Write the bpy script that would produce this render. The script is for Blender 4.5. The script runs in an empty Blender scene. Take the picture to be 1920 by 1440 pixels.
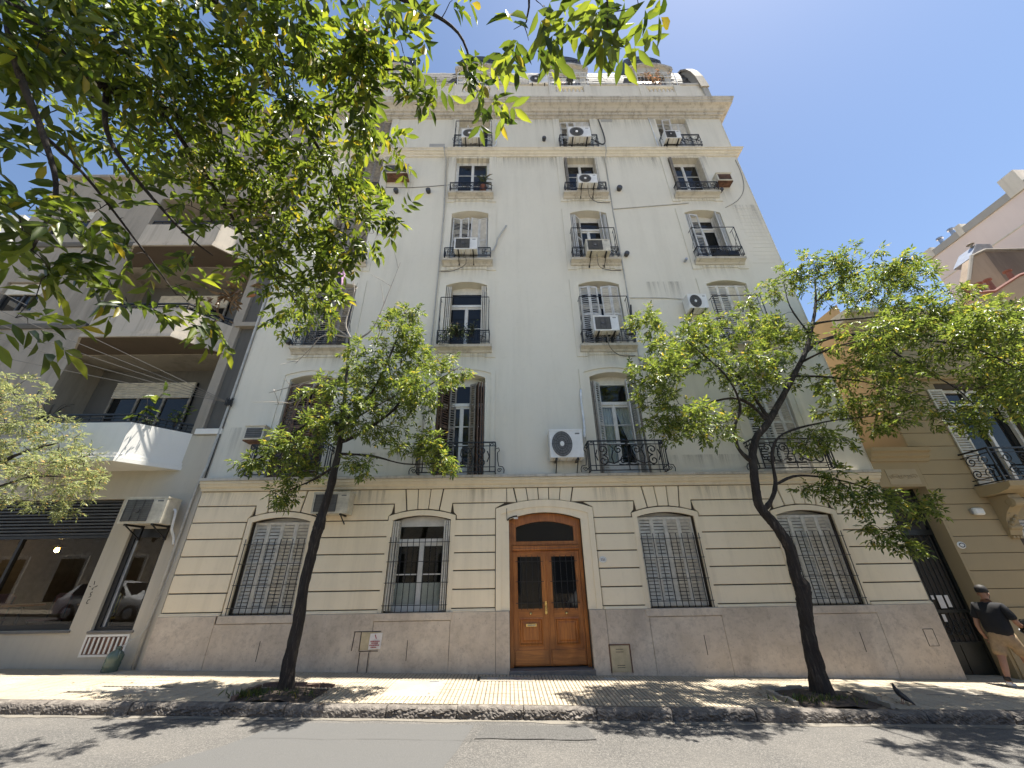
import bpy, math, random
import numpy as np
from mathutils import Vector, Matrix

# ------------------------------------------------------------------ camera, sky, sun, exposure
SC = bpy.context.scene
COL = SC.collection
rng = random.Random(7)
nrg = np.random.default_rng(11)
PI = math.pi
R = math.radians

cam_d = bpy.data.cameras.new('camera')
cam_d.sensor_width = 36.0
cam_d.lens = 36.0 * 721.0 / 1920.0
cam_d.clip_start = 0.05
cam_d.clip_end = 3000
cam = bpy.data.objects.new('camera', cam_d)
COL.objects.link(cam)
SC.camera = cam
_yaw, _pitch, _roll = -0.01442, 0.46481, -0.01636
_f0 = Vector((-math.sin(_yaw), math.cos(_yaw), 0)); _r0 = Vector((math.cos(_yaw), math.sin(_yaw), 0)); _u0 = Vector((0, 0, 1))
_f = _f0 * math.cos(_pitch) + _u0 * math.sin(_pitch)
_u = -_f0 * math.sin(_pitch) + _u0 * math.cos(_pitch)
_r = _r0 * math.cos(_roll) + _u * math.sin(_roll)
_u = -_r0 * math.sin(_roll) + _u * math.cos(_roll)
_m = Matrix((( _r.x, _u.x, -_f.x), (_r.y, _u.y, -_f.y), (_r.z, _u.z, -_f.z))).to_4x4()
_m.translation = Vector((0, -9.3, 1.7))
cam.matrix_world = _m

SUN_EL, SUN_AZ = R(73.5), R(90.0)      # sun high to the right, in the plane of the facade
w = bpy.data.worlds.new('World'); SC.world = w; w.use_nodes = True
nt = w.node_tree; nt.nodes.clear()
sky = nt.nodes.new('ShaderNodeTexSky'); sky.sky_type = 'NISHITA'; sky.sun_disc = False
sky.sun_elevation = SUN_EL; sky.sun_rotation = SUN_AZ
sky.air_density = 1.0; sky.dust_density = 0.4; sky.ozone_density = 1.6; sky.altitude = 20
bg = nt.nodes.new('ShaderNodeBackground'); bg.inputs[1].default_value = 0.0695
ow = nt.nodes.new('ShaderNodeOutputWorld')
nt.links.new(sky.outputs[0], bg.inputs[0]); nt.links.new(bg.outputs[0], ow.inputs[0])

sun_d = bpy.data.lights.new('sun', 'SUN'); sun_d.energy = 5.0; sun_d.angle = R(0.53); sun_d.color = (1.0, 0.95, 0.86)
sun = bpy.data.objects.new('sun', sun_d); COL.objects.link(sun)
_s = Vector((math.sin(SUN_AZ) * math.cos(SUN_EL), 0.0006, math.sin(SUN_EL)))
sun.rotation_euler = _s.to_track_quat('Z', 'Y').to_euler()
sun.location = (20, 0, 40)

SC.view_settings.view_transform = 'Standard'; SC.view_settings.look = 'None'
SC.view_settings.exposure = 1.5; SC.view_settings.gamma = 1.0
SC.render.engine = 'CYCLES'
SC.cycles.use_denoising = True
SC.cycles.max_bounces = 7; SC.cycles.diffuse_bounces = 4; SC.cycles.transparent_max_bounces = 10
SC.cycles.caustics_reflective = False; SC.cycles.caustics_refractive = False
SC.cycles.sample_clamp_indirect = 6.0

SLOPE = 0.0249                          # the street falls to the right
def gz(x): return -SLOPE * x

# ------------------------------------------------------------------ helpers
class MB:
    def __init__(s): s.v = []; s.f = []
    def quad(s, a, b, c, d):
        n = len(s.v); s.v += [a, b, c, d]; s.f.append((n, n+1, n+2, n+3))
    def poly(s, pts):
        n = len(s.v); s.v += list(pts); s.f.append(tuple(range(n, n+len(pts))))
    def box(s, x0, x1, y0, y1, z0, z1):
        n = len(s.v)
        s.v += [(x0,y0,z0),(x1,y0,z0),(x1,y1,z0),(x0,y1,z0),(x0,y0,z1),(x1,y0,z1),(x1,y1,z1),(x0,y1,z1)]
        s.f += [(n,n+3,n+2,n+1),(n+4,n+5,n+6,n+7),(n,n+1,n+5,n+4),(n+1,n+2,n+6,n+5),(n+2,n+3,n+7,n+6),(n+3,n,n+4,n+7)]
        return s
    def prism(s, pts, y0, y1):          # polygon in (x, z), counter-clockwise seen from -y, pushed along y
        k = len(pts); n = len(s.v)
        s.v += [(x, y0, z) for x, z in pts] + [(x, y1, z) for x, z in pts]
        s.f.append(tuple(range(n, n+k))); s.f.append(tuple(range(n+2*k-1, n+k-1, -1)))
        for i in range(k):
            j = (i+1) % k; s.f.append((n+i, n+k+i, n+k+j, n+j))
        return s
    def profx(s, pts, x0, x1):          # polygon in (y, z) pushed along x
        k = len(pts); n = len(s.v)
        s.v += [(x0, y, z) for y, z in pts] + [(x1, y, z) for y, z in pts]
        s.f.append(tuple(range(n, n+k))); s.f.append(tuple(range(n+2*k-1, n+k-1, -1)))
        for i in range(k):
            j = (i+1) % k; s.f.append((n+i, n+k+i, n+k+j, n+j))
        return s
    def band(s, inner, outer, yf, yb):  # raised flat band between two open polylines in (x, z)
        for i in range(len(inner)-1):
            a, b, c, d = inner[i], inner[i+1], outer[i+1], outer[i]
            s.quad((a[0],yf,a[1]),(b[0],yf,b[1]),(c[0],yf,c[1]),(d[0],yf,d[1]))
            s.quad((d[0],yf,d[1]),(c[0],yf,c[1]),(c[0],yb,c[1]),(d[0],yb,d[1]))
            s.quad((b[0],yf,b[1]),(a[0],yf,a[1]),(a[0],yb,a[1]),(b[0],yb,b[1]))
        for a, d in ((inner[0], outer[0]), (inner[-1], outer[-1])):
            s.quad((a[0],yf,a[1]),(d[0],yf,d[1]),(d[0],yb,d[1]),(a[0],yb,a[1]))
        return s
    def tube(s, path, r, n=6, cap=True, rot=0.0):
        P = [Vector(p) for p in path]; k = len(P)
        if k < 2: return s
        rr = r if hasattr(r, '__len__') else [r]*k
        base = len(s.v); up = None
        for i in range(k):
            t = (P[min(i+1, k-1)] - P[max(i-1, 0)])
            if t.length < 1e-9: t = Vector((0, 0, 1))
            t.normalize()
            if up is None:
                up = Vector((0, 0, 1)) if abs(t.z) < 0.9 else Vector((1, 0, 0))
            a = t.cross(up)
            if a.length < 1e-6: a = t.cross(Vector((0, 1, 0)))
            a.normalize(); b = a.cross(t).normalized(); up = b
            for j in range(n):
                q = 2*PI*j/n + rot
                p = P[i] + (a*math.cos(q) + b*math.sin(q))*rr[i]
                s.v.append((p.x, p.y, p.z))
        for i in range(k-1):
            for j in range(n):
                j2 = (j+1) % n
                s.f.append((base+i*n+j, base+i*n+j2, base+(i+1)*n+j2, base+(i+1)*n+j))
        if cap:
            s.f.append(tuple(base+j for j in range(n-1, -1, -1))); s.f.append(tuple(base+(k-1)*n+j for j in range(n)))
        return s
    def bar(s, a, b, r): return s.tube([a, b], r*1.3, 4, True, PI/4)
    def lathe(s, prof, c=(0,0,0), n=20, axis='z'):   # profile [(r, h)]
        base = len(s.v)
        for r_, h in prof:
            for j in range(n):
                q = 2*PI*j/n
                if axis == 'z': p = (c[0]+r_*math.cos(q), c[1]+r_*math.sin(q), c[2]+h)
                elif axis == 'y': p = (c[0]+r_*math.cos(q), c[1]+h, c[2]+r_*math.sin(q))
                else: p = (c[0]+h, c[1]+r_*math.cos(q), c[2]+r_*math.sin(q))
                s.v.append(p)
        for i in range(len(prof)-1):
            for j in range(n):
                j2 = (j+1) % n
                s.f.append((base+i*n+j, base+i*n+j2, base+(i+1)*n+j2, base+(i+1)*n+j))
        s.f.append(tuple(base+j for j in range(n-1, -1, -1))); s.f.append(tuple(base+(len(prof)-1)*n+j for j in range(n)))
        return s
    def mesh(s, name, mat, smooth=False):
        me = bpy.data.meshes.new(name); me.from_pydata(s.v, [], s.f); me.update()
        if mat: me.materials.append(mat)
        if smooth: me.polygons.foreach_set('use_smooth', [True]*len(me.polygons))
        return me
    def build(s, name, mat, parent=None, smooth=False, bevel=0.0):
        o = bpy.data.objects.new(name, s.mesh(name, mat, smooth))
        link(o, parent)
        if bevel:
            b = o.modifiers.new('bevel', 'BEVEL'); b.width = bevel; b.segments = 1; b.limit_method = 'ANGLE'; b.angle_limit = R(40)
        return o

def wloc(p):                             # only roots carry a location; meshes under them are in world space
    return Vector(p.location) if p.type == 'EMPTY' else Vector((0, 0, 0))
def link(o, parent=None):
    COL.objects.link(o)
    if parent is not None:
        o.parent = parent
        o.matrix_parent_inverse = Matrix.Translation(-wloc(parent))
    return o
def tag(o, label=None, cat=None, group=None, kind=None):
    if label: o['label'] = label
    if cat: o['category'] = cat
    if group: o['group'] = group
    if kind: o['kind'] = kind
    return o
def thing(name, label, cat, loc=(0,0,0), group=None):
    o = bpy.data.objects.new(name, None); o.empty_display_size = 0.2
    COL.objects.link(o); o.location = loc
    return tag(o, label, cat, group)
def inst(name, me, loc, parent=None, rz=0.0, scale=None, rot=None):
    o = bpy.data.objects.new(name, me); link(o, parent)
    o.location = loc
    o.rotation_euler = rot if rot else (0, 0, rz)
    if scale: o.scale = scale
    return o
def arc(xl, xr, zs, zc, n=12):           # segmental arch from left spring over the crown to the right spring
    if abs(zc-zs) < 1e-4: return [(xl, zs), (xr, zs)]
    h = zc-zs; c = (xr-xl)/2; rad = (c*c+h*h)/(2*h); cx = (xl+xr)/2; cz = zc-rad
    out = []
    for i in range(n+1):
        x = xl+(xr-xl)*i/n; out.append((x, cz+math.sqrt(max(rad*rad-(x-cx)**2, 0))))
    return out
def spiral(cx, cz, r, turns=1.4, a0=0.0, d=1, n=18, rin=0.15):
    return [(cx+r*(1-(1-rin)*i/n)*math.cos(a0+d*2*PI*turns*i/n), cz+r*(1-(1-rin)*i/n)*math.sin(a0+d*2*PI*turns*i/n)) for i in range(n+1)]
def smooth_path(pts, sub=4):
    P = [Vector(p[:3]) for p in pts]; rr = [p[3] if len(p) > 3 else 0 for p in pts]; out = []; ro = []
    for i in range(len(P)-1):
        p0 = P[max(i-1, 0)]; p1 = P[i]; p2 = P[i+1]; p3 = P[min(i+2, len(P)-1)]
        for k in range(sub):
            t = k/sub
            q = 0.5*((2*p1)+(-p0+p2)*t+(2*p0-5*p1+4*p2-p3)*t*t+(-p0+3*p1-3*p2+p3)*t**3)
            out.append(q); ro.append(rr[i]*(1-t)+rr[i+1]*t)
    out.append(P[-1]); ro.append(rr[-1])
    return out, ro

# ------------------------------------------------------------------ materials
def _new(name):
    m = bpy.data.materials.new(name); m.use_nodes = True
    n = m.node_tree; b = n.nodes['Principled BSDF']
    return m, n, b
def _noise(n, co, scale, detail=6, rough=0.6, dist=0.0):
    t = n.nodes.new('ShaderNodeTexNoise'); t.inputs['Scale'].default_value = scale; t.inputs['Detail'].default_value = detail
    t.inputs['Roughness'].default_value = rough; t.inputs['Distortion'].default_value = dist
    n.links.new(co, t.inputs['Vector']); return t.outputs['Fac']
def _ramp(n, fac, stops):
    r = n.nodes.new('ShaderNodeValToRGB'); e = r.color_ramp.elements
    e[0].position, e[0].color = stops[0][0], (*stops[0][1], 1) if len(stops[0][1]) == 3 else stops[0][1]
    e[1].position, e[1].color = stops[-1][0], (*stops[-1][1], 1)
    for p, c in stops[1:-1]:
        x = e.new(p); x.color = (*c, 1)
    n.links.new(fac, r.inputs[0]); return r.outputs[0]
def _mix(n, fac, a, b, mode='MIX'):
    m = n.nodes.new('ShaderNodeMix'); m.data_type = 'RGBA'; m.blend_type = mode
    if isinstance(fac, float): m.inputs[0].default_value = fac
    else: n.links.new(fac, m.inputs[0])
    for s_, i in ((a, 6), (b, 7)):
        if isinstance(s_, tuple): m.inputs[i].default_value = (*s_, 1)
        else: n.links.new(s_, m.inputs[i])
    return m.outputs[2]
def _map(n, co, scale):
    m = n.nodes.new('ShaderNodeMapping'); m.inputs['Scale'].default_value = scale
    n.links.new(co, m.inputs[0]); return m.outputs[0]
def _coord(n, kind='Object'):
    return n.nodes.new('ShaderNodeTexCoord').outputs[kind]
def _bump(n, b, h, strength=0.3, dist=0.01):
    k = n.nodes.new('ShaderNodeBump'); k.inputs['Strength'].default_value = strength; k.inputs['Distance'].default_value = dist
    n.links.new(h, k.inputs['Height']); n.links.new(k.outputs[0], b.inputs['Normal'])
def g3(*p): return (0,0,0), (1,1,1)
BLK, WHT = (0.0, 0.0, 0.0), (1.0, 1.0, 1.0)

def plaster(name, c, dirt, amount=0.5, streak=0.4, rough=0.85, bump=0.25, big=0.5, fine=40.0, sx=3.0):
    m, n, b = _new(name); co = _coord(n)
    f1 = _ramp(n, _noise(n, co, big, 6, 0.65), [(0.38, BLK), (0.72, WHT)])
    st = _ramp(n, _noise(n, _map(n, co, (sx, sx, 0.16)), 1.0, 6, 0.7), [(0.48, BLK), (0.78, WHT)])
    sp = _ramp(n, _noise(n, co, 7.0, 8, 0.7), [(0.55, BLK), (0.8, WHT)])
    light = tuple(min(1, x*1.08) for x in c)
    col = _mix(n, f1, c, light)
    def mul(f, k):
        x = n.nodes.new('ShaderNodeMath'); x.operation = 'MULTIPLY'; n.links.new(f, x.inputs[0]); x.inputs[1].default_value = k; return x.outputs[0]
    col = _mix(n, mul(st, streak), col, dirt)
    col = _mix(n, mul(sp, amount*0.5), col, dirt)
    n.links.new(col, b.inputs['Base Color']); b.inputs['Roughness'].default_value = rough
    b.inputs['Specular IOR Level'].default_value = 0.25
    if bump: _bump(n, b, _noise(n, co, fine, 6, 0.6), bump, 0.006)
    return m
def simple(name, c, rough=0.5, metal=0.0, var=0.12, scale=6.0, bump=0.0, spec=0.5):
    m, n, b = _new(name); co = _coord(n)
    f = _noise(n, co, scale, 5, 0.65)
    d = tuple(x*(1-var*1.6) for x in c); l = tuple(min(1, x*(1+var)) for x in c)
    n.links.new(_ramp(n, f, [(0.35, d), (0.7, l)]), b.inputs['Base Color'])
    b.inputs['Roughness'].default_value = rough; b.inputs['Metallic'].default_value = metal; b.inputs['Specular IOR Level'].default_value = spec
    if bump: _bump(n, b, _noise(n, co, scale*6, 5, 0.6), bump, 0.004)
    return m
M = {}
M['wall'] = plaster('painted_plaster_grey', (0.665, 0.63, 0.535), (0.41, 0.38, 0.31), 0.45, 0.3, sx=1.6, big=0.35)
M['trim'] = plaster('painted_plaster_trim', (0.66, 0.62, 0.53), (0.30, 0.27, 0.22), 0.6, 0.4)
M['cream'] = plaster('cream_stucco', (0.86, 0.74, 0.54), (0.50, 0.41, 0.28), 0.5, 0.35, big=0.7)
M['joint'] = plaster('dirty_joint', (0.085, 0.068, 0.05), (0.045, 0.038, 0.03), 0.5, 0.2)
M['cornice'] = plaster('weathered_cornice', (0.50, 0.47, 0.41), (0.12, 0.10, 0.08), 0.7, 0.75, sx=5.0)
M['corn_cream'] = plaster('cornice_cream', (0.68, 0.60, 0.45), (0.30, 0.25, 0.18), 0.5, 0.3)
M['soot'] = plaster('soot_stained_plaster', (0.24, 0.22, 0.19), (0.06, 0.055, 0.05), 0.8, 0.6)
M['greywall'] = plaster('grey_render', (0.32, 0.285, 0.235), (0.13, 0.115, 0.095), 0.7, 0.85, sx=1.3, big=0.6)
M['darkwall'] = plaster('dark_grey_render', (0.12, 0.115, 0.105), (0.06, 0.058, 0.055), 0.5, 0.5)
M['whitewall'] = plaster('white_paint_wall', (0.72, 0.70, 0.65), (0.45, 0.42, 0.37), 0.4, 0.25)
M['shopwall'] = plaster('pale_shop_wall', (0.50, 0.455, 0.375), (0.30, 0.265, 0.21), 0.5, 0.35)
M['beige'] = plaster('beige_stucco', (0.37, 0.29, 0.17), (0.27, 0.21, 0.125), 0.25, 0.2)
M['orange'] = plaster('orange_wall', (0.37, 0.265, 0.155), (0.27, 0.195, 0.115), 0.3, 0.3)
M['pink'] = plaster('pink_wall', (0.74, 0.64, 0.59), (0.6, 0.52, 0.48), 0.2, 0.2)
M['brown'] = plaster('stained_brown_wall', (0.34, 0.265, 0.195), (0.12, 0.09, 0.07), 0.7, 0.75, sx=1.0)
M['soffit'] = plaster('dark_brown_soffit', (0.12, 0.092, 0.07), (0.06, 0.048, 0.04), 0.6, 0.3)  # mottled dark brown for the balcony undersides
M['carved'] = plaster('carved_stone', (0.42, 0.34, 0.22), (0.26, 0.2, 0.13), 0.4, 0.3)
M['balc'] = plaster('stained_balcony_render', (0.46, 0.41, 0.34), (0.17, 0.15, 0.125), 0.6, 0.7, sx=4.0)
M['brown_dark'] = plaster('soot_brown_wall', (0.19, 0.15, 0.12), (0.06, 0.05, 0.045), 0.7, 0.7, sx=1.0)
M['patch'] = plaster('cement_patch', (0.38, 0.37, 0.34), (0.25, 0.24, 0.22), 0.5, 0.3)
M['terracotta'] = simple('terracotta', (0.20, 0.075, 0.055), 0.8)
M['iron'] = simple('black_iron', (0.010, 0.010, 0.012), 0.45, 0.0, 0.2)
M['steel'] = simple('grey_steel', (0.42, 0.44, 0.47), 0.4, 0.7)
M['zinc'] = simple('zinc_sheet', (0.05, 0.056, 0.06), 0.5, 0.0)
M['slate'] = simple('roof_slate', (0.13, 0.12, 0.108), 0.8, 0.0, 0.45, 3.0, 0.3, 0.3)
M['win_white'] = simple('white_window_paint', (0.68, 0.67, 0.63), 0.45, 0, 0.08)
M['shut_grey'] = simple('grey_shutter_paint', (0.55, 0.545, 0.52), 0.55, 0, 0.12)
M['shut_pale'] = simple('pale_shutter_paint', (0.64, 0.60, 0.51), 0.55, 0, 0.14)
M['shut_brown'] = simple('worn_brown_shutter', (0.13, 0.075, 0.045), 0.65, 0, 0.4, 9.0)
M['shut_dull'] = simple('dull_taupe_shutter', (0.24, 0.215, 0.18), 0.65, 0, 0.25, 9.0)
M['ac_white'] = simple('white_ac_casing', (0.72, 0.72, 0.70), 0.4, 0, 0.05)
M['ac_beige'] = simple('aged_ac_casing', (0.60, 0.56, 0.46), 0.5, 0, 0.15)
M['ac_dark'] = simple('dark_fan_grille', (0.06, 0.06, 0.062), 0.5, 0, 0.2)
M['ac_grey'] = simple('grey_fan_grille', (0.16, 0.16, 0.155), 0.5, 0, 0.2)
M['rust'] = simple('rusty_metal', (0.16, 0.08, 0.05), 0.8, 0, 0.4)
M['black'] = simple('black_plastic', (0.015, 0.015, 0.016), 0.4)
M['brass'] = simple('brass', (0.75, 0.55, 0.22), 0.25, 1.0, 0.1)
M['pipe_white'] = simple('white_plastic_pipe', (0.70, 0.72, 0.74), 0.4)
M['pipe_grey'] = simple('painted_grey_pipe', (0.45, 0.44, 0.41), 0.6)
M['cable'] = simple('pale_cable', (0.16, 0.15, 0.135), 0.6)
M['cable_dark'] = simple('dark_cable', (0.03, 0.03, 0.03), 0.6)
M['paper'] = simple('white_paper', (0.75, 0.72, 0.68), 0.8, 0, 0.05)
M['red_ink'] = simple('red_ink', (0.42, 0.08, 0.09), 0.8)
M['ink'] = simple('black_ink', (0.02, 0.02, 0.025), 0.7)
M['meter'] = simple('beige_meter_door', (0.50, 0.42, 0.27), 0.5)
M['enamel'] = simple('white_enamel', (0.78, 0.77, 0.72), 0.25, 0, 0.04)
M['curtain'] = simple('white_curtain', (0.70, 0.69, 0.65), 0.9, 0, 0.08)
M['interior'] = simple('dim_interior', (0.07, 0.06, 0.05), 0.9)
M['gate'] = simple('dark_green_gate', (0.012, 0.016, 0.015), 0.4)
M['bark'] = None

def glass_mat(name, clear):
    m, n, b = _new(name)
    if not clear:
        b.inputs['Base Color'].default_value = (0.012, 0.013, 0.014, 1); b.inputs['Roughness'].default_value = 0.03
        b.inputs['Specular IOR Level'].default_value = 0.35
        co = _coord(n); _bump(n, b, _noise(n, co, 1.2, 2, 0.5), 0.06, 0.02)
        return m
    out = n.nodes['Material Output']; n.nodes.remove(b)
    t = n.nodes.new('ShaderNodeBsdfTransparent'); t.inputs[0].default_value = (0.82, 0.85, 0.84, 1)
    g = n.nodes.new('ShaderNodeBsdfGlossy'); g.inputs['Roughness'].default_value = 0.01; g.inputs['Color'].default_value = (0.95, 0.97, 1, 1)
    f = n.nodes.new('ShaderNodeFresnel'); f.inputs[0].default_value = 1.6
    mx = n.nodes.new('ShaderNodeMixShader')
    ge = n.nodes.new('ShaderNodeNewGeometry'); iv = n.nodes.new('ShaderNodeMath'); iv.operation = 'SUBTRACT'; iv.inputs[0].default_value = 1.0; n.links.new(ge.outputs['Backfacing'], iv.inputs[1])
    ml = n.nodes.new('ShaderNodeMath'); ml.operation = 'MULTIPLY'; n.links.new(f.outputs[0], ml.inputs[0]); n.links.new(iv.outputs[0], ml.inputs[1])   # only the outer face mirrors
    n.links.new(ml.outputs[0], mx.inputs[0]); n.links.new(t.outputs[0], mx.inputs[1]); n.links.new(g.outputs[0], mx.inputs[2]); n.links.new(mx.outputs[0], out.inputs[0])
    return m
M['glass'] = glass_mat('dark_window_glass', False)
M['glass_clear'] = glass_mat('clear_window_glass', True)

def marble():
    m, n, b = _new('travertine_plinth'); co = _coord(n)
    f = _noise(n, co, 1.1, 8, 0.7, 0.6); f2 = _noise(n, _map(n, co, (1, 1, 1.0)), 9.0, 8, 0.75); f3 = _noise(n, co, 26.0, 5, 0.7)
    c = _ramp(n, f, [(0.3, (0.48, 0.40, 0.305)), (0.5, (0.58, 0.49, 0.39)), (0.72, (0.68, 0.59, 0.475))])
    c = _mix(n, _ramp(n, f2, [(0.48, BLK), (0.74, WHT)]), c, (0.36, 0.30, 0.245))
    c = _mix(n, _ramp(n, _noise(n, _map(n, co, (1.2, 1.2, 0.5)), 1.0, 7, 0.7), [(0.5, BLK), (0.85, WHT)]), c, (0.30, 0.25, 0.205))
    c = _mix(n, _ramp(n, f3, [(0.62, BLK), (0.74, WHT)]), c, (0.20, 0.165, 0.14))
    n.links.new(c, b.inputs['Base Color']); b.inputs['Roughness'].default_value = 0.55
    _bump(n, b, f3, 0.15, 0.004); return m
M['marble'] = marble()
def wood(name, c1, c2, horiz=False):
    m, n, b = _new(name); co = _coord(n)
    s = (1.6, 10, 26) if horiz else (26, 10, 1.6)
    f = _noise(n, _map(n, co, s), 1.0, 7, 0.65, 0.8)
    f2 = _noise(n, co, 2.3, 4, 0.5)
    c = _ramp(n, f, [(0.28, c1), (0.72, c2)])
    c = _mix(n, _ramp(n, f2, [(0.45, BLK), (0.85, WHT)]), c, tuple(x*0.6 for x in c1))
    n.links.new(c, b.inputs['Base Color']); b.inputs['Roughness'].default_value = 0.33
    _bump(n, b, f, 0.12, 0.003); return m
M['wood'] = wood('varnished_oak', (0.235, 0.074, 0.016), (0.56, 0.208, 0.046))
M['wood_h'] = wood('varnished_oak_cross', (0.235, 0.074, 0.016), (0.56, 0.208, 0.046), True)
def bark():
    m, n, b = _new('ash_bark'); co = _coord(n)
    f = _noise(n, _map(n, co, (22, 22, 3.0)), 1.0, 8, 0.7, 0.4); f2 = _noise(n, co, 3.0, 5, 0.6)
    c = _ramp(n, f, [(0.32, (0.010, 0.0075, 0.006)), (0.55, (0.032, 0.024, 0.019)), (0.72, (0.13, 0.105, 0.085))])
    c = _mix(n, _ramp(n, f2, [(0.55, BLK), (0.8, WHT)]), c, (0.05, 0.045, 0.036))
    n.links.new(c, b.inputs['Base Color']); b.inputs['Roughness'].default_value = 0.9; _bump(n, b, f, 1.0, 0.035); return m
M['bark'] = bark()
M['deadwood'] = simple('bleached_dead_twig', (0.34, 0.30, 0.26), 0.9)
def leaf_mat(name, c1, c2, trans):
    m, n, b = _new(name); out = n.nodes['Material Output']
    a = n.nodes.new('ShaderNodeAttribute'); a.attribute_name = 'tint'
    col = _ramp(n, a.outputs['Fac'], [(0.0, c1), (0.84, c2), (0.93, (c2[0]*1.4, c2[1]*1.25, c2[2])), (1.0, (c2[0]*2.2, c2[1]*1.35, c2[2]*1.1))])
    n.links.new(col, b.inputs['Base Color']); b.inputs['Roughness'].default_value = 0.42; b.inputs['Specular IOR Level'].default_value = 0.5
    t = n.nodes.new('ShaderNodeBsdfTranslucent'); hs = n.nodes.new('ShaderNodeHueSaturation'); hs.inputs['Value'].default_value = 1.9; hs.inputs['Hue'].default_value = 0.485; hs.inputs['Saturation'].default_value = 1.05
    n.links.new(col, hs.inputs['Color']); n.links.new(hs.outputs[0], t.inputs[0])
    mx = n.nodes.new('ShaderNodeMixShader'); mx.inputs[0].default_value = trans
    n.links.new(b.outputs[0], mx.inputs[1]); n.links.new(t.outputs[0], mx.inputs[2]); n.links.new(mx.outputs[0], out.inputs[0])
    return m
M['leaf'] = leaf_mat('ash_leaf', (0.034, 0.062, 0.010), (0.155, 0.205, 0.04), 0.42)  # darkest tints lowered to carry the deep shadow between leaves
M['leaf_near'] = leaf_mat('shaded_ash_leaf', (0.026, 0.05, 0.007), (0.125, 0.17, 0.024), 0.46)  # darker copy of the ash leaf, backlit shade put into its colour
M['leaf_pale'] = leaf_mat('pale_leaf', (0.11, 0.145, 0.05), (0.27, 0.30, 0.13), 0.42)
M['flower'] = leaf_mat('cream_flower', (0.35, 0.34, 0.20), (0.55, 0.52, 0.34), 0.4)
M['leaf_dark'] = leaf_mat('dark_houseplant_leaf', (0.03, 0.05, 0.02), (0.07, 0.09, 0.035), 0.3)
M['leaf_dry'] = leaf_mat('dry_leaf', (0.10, 0.06, 0.03), (0.22, 0.15, 0.08), 0.3)
M['grass'] = leaf_mat('pit_grass', (0.04, 0.07, 0.015), (0.11, 0.15, 0.04), 0.3)
def asphalt():
    m, n, b = _new('asphalt'); co = _coord(n)
    v = n.nodes.new('ShaderNodeTexVoronoi'); v.inputs['Scale'].default_value = 95; n.links.new(co, v.inputs['Vector'])
    f = _noise(n, co, 240.0, 3, 0.6); f2 = _noise(n, co, 0.55, 6, 0.65); f3 = _noise(n, co, 30, 5, 0.7)
    c = _ramp(n, v.outputs['Color'], [(0.1, (0.046, 0.044, 0.041)), (0.55, (0.082, 0.078, 0.072)), (0.93, (0.18, 0.168, 0.152))])
    c = _mix(n, _ramp(n, f2, [(0.38, BLK), (0.66, WHT)]), c, _mix(n, 0.45, c, (0.155, 0.142, 0.125)))
    c = _mix(n, _ramp(n, _noise(n, _map(n, co, (0.35, 2.2, 1)), 1.0, 6, 0.65), [(0.52, BLK), (0.8, WHT)]), c, _mix(n, 0.6, c, (0.07, 0.067, 0.063)))
    c = _mix(n, _ramp(n, f3, [(0.6, BLK), (0.8, WHT)]), c, (0.06, 0.058, 0.055))
    n.links.new(c, b.inputs['Base Color']); b.inputs['Roughness'].default_value = 0.9
    _bump(n, b, v.outputs['Distance'], 0.5, 0.004); return m
M['asphalt'] = asphalt()
M['asphalt_patch'] = simple('asphalt_patch', (0.098, 0.094, 0.088), 0.95, 0, 0.35, 60, 0.6)
M['asphalt_smooth'] = simple('smoother_asphalt', (0.102, 0.100, 0.096), 0.9, 0, 0.22, 150, 0.4)
M['crack'] = simple('tar_crack', (0.035, 0.033, 0.03), 0.9)
def tile_mat(name, c, d):
    m, n, b = _new(name); co = _coord(n); oi = n.nodes.new('ShaderNodeObjectInfo')
    geo = n.nodes.new('ShaderNodeNewGeometry')
    f = _noise(n, geo.outputs['Position'], 1.6, 6, 0.65); f2 = _noise(n, geo.outputs['Position'], 45, 5, 0.7); f4 = _noise(n, geo.outputs['Position'], 9, 6, 0.7)
    col = _ramp(n, f, [(0.3, d), (0.65, c)])
    col = _mix(n, _ramp(n, f4, [(0.58, BLK), (0.78, WHT)]), col, tuple(x*0.62 for x in d))
    col = _mix(n, _ramp(n, f2, [(0.5, BLK), (0.8, WHT)]), col, tuple(x*0.75 for x in d))
    n.links.new(col, b.inputs['Base Color']); b.inputs['Roughness'].default_value = 0.8; _bump(n, b, f2, 0.2, 0.003); return m
M['tile'] = tile_mat('vanilla_paving_tile', (0.415, 0.355, 0.265), (0.33, 0.275, 0.20))
M['tile_base'] = tile_mat('tile_joint_grime', (0.17, 0.14, 0.10), (0.11, 0.09, 0.065))
M['cement'] = tile_mat('cement_fill', (0.36, 0.32, 0.26), (0.28, 0.25, 0.20))
def granite():
    m, n, b = _new('granite_kerb'); co = _coord(n)
    f = _noise(n, co, 7, 8, 0.7); f2 = _noise(n, co, 70, 4, 0.7); f3 = _noise(n, co, 22, 6, 0.7)
    c = _ramp(n, f, [(0.3, (0.075, 0.064, 0.055)), (0.5, (0.16, 0.14, 0.12)), (0.7, (0.30, 0.265, 0.225))])
    c = _mix(n, _ramp(n, f2, [(0.5, BLK), (0.75, WHT)]), c, (0.09, 0.08, 0.07))
    n.links.new(c, b.inputs['Base Color']); b.inputs['Roughness'].default_value = 0.85; _bump(n, b, f3, 1.0, 0.03); return m
M['granite'] = granite()
M['gutter'] = tile_mat('gutter_concrete', (0.20, 0.178, 0.145), (0.13, 0.118, 0.10))
M['soil'] = simple('tree_pit_soil', (0.075, 0.055, 0.04), 0.95, 0, 0.4, 18, 0.8)
M['brickred'] = simple('old_brick', (0.17, 0.11, 0.085), 0.85, 0, 0.3, 25, 0.4)
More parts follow.
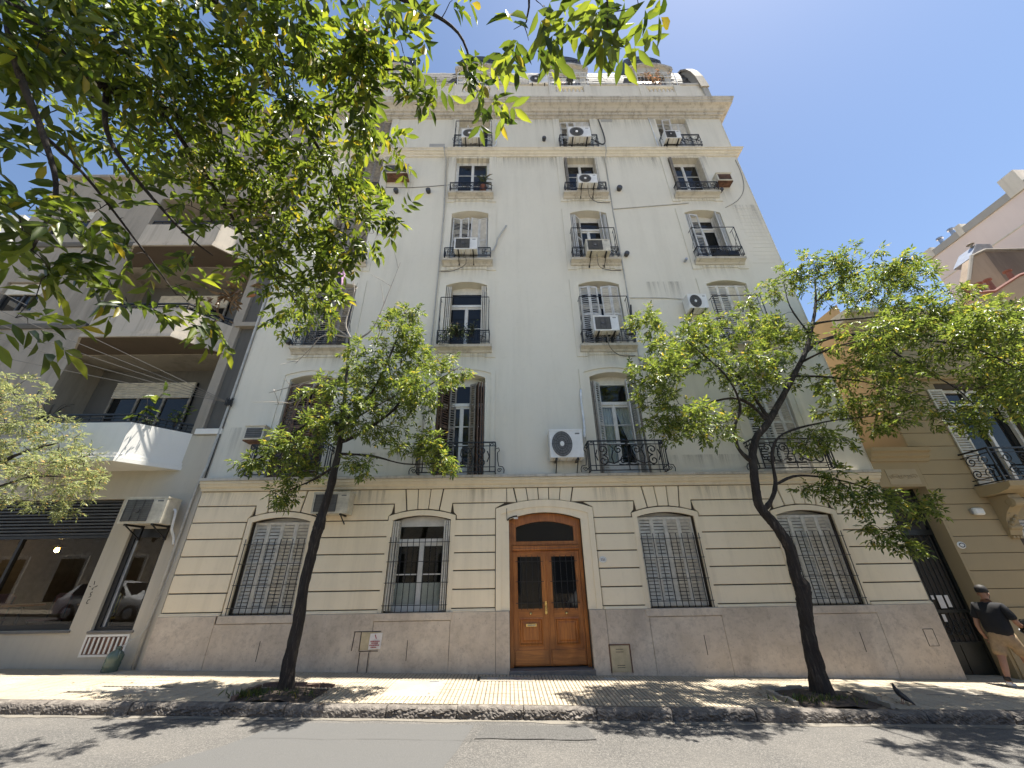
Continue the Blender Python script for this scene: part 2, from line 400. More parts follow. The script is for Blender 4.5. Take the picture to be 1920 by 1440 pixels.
M['opp_a'] = simple('opposite_pale_render', (0.76, 0.70, 0.60), 0.9); M['opp_b'] = simple('opposite_cream_render', (0.72, 0.66, 0.55), 0.9)
M['shop_paint'] = simple('shop_interior_paint', (0.16, 0.13, 0.10), 0.9)
M['slatewall'] = simple('dark_stone_step', (0.16, 0.15, 0.14), 0.5)
# ------------------------------------------------------------------ the street
KERB_Y, ROAD_DZ = -2.2, -0.125
def ground_root(o):
    o.rotation_euler = (0, SLOPE, 0); return o

mb = MB()                                # one sheet of asphalt reaching far along the street, slightly crowned
xs = [-400, -60, -20, -8, -4, -2, 0, 2, 4, 8, 20, 60, 400]; ys = [-10.82, -9, -7.5, -6.5, -5.2, -4, -2.9, KERB_Y+0.05]
for i in range(len(xs)-1):
    for j in range(len(ys)-1):
        zf = lambda y: ROAD_DZ + 0.05*(1-((y+6.5)/4.3)**2) - 0.02
        mb.quad((xs[i], ys[j], zf(ys[j])), (xs[i+1], ys[j], zf(ys[j])), (xs[i+1], ys[j+1], zf(ys[j+1])), (xs[i], ys[j+1], zf(ys[j+1])))
road = tag(ground_root(mb.build('road', M['asphalt'])), kind='structure')
def zroad(y): return ROAD_DZ + 0.05*(1-((y+6.5)/4.3)**2) - 0.02
# far ground under everything
mb = MB(); mb.quad((-600, -600, -1.2), (600, -600, -1.2), (600, 600, -1.2), (-600, 600, -1.2))
tag(ground_root(mb.build('ground', M['soil'])), kind='structure')

# worn concrete gutter strip at the foot of the kerb
mb = MB(); r2 = random.Random(3); x = -26.0; edge = []
while x < 26: edge.append((x, KERB_Y-0.10+r2.uniform(-0.05, 0.04))); x += r2.uniform(0.12, 0.4)
for (xa, ya), (xb, yb) in zip(edge[:-1], edge[1:]):
    mb.quad((xa, ya, zroad(ya)+0.004), (xb, yb, zroad(yb)+0.004), (xb, KERB_Y+0.03, zroad(KERB_Y)+0.012), (xa, KERB_Y+0.03, zroad(KERB_Y)+0.012))
tag(ground_root(mb.build('gutter', M['gutter'])), kind='structure')
# asphalt patch with a jagged cracked edge in front of the door
mb = MB()
pp = [(-0.35, -2.42), (-0.55, -2.95)]
top = [(-0.35+0.2*i, -2.42+r2.uniform(-0.012, 0.012)) for i in range(8)]; bot = [(-0.45+0.22*i, -2.97+r2.uniform(-0.02, 0.02)) for i in range(8)]
for i in range(7):
    a, b_, c, d = bot[i], bot[i+1], top[i+1], top[i]
    mb.quad(*[(p[0], p[1], zroad(p[1])+0.005) for p in (a, b_, c, d)])
tag(ground_root(mb.build('road_patch', M['asphalt_patch'], road)), 'repaired asphalt patch with cracked edge in front of the door')
bpy.data.objects['road_patch'].rotation_euler = (0, 0, 0)
mb = MB(); mb.quad(*[(x_, y_, zroad(y_)+0.0025) for x_, y_ in ((-3.4, -3.3), (-0.62, -3.35), (-0.5, -2.42), (-3.1, -2.40))]); mb.quad(*[(x_, y_, zroad(y_)+0.0025) for x_, y_ in ((-4.3, -4.8), (-0.9, -4.8), (-0.62, -3.35), (-3.4, -3.3))])
mb.build('road_patch', M['asphalt_smooth'], road)
mb = MB()
def crack(path, wdt):
    for (xa, ya), (xb, yb) in zip(path[:-1], path[1:]):
        w1 = wdt*r2.uniform(0.4, 1.3)
        mb.quad((xa, ya-w1, zroad(ya)+0.009), (xb, yb-w1, zroad(yb)+0.009), (xb, yb+w1, zroad(yb)+0.009), (xa, ya+w1, zroad(ya)+0.009))
crack([(p[0], p[1]) for p in bot], 0.007)
crack([(-0.36, -2.4), (-0.42, -2.6), (-0.46, -2.8), (-0.47, -2.95), (-0.5, -3.1), (-0.53, -3.35)], 0.006)
crack([(1.05+0.12*i, -2.45-0.06*i+r2.uniform(-0.02, 0.02)) for i in range(7)], 0.004)
crack([(-3.5+0.4*i, -3.05+r2.uniform(-0.03, 0.03)) for i in range(14)], 0.002)
o = mb.build('road_crack', M['crack'], road)

# pavement slab and vainilla tiles
def ribbed_tile(rows=3):
    mb = MB(); s = 0.198
    mb.box(-s/2, s/2, -s/2, s/2, -0.02, -0.0035)
    k = rows; p = s/k; w2 = p*0.5-0.0085
    for i in range(k):
        cx = -s/2+p*(i+0.5)
        mb.prism([(cx-w2-0.002, -0.0035), (cx+w2+0.002, -0.0035), (cx+w2-0.003, 0.004), (cx-w2+0.003, 0.004)], -s/2+0.003, s/2-0.003)
    return mb
tmb = ribbed_tile(3)
pave = MB().box(-60, 60, KERB_Y+0.13, 1.2, -0.6, -0.018).build('pavement', M['tile_base'])
tag(ground_root(pave), kind='structure')
tile_me = tmb.mesh('paving_tile', M['tile']); tile_me.materials.append(M['tile_base'])
for p_ in list(tile_me.polygons)[:6]: p_.material_index = 1
pits = [(-4.15, -2.95, -1.98, -1.2), (4.35, 5.75, -1.98, -1.05)]
fills = [(-2.05, -1.15, -1.65, -0.55), (-0.55, 0.42, -0.62, -0.28), (1.72, 2.1, -0.45, -0.25), (-6.9, -5.6, -1.75, -1.3), (6.9, 8.3, -1.2, -0.7)]
def covered(x, y, rects, g=0.02): return any(a-g < x < b+g and c-g < y < d+g for a, b, c, d in rects)
near, rest = [], []
ny = int((-KERB_Y-0.3)/0.2)+1
for ix in range(-115, 125):
    x = ix*0.2+0.1
    for iy in range(ny+3):
        y = 0.55-0.1-iy*0.2
        if y < KERB_Y+0.24: continue
        if y > 0 and not (9.0 < x < 10.1): continue
        if covered(x, y, pits, 0.03) or covered(x, y, fills, 0.0): continue
        (near if (-2.9 < x < 3.5) else rest).append((x, y))
near.sort(key=lambda p: p[0]**2+(p[1]+9.3)**2)
rest += near[300:]; near = near[:300]
for (x, y) in near:
    o = bpy.data.objects.new('paving_tile', tile_me); COL.objects.link(o); o.parent = pave
    o.location = (x, y, r2.uniform(-0.0015, 0.0015)); o.rotation_euler = (r2.uniform(-0.006, 0.006), r2.uniform(-0.006, 0.006), 0)
tv = np.array(tmb.v); allv = []; allf = []; base = 0
for (x, y) in rest:
    a = (x < -3.6 and int(math.floor(x/1.4)) % 2 == 0) or x > 6.2
    v = tv.copy()
    if a: v = v[:, [1, 0, 2]]*np.array([1, -1, 1])
    v = v+np.array([x, y, r2.uniform(-0.002, 0.002)])
    allv.append(v); allf += [tuple(i+base for i in f) for f in tmb.f]; base += len(tv)
mm = MB(); mm.v = [tuple(q) for q in np.concatenate(allv)]; mm.f = allf
o = mm.build('paving_tiles', M['tile'], pave); tag(o, kind='stuff'); o.data.materials.append(M['tile_base'])
nf = len(tmb.f); mi = np.zeros(len(mm.f), np.int32); mi[np.arange(len(mm.f)) % nf < 6] = 1; o.data.polygons.foreach_set('material_index', mi)
for k_, (a, b_, c, d) in enumerate(fills):
    MB().box(a, b_, c, d, -0.02, 0.001+0.001*(k_ % 2)).build('cement_fill', M['cement'], pave)
for (a, b_, c, d) in ((-0.42, -0.22, -0.52, -0.36), (0.0, 0.2, -0.5, -0.36), (1.78, 2.0, -0.43, -0.28), (-1.45, -1.28, -0.72, -0.66)):
    m1 = MB().box(a, b_, c, d, 0.0, 0.006); m1.build('utility_cover', M['steel'] if a < 1 else M['patch'], pave)

# kerb of rough granite blocks
kerb = bpy.data.objects.new('kerb', None); COL.objects.link(kerb); tag(ground_root(kerb), kind='structure')
x = -24.0; ki = 0
while x < 26:
    L = r2.uniform(0.8, 1.6); n1 = max(12, int(L/0.024))
    rough = 0.015 if r2.random() < 0.75 else 0.006
    prof = [(0.15, 0.0), (0.10, 0.003), (0.05, 0.0), (0.03, -0.006), (0.012, -0.02), (0.004, -0.036), (0.0, -0.052), (-0.002, -0.068), (-0.004, -0.084), (-0.004, -0.10), (-0.006, -0.118), (-0.006, -0.14), (-0.006, -0.2)]
    dz = r2.uniform(-0.008, 0.008); dy = r2.uniform(-0.012, 0.012)
    mb = MB()
    for i in range(n1+1):
        xx = x+0.006+(L-0.012)*i/n1
        for j, (py, pz) in enumerate(prof):
            e = 0 if i in (0, n1) else 1
            nz = r2.uniform(-1, 1)*0.8+math.sin(xx*9+j*0.7+ki*2)*0.35+math.sin(xx*31+j*1.9+ki)*0.3
            ry = rough*nz*(1 if j >= 3 else 0.15); rz = rough*nz*(0.5 if 2 <= j <= 5 else 0.12)
            if e == 0: ry += 0.012 if j >= 2 else 0
            mb.v.append((xx, KERB_Y+py+dy+ry, pz+dz+rz))
    for i in range(n1):
        for j in range(len(prof)-1):
            a = i*len(prof)+j; b_ = a+len(prof)
            mb.f.append((a, a+1, b_+1, b_))
    mb.f.append(tuple(range(len(prof)-1, -1, -1))); mb.f.append(tuple(n1*len(prof)+j for j in range(len(prof))))
    o = mb.build('kerb_stone', M['granite']); o.parent = kerb
    x += L; ki += 1

# tree pits: soil, brick edging
for pi, (a, b_, c, d) in enumerate(pits):
    s = MB(); n1 = 12; n2 = 9
    for i in range(n1+1):
        for j in range(n2+1):
            xx = a+(b_-a)*i/n1; yy = c-0.05+(d-c+0.05)*j/n2
            hx = (i/n1-0.45)/0.5; hy = (j/n2-0.5)/0.5
            s.v.append((xx, yy, -0.015+0.09*max(0, 1-hx*hx-hy*hy*0.6)+r2.uniform(-0.008, 0.012)))
    for i in range(n1):
        for j in range(n2):
            q = i*(n2+1)+j; s.f.append((q, q+n2+1, q+n2+2, q+1))
    so = s.build('tree_pit_soil', M['soil'], None); so.parent = pave
    # edging bricks, some tipped
    edges = [(a+0.1+0.24*i, d+0.03, 0) for i in range(int((b_-a)/0.24))]
    edges += [(a-0.03, c+0.12+0.24*i, 1) for i in range(3)]
    if pi == 1: edges += [(b_+0.03, c+0.12+0.24*i, 1) for i in range(3)]
    bm_ = MB().box(-0.115, 0.115, -0.035, 0.035, -0.05, 0.055).mesh('edging_brick', M['tile'] if pi == 0 else M['cement'])
    bm_.materials.clear(); bm_.materials.append(M['brickred'] if pi == 0 else M['cement'])
    for (ex, ey, rt) in edges:
        o = bpy.data.objects.new('edging_brick', bm_); COL.objects.link(o); o.parent = pave
        o.location = (ex, ey, r2.uniform(-0.015, 0.02)); o.rotation_euler = (r2.uniform(-0.1, 0.1), r2.uniform(-0.08, 0.08), rt*PI/2+r2.uniform(-0.1, 0.1))
# opposite pavement behind the camera
tag(ground_root(MB().box(-60, 60, -13.2, -10.8, -0.5, -0.02).build('opposite_pavement', M['tile'])), kind='structure')
# ------------------------------------------------------------------ the apartment building
BX0, BX1, BTOP = -7.22, 8.94, 18.95
bld = thing('apartment_building', 'pale grey six-storey apartment building with cream ground floor and wooden double door', 'building', (0.83, 0, 0))
COLS = [-5.22, -1.22, 2.875, 6.87]
HW = 0.63
FL = {2: (3.86, 6.55, 6.69), 3: (7.52, 9.78, 9.92), 4: (10.74, 12.97, 13.11), 5: (13.90, 16.02, 16.02), 6: (16.36, 18.56, 18.56)}
GW = [-5.18, -1.98, 3.63, 6.87]; GHW = 0.66; GZ = (1.07, 2.90, 3.0)
DC, DHW = 0.835, 0.825                    # street door
DZ = (-0.10, 2.88, 3.03)

def wall_openings(mb, x0, x1, z0, z1, ops, y, depth, zbot=None):
    xs = sorted({x0, x1} | {o[0] for o in ops} | {o[1] for o in ops}); zs = sorted({z0, z1} | {o[2] for o in ops} | {o[4] for o in ops})
    xs = [x for x in xs if x0 <= x <= x1]; zs = [z for z in zs if z0 <= z <= z1]
    for i in range(len(xs)-1):
        for j in range(len(zs)-1):
            cx, cz = (xs[i]+xs[i+1])/2, (zs[j]+zs[j+1])/2
            if any(o[0] < cx < o[1] and o[2] < cz < o[4] for o in ops): continue
            mb.quad((xs[i], y, zs[j]), (xs[i+1], y, zs[j]), (xs[i+1], y, zs[j+1]), (xs[i], y, zs[j+1]))
    for (xl, xr, zb, zsp, zc) in ops:
        A = arc(xl, xr, zsp, zc); d = y+depth
        for (xa, za), (xb, zb2) in zip(A[:-1], A[1:]):
            if zc-zsp > 1e-4: mb.quad((xa, y, za), (xb, y, zb2), (xb, y, zc), (xa, y, zc))
            mb.quad((xa, y, za), (xa, d, za), (xb, d, zb2), (xb, y, zb2))
        mb.quad((xl, y, zb), (xl, d, zb), (xl, d, zsp), (xl, y, zsp)); mb.quad((xr, y, zb), (xr, y, zsp), (xr, d, zsp), (xr, d, zb))
        mb.quad((xl, y, zb), (xr, y, zb), (xr, d, zb), (xl, d, zb))
# upper wall
ops = [(c-HW, c+HW, *FL[f]) for f in FL for c in COLS]
mb = MB(); wall_openings(mb, BX0, BX1, 3.62, BTOP, ops, 0.0, 0.34)
mb.build('wall', M['wall'], bld)
# ground wall behind the blocks
gops = [(c-GHW, c+GHW, *GZ) for c in GW] + [(DC-DHW, DC+DHW, *DZ)]
mb = MB(); wall_openings(mb, BX0+0.01, BX1-0.01, -0.45, 3.62, gops, 0.035, 0.30)
mb.build('ground_floor_wall', M['joint'], bld)
# sides, back, roof deck and dark rooms behind
mb = MB(); mb.quad((BX0, 0, -0.5), (BX0, 12, -0.5), (BX0, 12, 21), (BX0, 0, 21)); mb.quad((BX1, 0, -0.5), (BX1, 0, 21), (BX1, 12, 21), (BX1, 12, -0.5))
mb.quad((BX0, 12, -0.5), (BX0, 12, 21), (BX1, 12, 21), (BX1, 12, -0.5)); mb.quad((BX0, 0.3, BTOP+0.3), (BX1, 0.3, BTOP+0.3), (BX1, 12, BTOP+0.3), (BX0, 12, BTOP+0.3))
mb.build('side_wall', M['wall'], bld)
mb = MB(); mb.quad((BX0+.1, 1.5, -0.4), (BX1-.1, 1.5, -0.4), (BX1-.1, 1.5, 18.9), (BX0+.1, 1.5, 18.9))
for z in (3.55, 7.1, 10.3, 13.45, 16.2): mb.quad((BX0+.1, 0.36, z), (BX1-.1, 0.36, z), (BX1-.1, 1.5, z), (BX0+.1, 1.5, z))
mb.build('room_partition', M['interior'], bld)

# --- ground floor rustication: each panel is a piece of its own
CZ = [1.125, 1.48, 1.84, 2.195, 2.55, 2.90, 3.26, 3.60]; JG = 0.012
segs = [(BX0, GW[0]-0.79), (GW[0]+0.79, GW[1]-0.75), (GW[1]+0.75, DC-1.13), (DC+1.13, GW[2]-0.74), (GW[2]+0.74, GW[3]-0.76), (GW[3]+0.76, BX1)]
def block(pts, y0=0.0, y1=0.05, mat='cream', name='facing_block'):
    return MB().prism(pts, y0, y1).build(name, M[mat], bld, bevel=0.007)
for (a, b_) in segs:
    for k in range(5):
        z0, z1 = CZ[k]+JG, CZ[k+1]-JG; e = 0.004*((k*7+int(abs(a)*10)) % 3)
        block([(a+0.008, z0), (b_-0.008, z0), (b_-0.008, z1), (a+0.008, z1)], -e*0.4, 0.05)
# course below and at the arches
def arc_z(c, hw, zs, zc, x):
    h = zc-zs; rad = (hw*hw+h*h)/(2*h); return zc-rad+math.sqrt(max(rad*rad-(x-c)**2, 0))
z0, z1, zl, z2 = CZ[5]+JG, CZ[6]-JG, CZ[6]+JG, CZ[7]-JG
waz = lambda c, x: arc_z(c, 0.76, 3.0, 3.13, x)+.015
daz = lambda x: arc_z(DC, 1.12, 3.13, 3.31, x)+.015
def ends(kind, c, s):
    """outline of the two arch courses where they meet an opening; s=-1: the opening lies to the right, +1: to the left"""
    if kind == 'edge': return [(c, z0), (c, z1)], [(c, zl), (c, z2)]
    if kind == 'win': return [(c+s*.79, z0), (c+s*.79, 2.99), (c+s*.72, 3.06), (c+s*.69, z1)], [(c+s*.67, zl), (c+s*.645, waz(c, c+s*.645)), (c+s*.39, waz(c, c+s*.39)), (c+s*.46, z2)]
    return [(c+s*1.135, z0), (c+s*1.135, 3.14), (c+s*.93, z1)], [(c+s*.9, zl), (c+s*.65, daz(c+s*.65)), (c+s*.72, z2)]
seq = [('edge', BX0+.008), ('win', GW[0]), ('win', GW[1]), ('door', DC), ('win', GW[2]), ('win', GW[3]), ('edge', BX1-.008)]
for (ka, ca), (kb, cb_) in zip(seq[:-1], seq[1:]):
    LA, LB = ends(ka, ca, 1); RA, RB = ends(kb, cb_, -1)
    block(RA+LA[::-1]); block(RB+LB[::-1])
for c in GW:
    e = [(-0.44, -0.37), (-0.15, -0.125), (0.15, 0.125), (0.44, 0.37)]
    for (t0, b0), (t1, b1) in zip(e[:-1], e[1:]):
        block([(c+b0+.01, waz(c, c+b0)), (c+b1-.01, waz(c, c+b1)), (c+t1-.01, z2), (c+t0+.01, z2)], -0.003, 0.05, name='voussoir')
e = [(-0.70, -0.63), (-0.41, -0.37), (-0.13, -0.12), (0.13, 0.12), (0.41, 0.37), (0.70, 0.63)]
for (t0, b0), (t1, b1) in zip(e[:-1], e[1:]):
    block([(DC+b0+.01, daz(DC+b0)), (DC+b1-.01, daz(DC+b1)), (DC+t1-.01, z2), (DC+t0+.01, z2)], -0.003, 0.05, name='voussoir')
# window surrounds of the ground floor
for c in GW:
    inn = [(c-GHW, 1.07)] + arc(c-GHW, c+GHW, 2.90, 3.0) + [(c+GHW, 1.07)]
    out = [(c-0.765, 1.07)] + arc(c-0.765, c+0.765, 2.99, 3.115) + [(c+0.765, 1.07)]
    MB().band(inn, out, -0.012, 0.05).build('window_surround', M['cream'], bld)
# door surround with two steps
for k, (hi, ho, zi, zo, yf) in enumerate(((0.825, 1.0, 0, 0.12, -0.01), (1.0, 1.12, 0.12, 0.26, -0.035))):
    inn = [(DC-hi, 1.07)] + arc(DC-hi, DC+hi, 2.88+zi, 3.03+zi) + [(DC+hi, 1.07)]
    out = [(DC-ho, 1.07)] + arc(DC-ho, DC+ho, 2.88+zo-0.02*k, 3.03+zo+0.02*k) + [(DC+ho, 1.07)]
    MB().band(inn, out, yf, 0.06).build('door_surround', M['cream'], bld)
# plinth slabs of travertine and the torus line above them
pj = [BX0, -6.02, -4.4, -2.78, -1.215, -0.28, 0.005]; pj2 = [1.665, 2.0, 2.89, 4.4, 6.15, 7.65, BX1]
for js in (pj, pj2):
    for a, b_ in zip(js[:-1], js[1:]):
        wide = any(abs((a+b_)/2-c) < 0.55 and (b_-a) > 1.2 for c in GW)
        top = 0.92 if wide else 1.068
        MB().box(a+0.003, b_-0.003, -0.055, 0.04, -0.45, top-0.003).build('plinth_slab', M['marble'], bld, bevel=0.004)
for (a, b_) in segs:
    MB().profx([(0.04, 1.07), (-0.045, 1.07), (-0.045, 1.085), (-0.02, 1.10), (-0.02, 1.118), (0.04, 1.118)], a+0.004 if a > BX0 else a, b_-0.004 if b_ < BX1 else b_).build('plinth_moulding', M['cream'], bld)
for c in GW:
    MB().box(c-0.80, c+0.80, -0.075, 0.30, 0.925, 1.066).build('window_sill', M['marble'], bld, bevel=0.006)
# small slots and covers in the plinth
for (xx, zz) in ((-5.0, 0.45), (-2.05, 0.42), (3.95, 0.42), (7.15, 0.42)):
    MB().box(xx-0.006, xx+0.006, -0.058, -0.05, zz-0.17, zz+0.17).build('weep_slot', M['black'], bld)

# --- cornices
def corn(name, prof, mat, x0=BX0, x1=BX1, ret=True):
    # profile [(projection, z)], run along the facade with a mitred return on the right
    mb = MB(); k = len(prof)
    ring = []
    for (d, z) in prof:
        ring.append([(x0, -d, z), (x1+(d if ret else 0), -d, z), (x1+(d if ret else 0), 6.0 if ret else 0.0, z)])
    for i in range(k-1):
        for s_ in range(2 if ret else 1):
            a, b_ = ring[i], ring[i+1]; mb.quad(a[s_], a[s_+1], b_[s_+1], b_[s_])
    mb.poly([r_[0] for r_ in ring][::-1])
    if not ret: mb.poly([r_[1] for r_ in ring])
    return mb.build(name, mat, bld)
corn('lower_cornice', [(0.0, 3.60), (0.05, 3.605), (0.06, 3.66), (0.10, 3.68), (0.12, 3.70), (0.13, 3.745), (0.16, 3.75), (0.165, 3.80), (0.16, 3.812), (0.0, 3.835)], M['corn_cream'], ret=False)
corn('cornice_capping', [(0.0, 3.836), (0.18, 3.812), (0.20, 3.815), (0.20, 3.875), (0.0, 3.89)], M['cornice'], ret=False)
corn('string_course', [(0.0, 16.02+.08), (0.05, 16.11), (0.06, 16.17), (0.11, 16.19), (0.14, 16.24), (0.20, 16.26), (0.21, 16.33), (0.24, 16.335), (0.245, 16.37), (0.0, 16.40)], M['trim'])
corn('main_cornice', [(0.0, 18.60), (0.06, 18.605), (0.06, 18.70), (0.13, 18.705), (0.14, 18.83), (0.20, 18.84), (0.24, 18.92), (0.33, 18.99), (0.44, 19.02), (0.45, 19.12), (0.48, 19.13), (0.50, 19.22), (0.52, 19.23), (0.52, 19.30), (0.0, 19.36)], M['cornice'])
dm = MB().box(-0.038, 0.038, -0.135, -0.05, 18.715, 18.80).mesh('dentil', M['cornice'])
for i in range(int((BX1-BX0)/0.135)): inst('dentil', dm, (BX0+0.08+i*0.135, -0.0, 0.0), bld)

# --- window surrounds, sills of the upper floors
for f, (zb, zs, zc) in FL.items():
    for c in COLS:
        if f == 2:
            for hi, ho, dz, yf in ((HW, 0.78, 0.13, -0.025), (0.78, 0.90, 0.24, -0.05)):
                d0 = 0 if hi == HW else 0.13
                inn = [(c-hi, zb+.04)] + arc(c-hi, c+hi, zs+d0, zc+d0) + [(c+hi, zb+.04)]
                out = [(c-ho, zb+.04)] + arc(c-ho, c+ho, zs+dz, zc+dz) + [(c+ho, zb+.04)]
                MB().band(inn, out, yf, 0.0).build('window_surround', M['wall'], bld)
        else:
            ap = {3: 7.2, 4: 10.4, 5: 13.58, 6: 16.4}[f]; tp = {3: 10.1, 4: 13.3, 5: 16.1, 6: 18.6}[f]
            ho = 0.90
            inn = [(c-HW, zb)] + arc(c-HW, c+HW, zs, zc) + [(c+HW, zb)]
            n_ = len(inn)-2
            out = [(c-ho, zb)] + [(c-ho+2*ho*i/(n_-1), tp-(0.0 if f > 4 else 0.09*(2*i/(n_-1)-1)**2)) for i in range(n_)] + [(c+ho, zb)]
            MB().band(inn, out, -0.028, 0.0).build('window_surround', M['wall'], bld)
            if f < 6:
                mb = MB().prism([(c-0.9, zb-0.001), (c-0.9, ap), (c-0.62, ap), (c-0.55, ap+0.05), (c+0.55, ap+0.05), (c+0.62, ap), (c+0.9, ap), (c+0.9, zb-0.001)][::-1], -0.026, 0.0)
                mb.build('window_apron', M['wall'], bld)
                MB().profx([(0.0, zb-0.19), (-0.06, zb-0.185), (-0.09, zb-0.13), (-0.15, zb-0.10), (-0.20, zb-0.085), (-0.22, zb-0.08), (-0.225, zb-0.005), (0.33, zb+0.004), (0.33, zb-0.19)][::-1], c-0.80, c+0.80).build('window_sill', M['cornice'], bld)

# --- joinery
def shutter_mesh(w_, h, mat, slat=0.066, mids=1, cover=0.34):
    mb = MB(); st = 0.042; t = 0.016
    mb.box(0, st, -t, t, 0, h); mb.box(w_-st, w_, -t, t, 0, h)
    rails = [0.0]+[h*(i+1)/(mids+1) for i in range(mids)]+[h-0.06]
    for z in rails: mb.box(st, w_-st, -t*0.9, t*0.9, z, z+0.06)
    for a, b_ in zip(rails[:-1], rails[1:]):
        k = max(1, int((b_-a-0.06)/slat)); p = (b_-a-0.06)/k
        for i in range(k):
            z = a+0.06+p*(i+0.5)
            n = len(mb.v); x0, x1 = st-0.002, w_-st+0.002; hh = p*cover
            mb.v += [(x0, -0.015, z-hh), (x1, -0.015, z-hh), (x1, 0.012, z+hh*0.75), (x0, 0.012, z+hh*0.75), (x0, -0.009, z-hh-0.004), (x1, -0.009, z-hh-0.004), (x1, 0.018, z+hh*0.75-0.006), (x0, 0.018, z+hh*0.75-0.006)]
            mb.f += [(n, n+1, n+2, n+3), (n+7, n+6, n+5, n+4), (n, n+4, n+5, n+1)]
    return mb.mesh('shutter', mat)
SH = {}
def shutter(parent, x, y, z, w_, h, rz, matk, tilt=0.0):
    k = (round(w_, 3), round(h, 2), matk)
    if k not in SH: SH[k] = shutter_mesh(w_, h, M[matk], cover=0.45 if matk == 'shut_pale' else 0.34)
    return inst('shutter', SH[k], (x, y, z), parent, rot=(0, tilt, rz))
def window(c, hw, zb, zs, zc, y=0.26, mat='win_white', transom=None, rows=2, glass='glass', tall=False, film=False):
    mb = MB(); fw = 0.055
    top = zs-0.02
    # box head closing the arch
    A = arc(c-hw, c+hw, zs, zc)
    mb.prism([(c-hw, top-0.1)]+[(c+hw, top-0.1)]+A[::-1], y+0.01, y+0.07)
    mb.box(c-hw, c-hw+fw, y-0.02, y+0.06, zb, top-0.1); mb.box(c+hw-fw, c+hw, y-0.02, y+0.06, zb, top-0.1)
    mb.box(c-hw+fw, c+hw-fw, y-0.018, y+0.06, zb, zb+0.08)
    t0 = top-0.1
    panes = []
    if transom:
        mb.box(c-hw+fw, c+hw-fw, y-0.03, y+0.06, transom, transom+0.09)
        panes.append((c-hw+fw, c+hw-fw, transom+0.09, t0)); t0 = transom
    for s in (-1, 1):
        xa, xb = (c-hw+fw, c) if s < 0 else (c, c+hw-fw)
        mb.box(xa, xa+0.05, y, y+0.05, zb+0.08, t0); mb.box(xb-0.05, xb, y, y+0.05, zb+0.08, t0)
        lo = zb+0.08+(0.30 if tall else 0.05)
        mb.box(xa+0.05, xb-0.05, y+0.002, y+0.048, zb+0.08, lo); mb.box(xa+0.05, xb-0.05, y+0.002, y+0.048, t0-0.06, t0)
        for r_ in range(1, rows):
            z = lo+(t0-0.06-lo)*r_/rows; mb.box(xa+0.05, xb-0.05, y+0.004, y+0.04, z-0.012, z+0.012)
        for r_ in range(rows):
            z0_, z1_ = lo+(t0-0.06-lo)*r_/rows, lo+(t0-0.06-lo)*(r_+1)/rows
            panes.append((xa+0.05, xb-0.05, z0_, z1_))
    mb.box(c-0.022, c+0.022, y-0.02, y-0.001, zb+0.08, t0)
    wn = mb.build('window', M[mat], bld)
    for i, (a, b_, z0_, z1_) in enumerate(panes):
        MB().box(a-0.002, b_+0.002, y+0.018, y+0.024, z0_, z1_).build('pane', M[glass], wn)
    return wn
def curtain(wn, x0, x1, z0_, z1_, y, skew=0.0):
    mb = MB(); n = 28; m_ = 6
    for j in range(m_+1):
        for i in range(n+1):
            t = i/n; v = j/m_
            wd = 1-skew*(1-v)**1.3
            mb.v.append((x1-(x1-x0)*(1-t)*wd if skew > 0 else x0+(x1-x0)*t, y+0.018*math.sin(t*PI*13)+0.006*math.sin(t*37+j), z0_+(z1_-z0_)*v))
    for j in range(m_):
        for i in range(n): a = j*(n+1)+i; mb.f.append((a, a+1, a+n+2, a+n+1))
    return mb.build('curtain', M['curtain'], wn, smooth=True)

def folded(wn, c, hw, zb, h, side, matk, leafw, n=2, ang=8, y=0.02, dx=0.0):
    # bifold leaves stacked against the reveal
    for i in range(n):
        x = c+side*(hw-0.03-0.05*i-dx)
        shutter(wn, x, y+0.02*i, zb+0.03, leafw, h, R(90+ang*(1 if (i % 2) else -1)*0.5), matk)
def closed(wn, c, hw, zb, h, matk, gap=0.0, zig=0.0, y=0.05):
    lw = (2*hw-0.06-gap)/4
    x = c-hw+0.03; yy = y
    for i, a in enumerate((-zig, zig)):
        shutter(wn, x, yy, zb+0.03, lw, h, a, matk); x += lw*math.cos(a); yy += lw*math.sin(a)
    x = c+hw-0.03; yy = y
    for i, a in enumerate((PI+zig, PI-zig)):
        shutter(wn, x, yy, zb+0.03, lw, h, a, matk); x += lw*math.cos(a); yy += lw*math.sin(a)

lw = 0.30
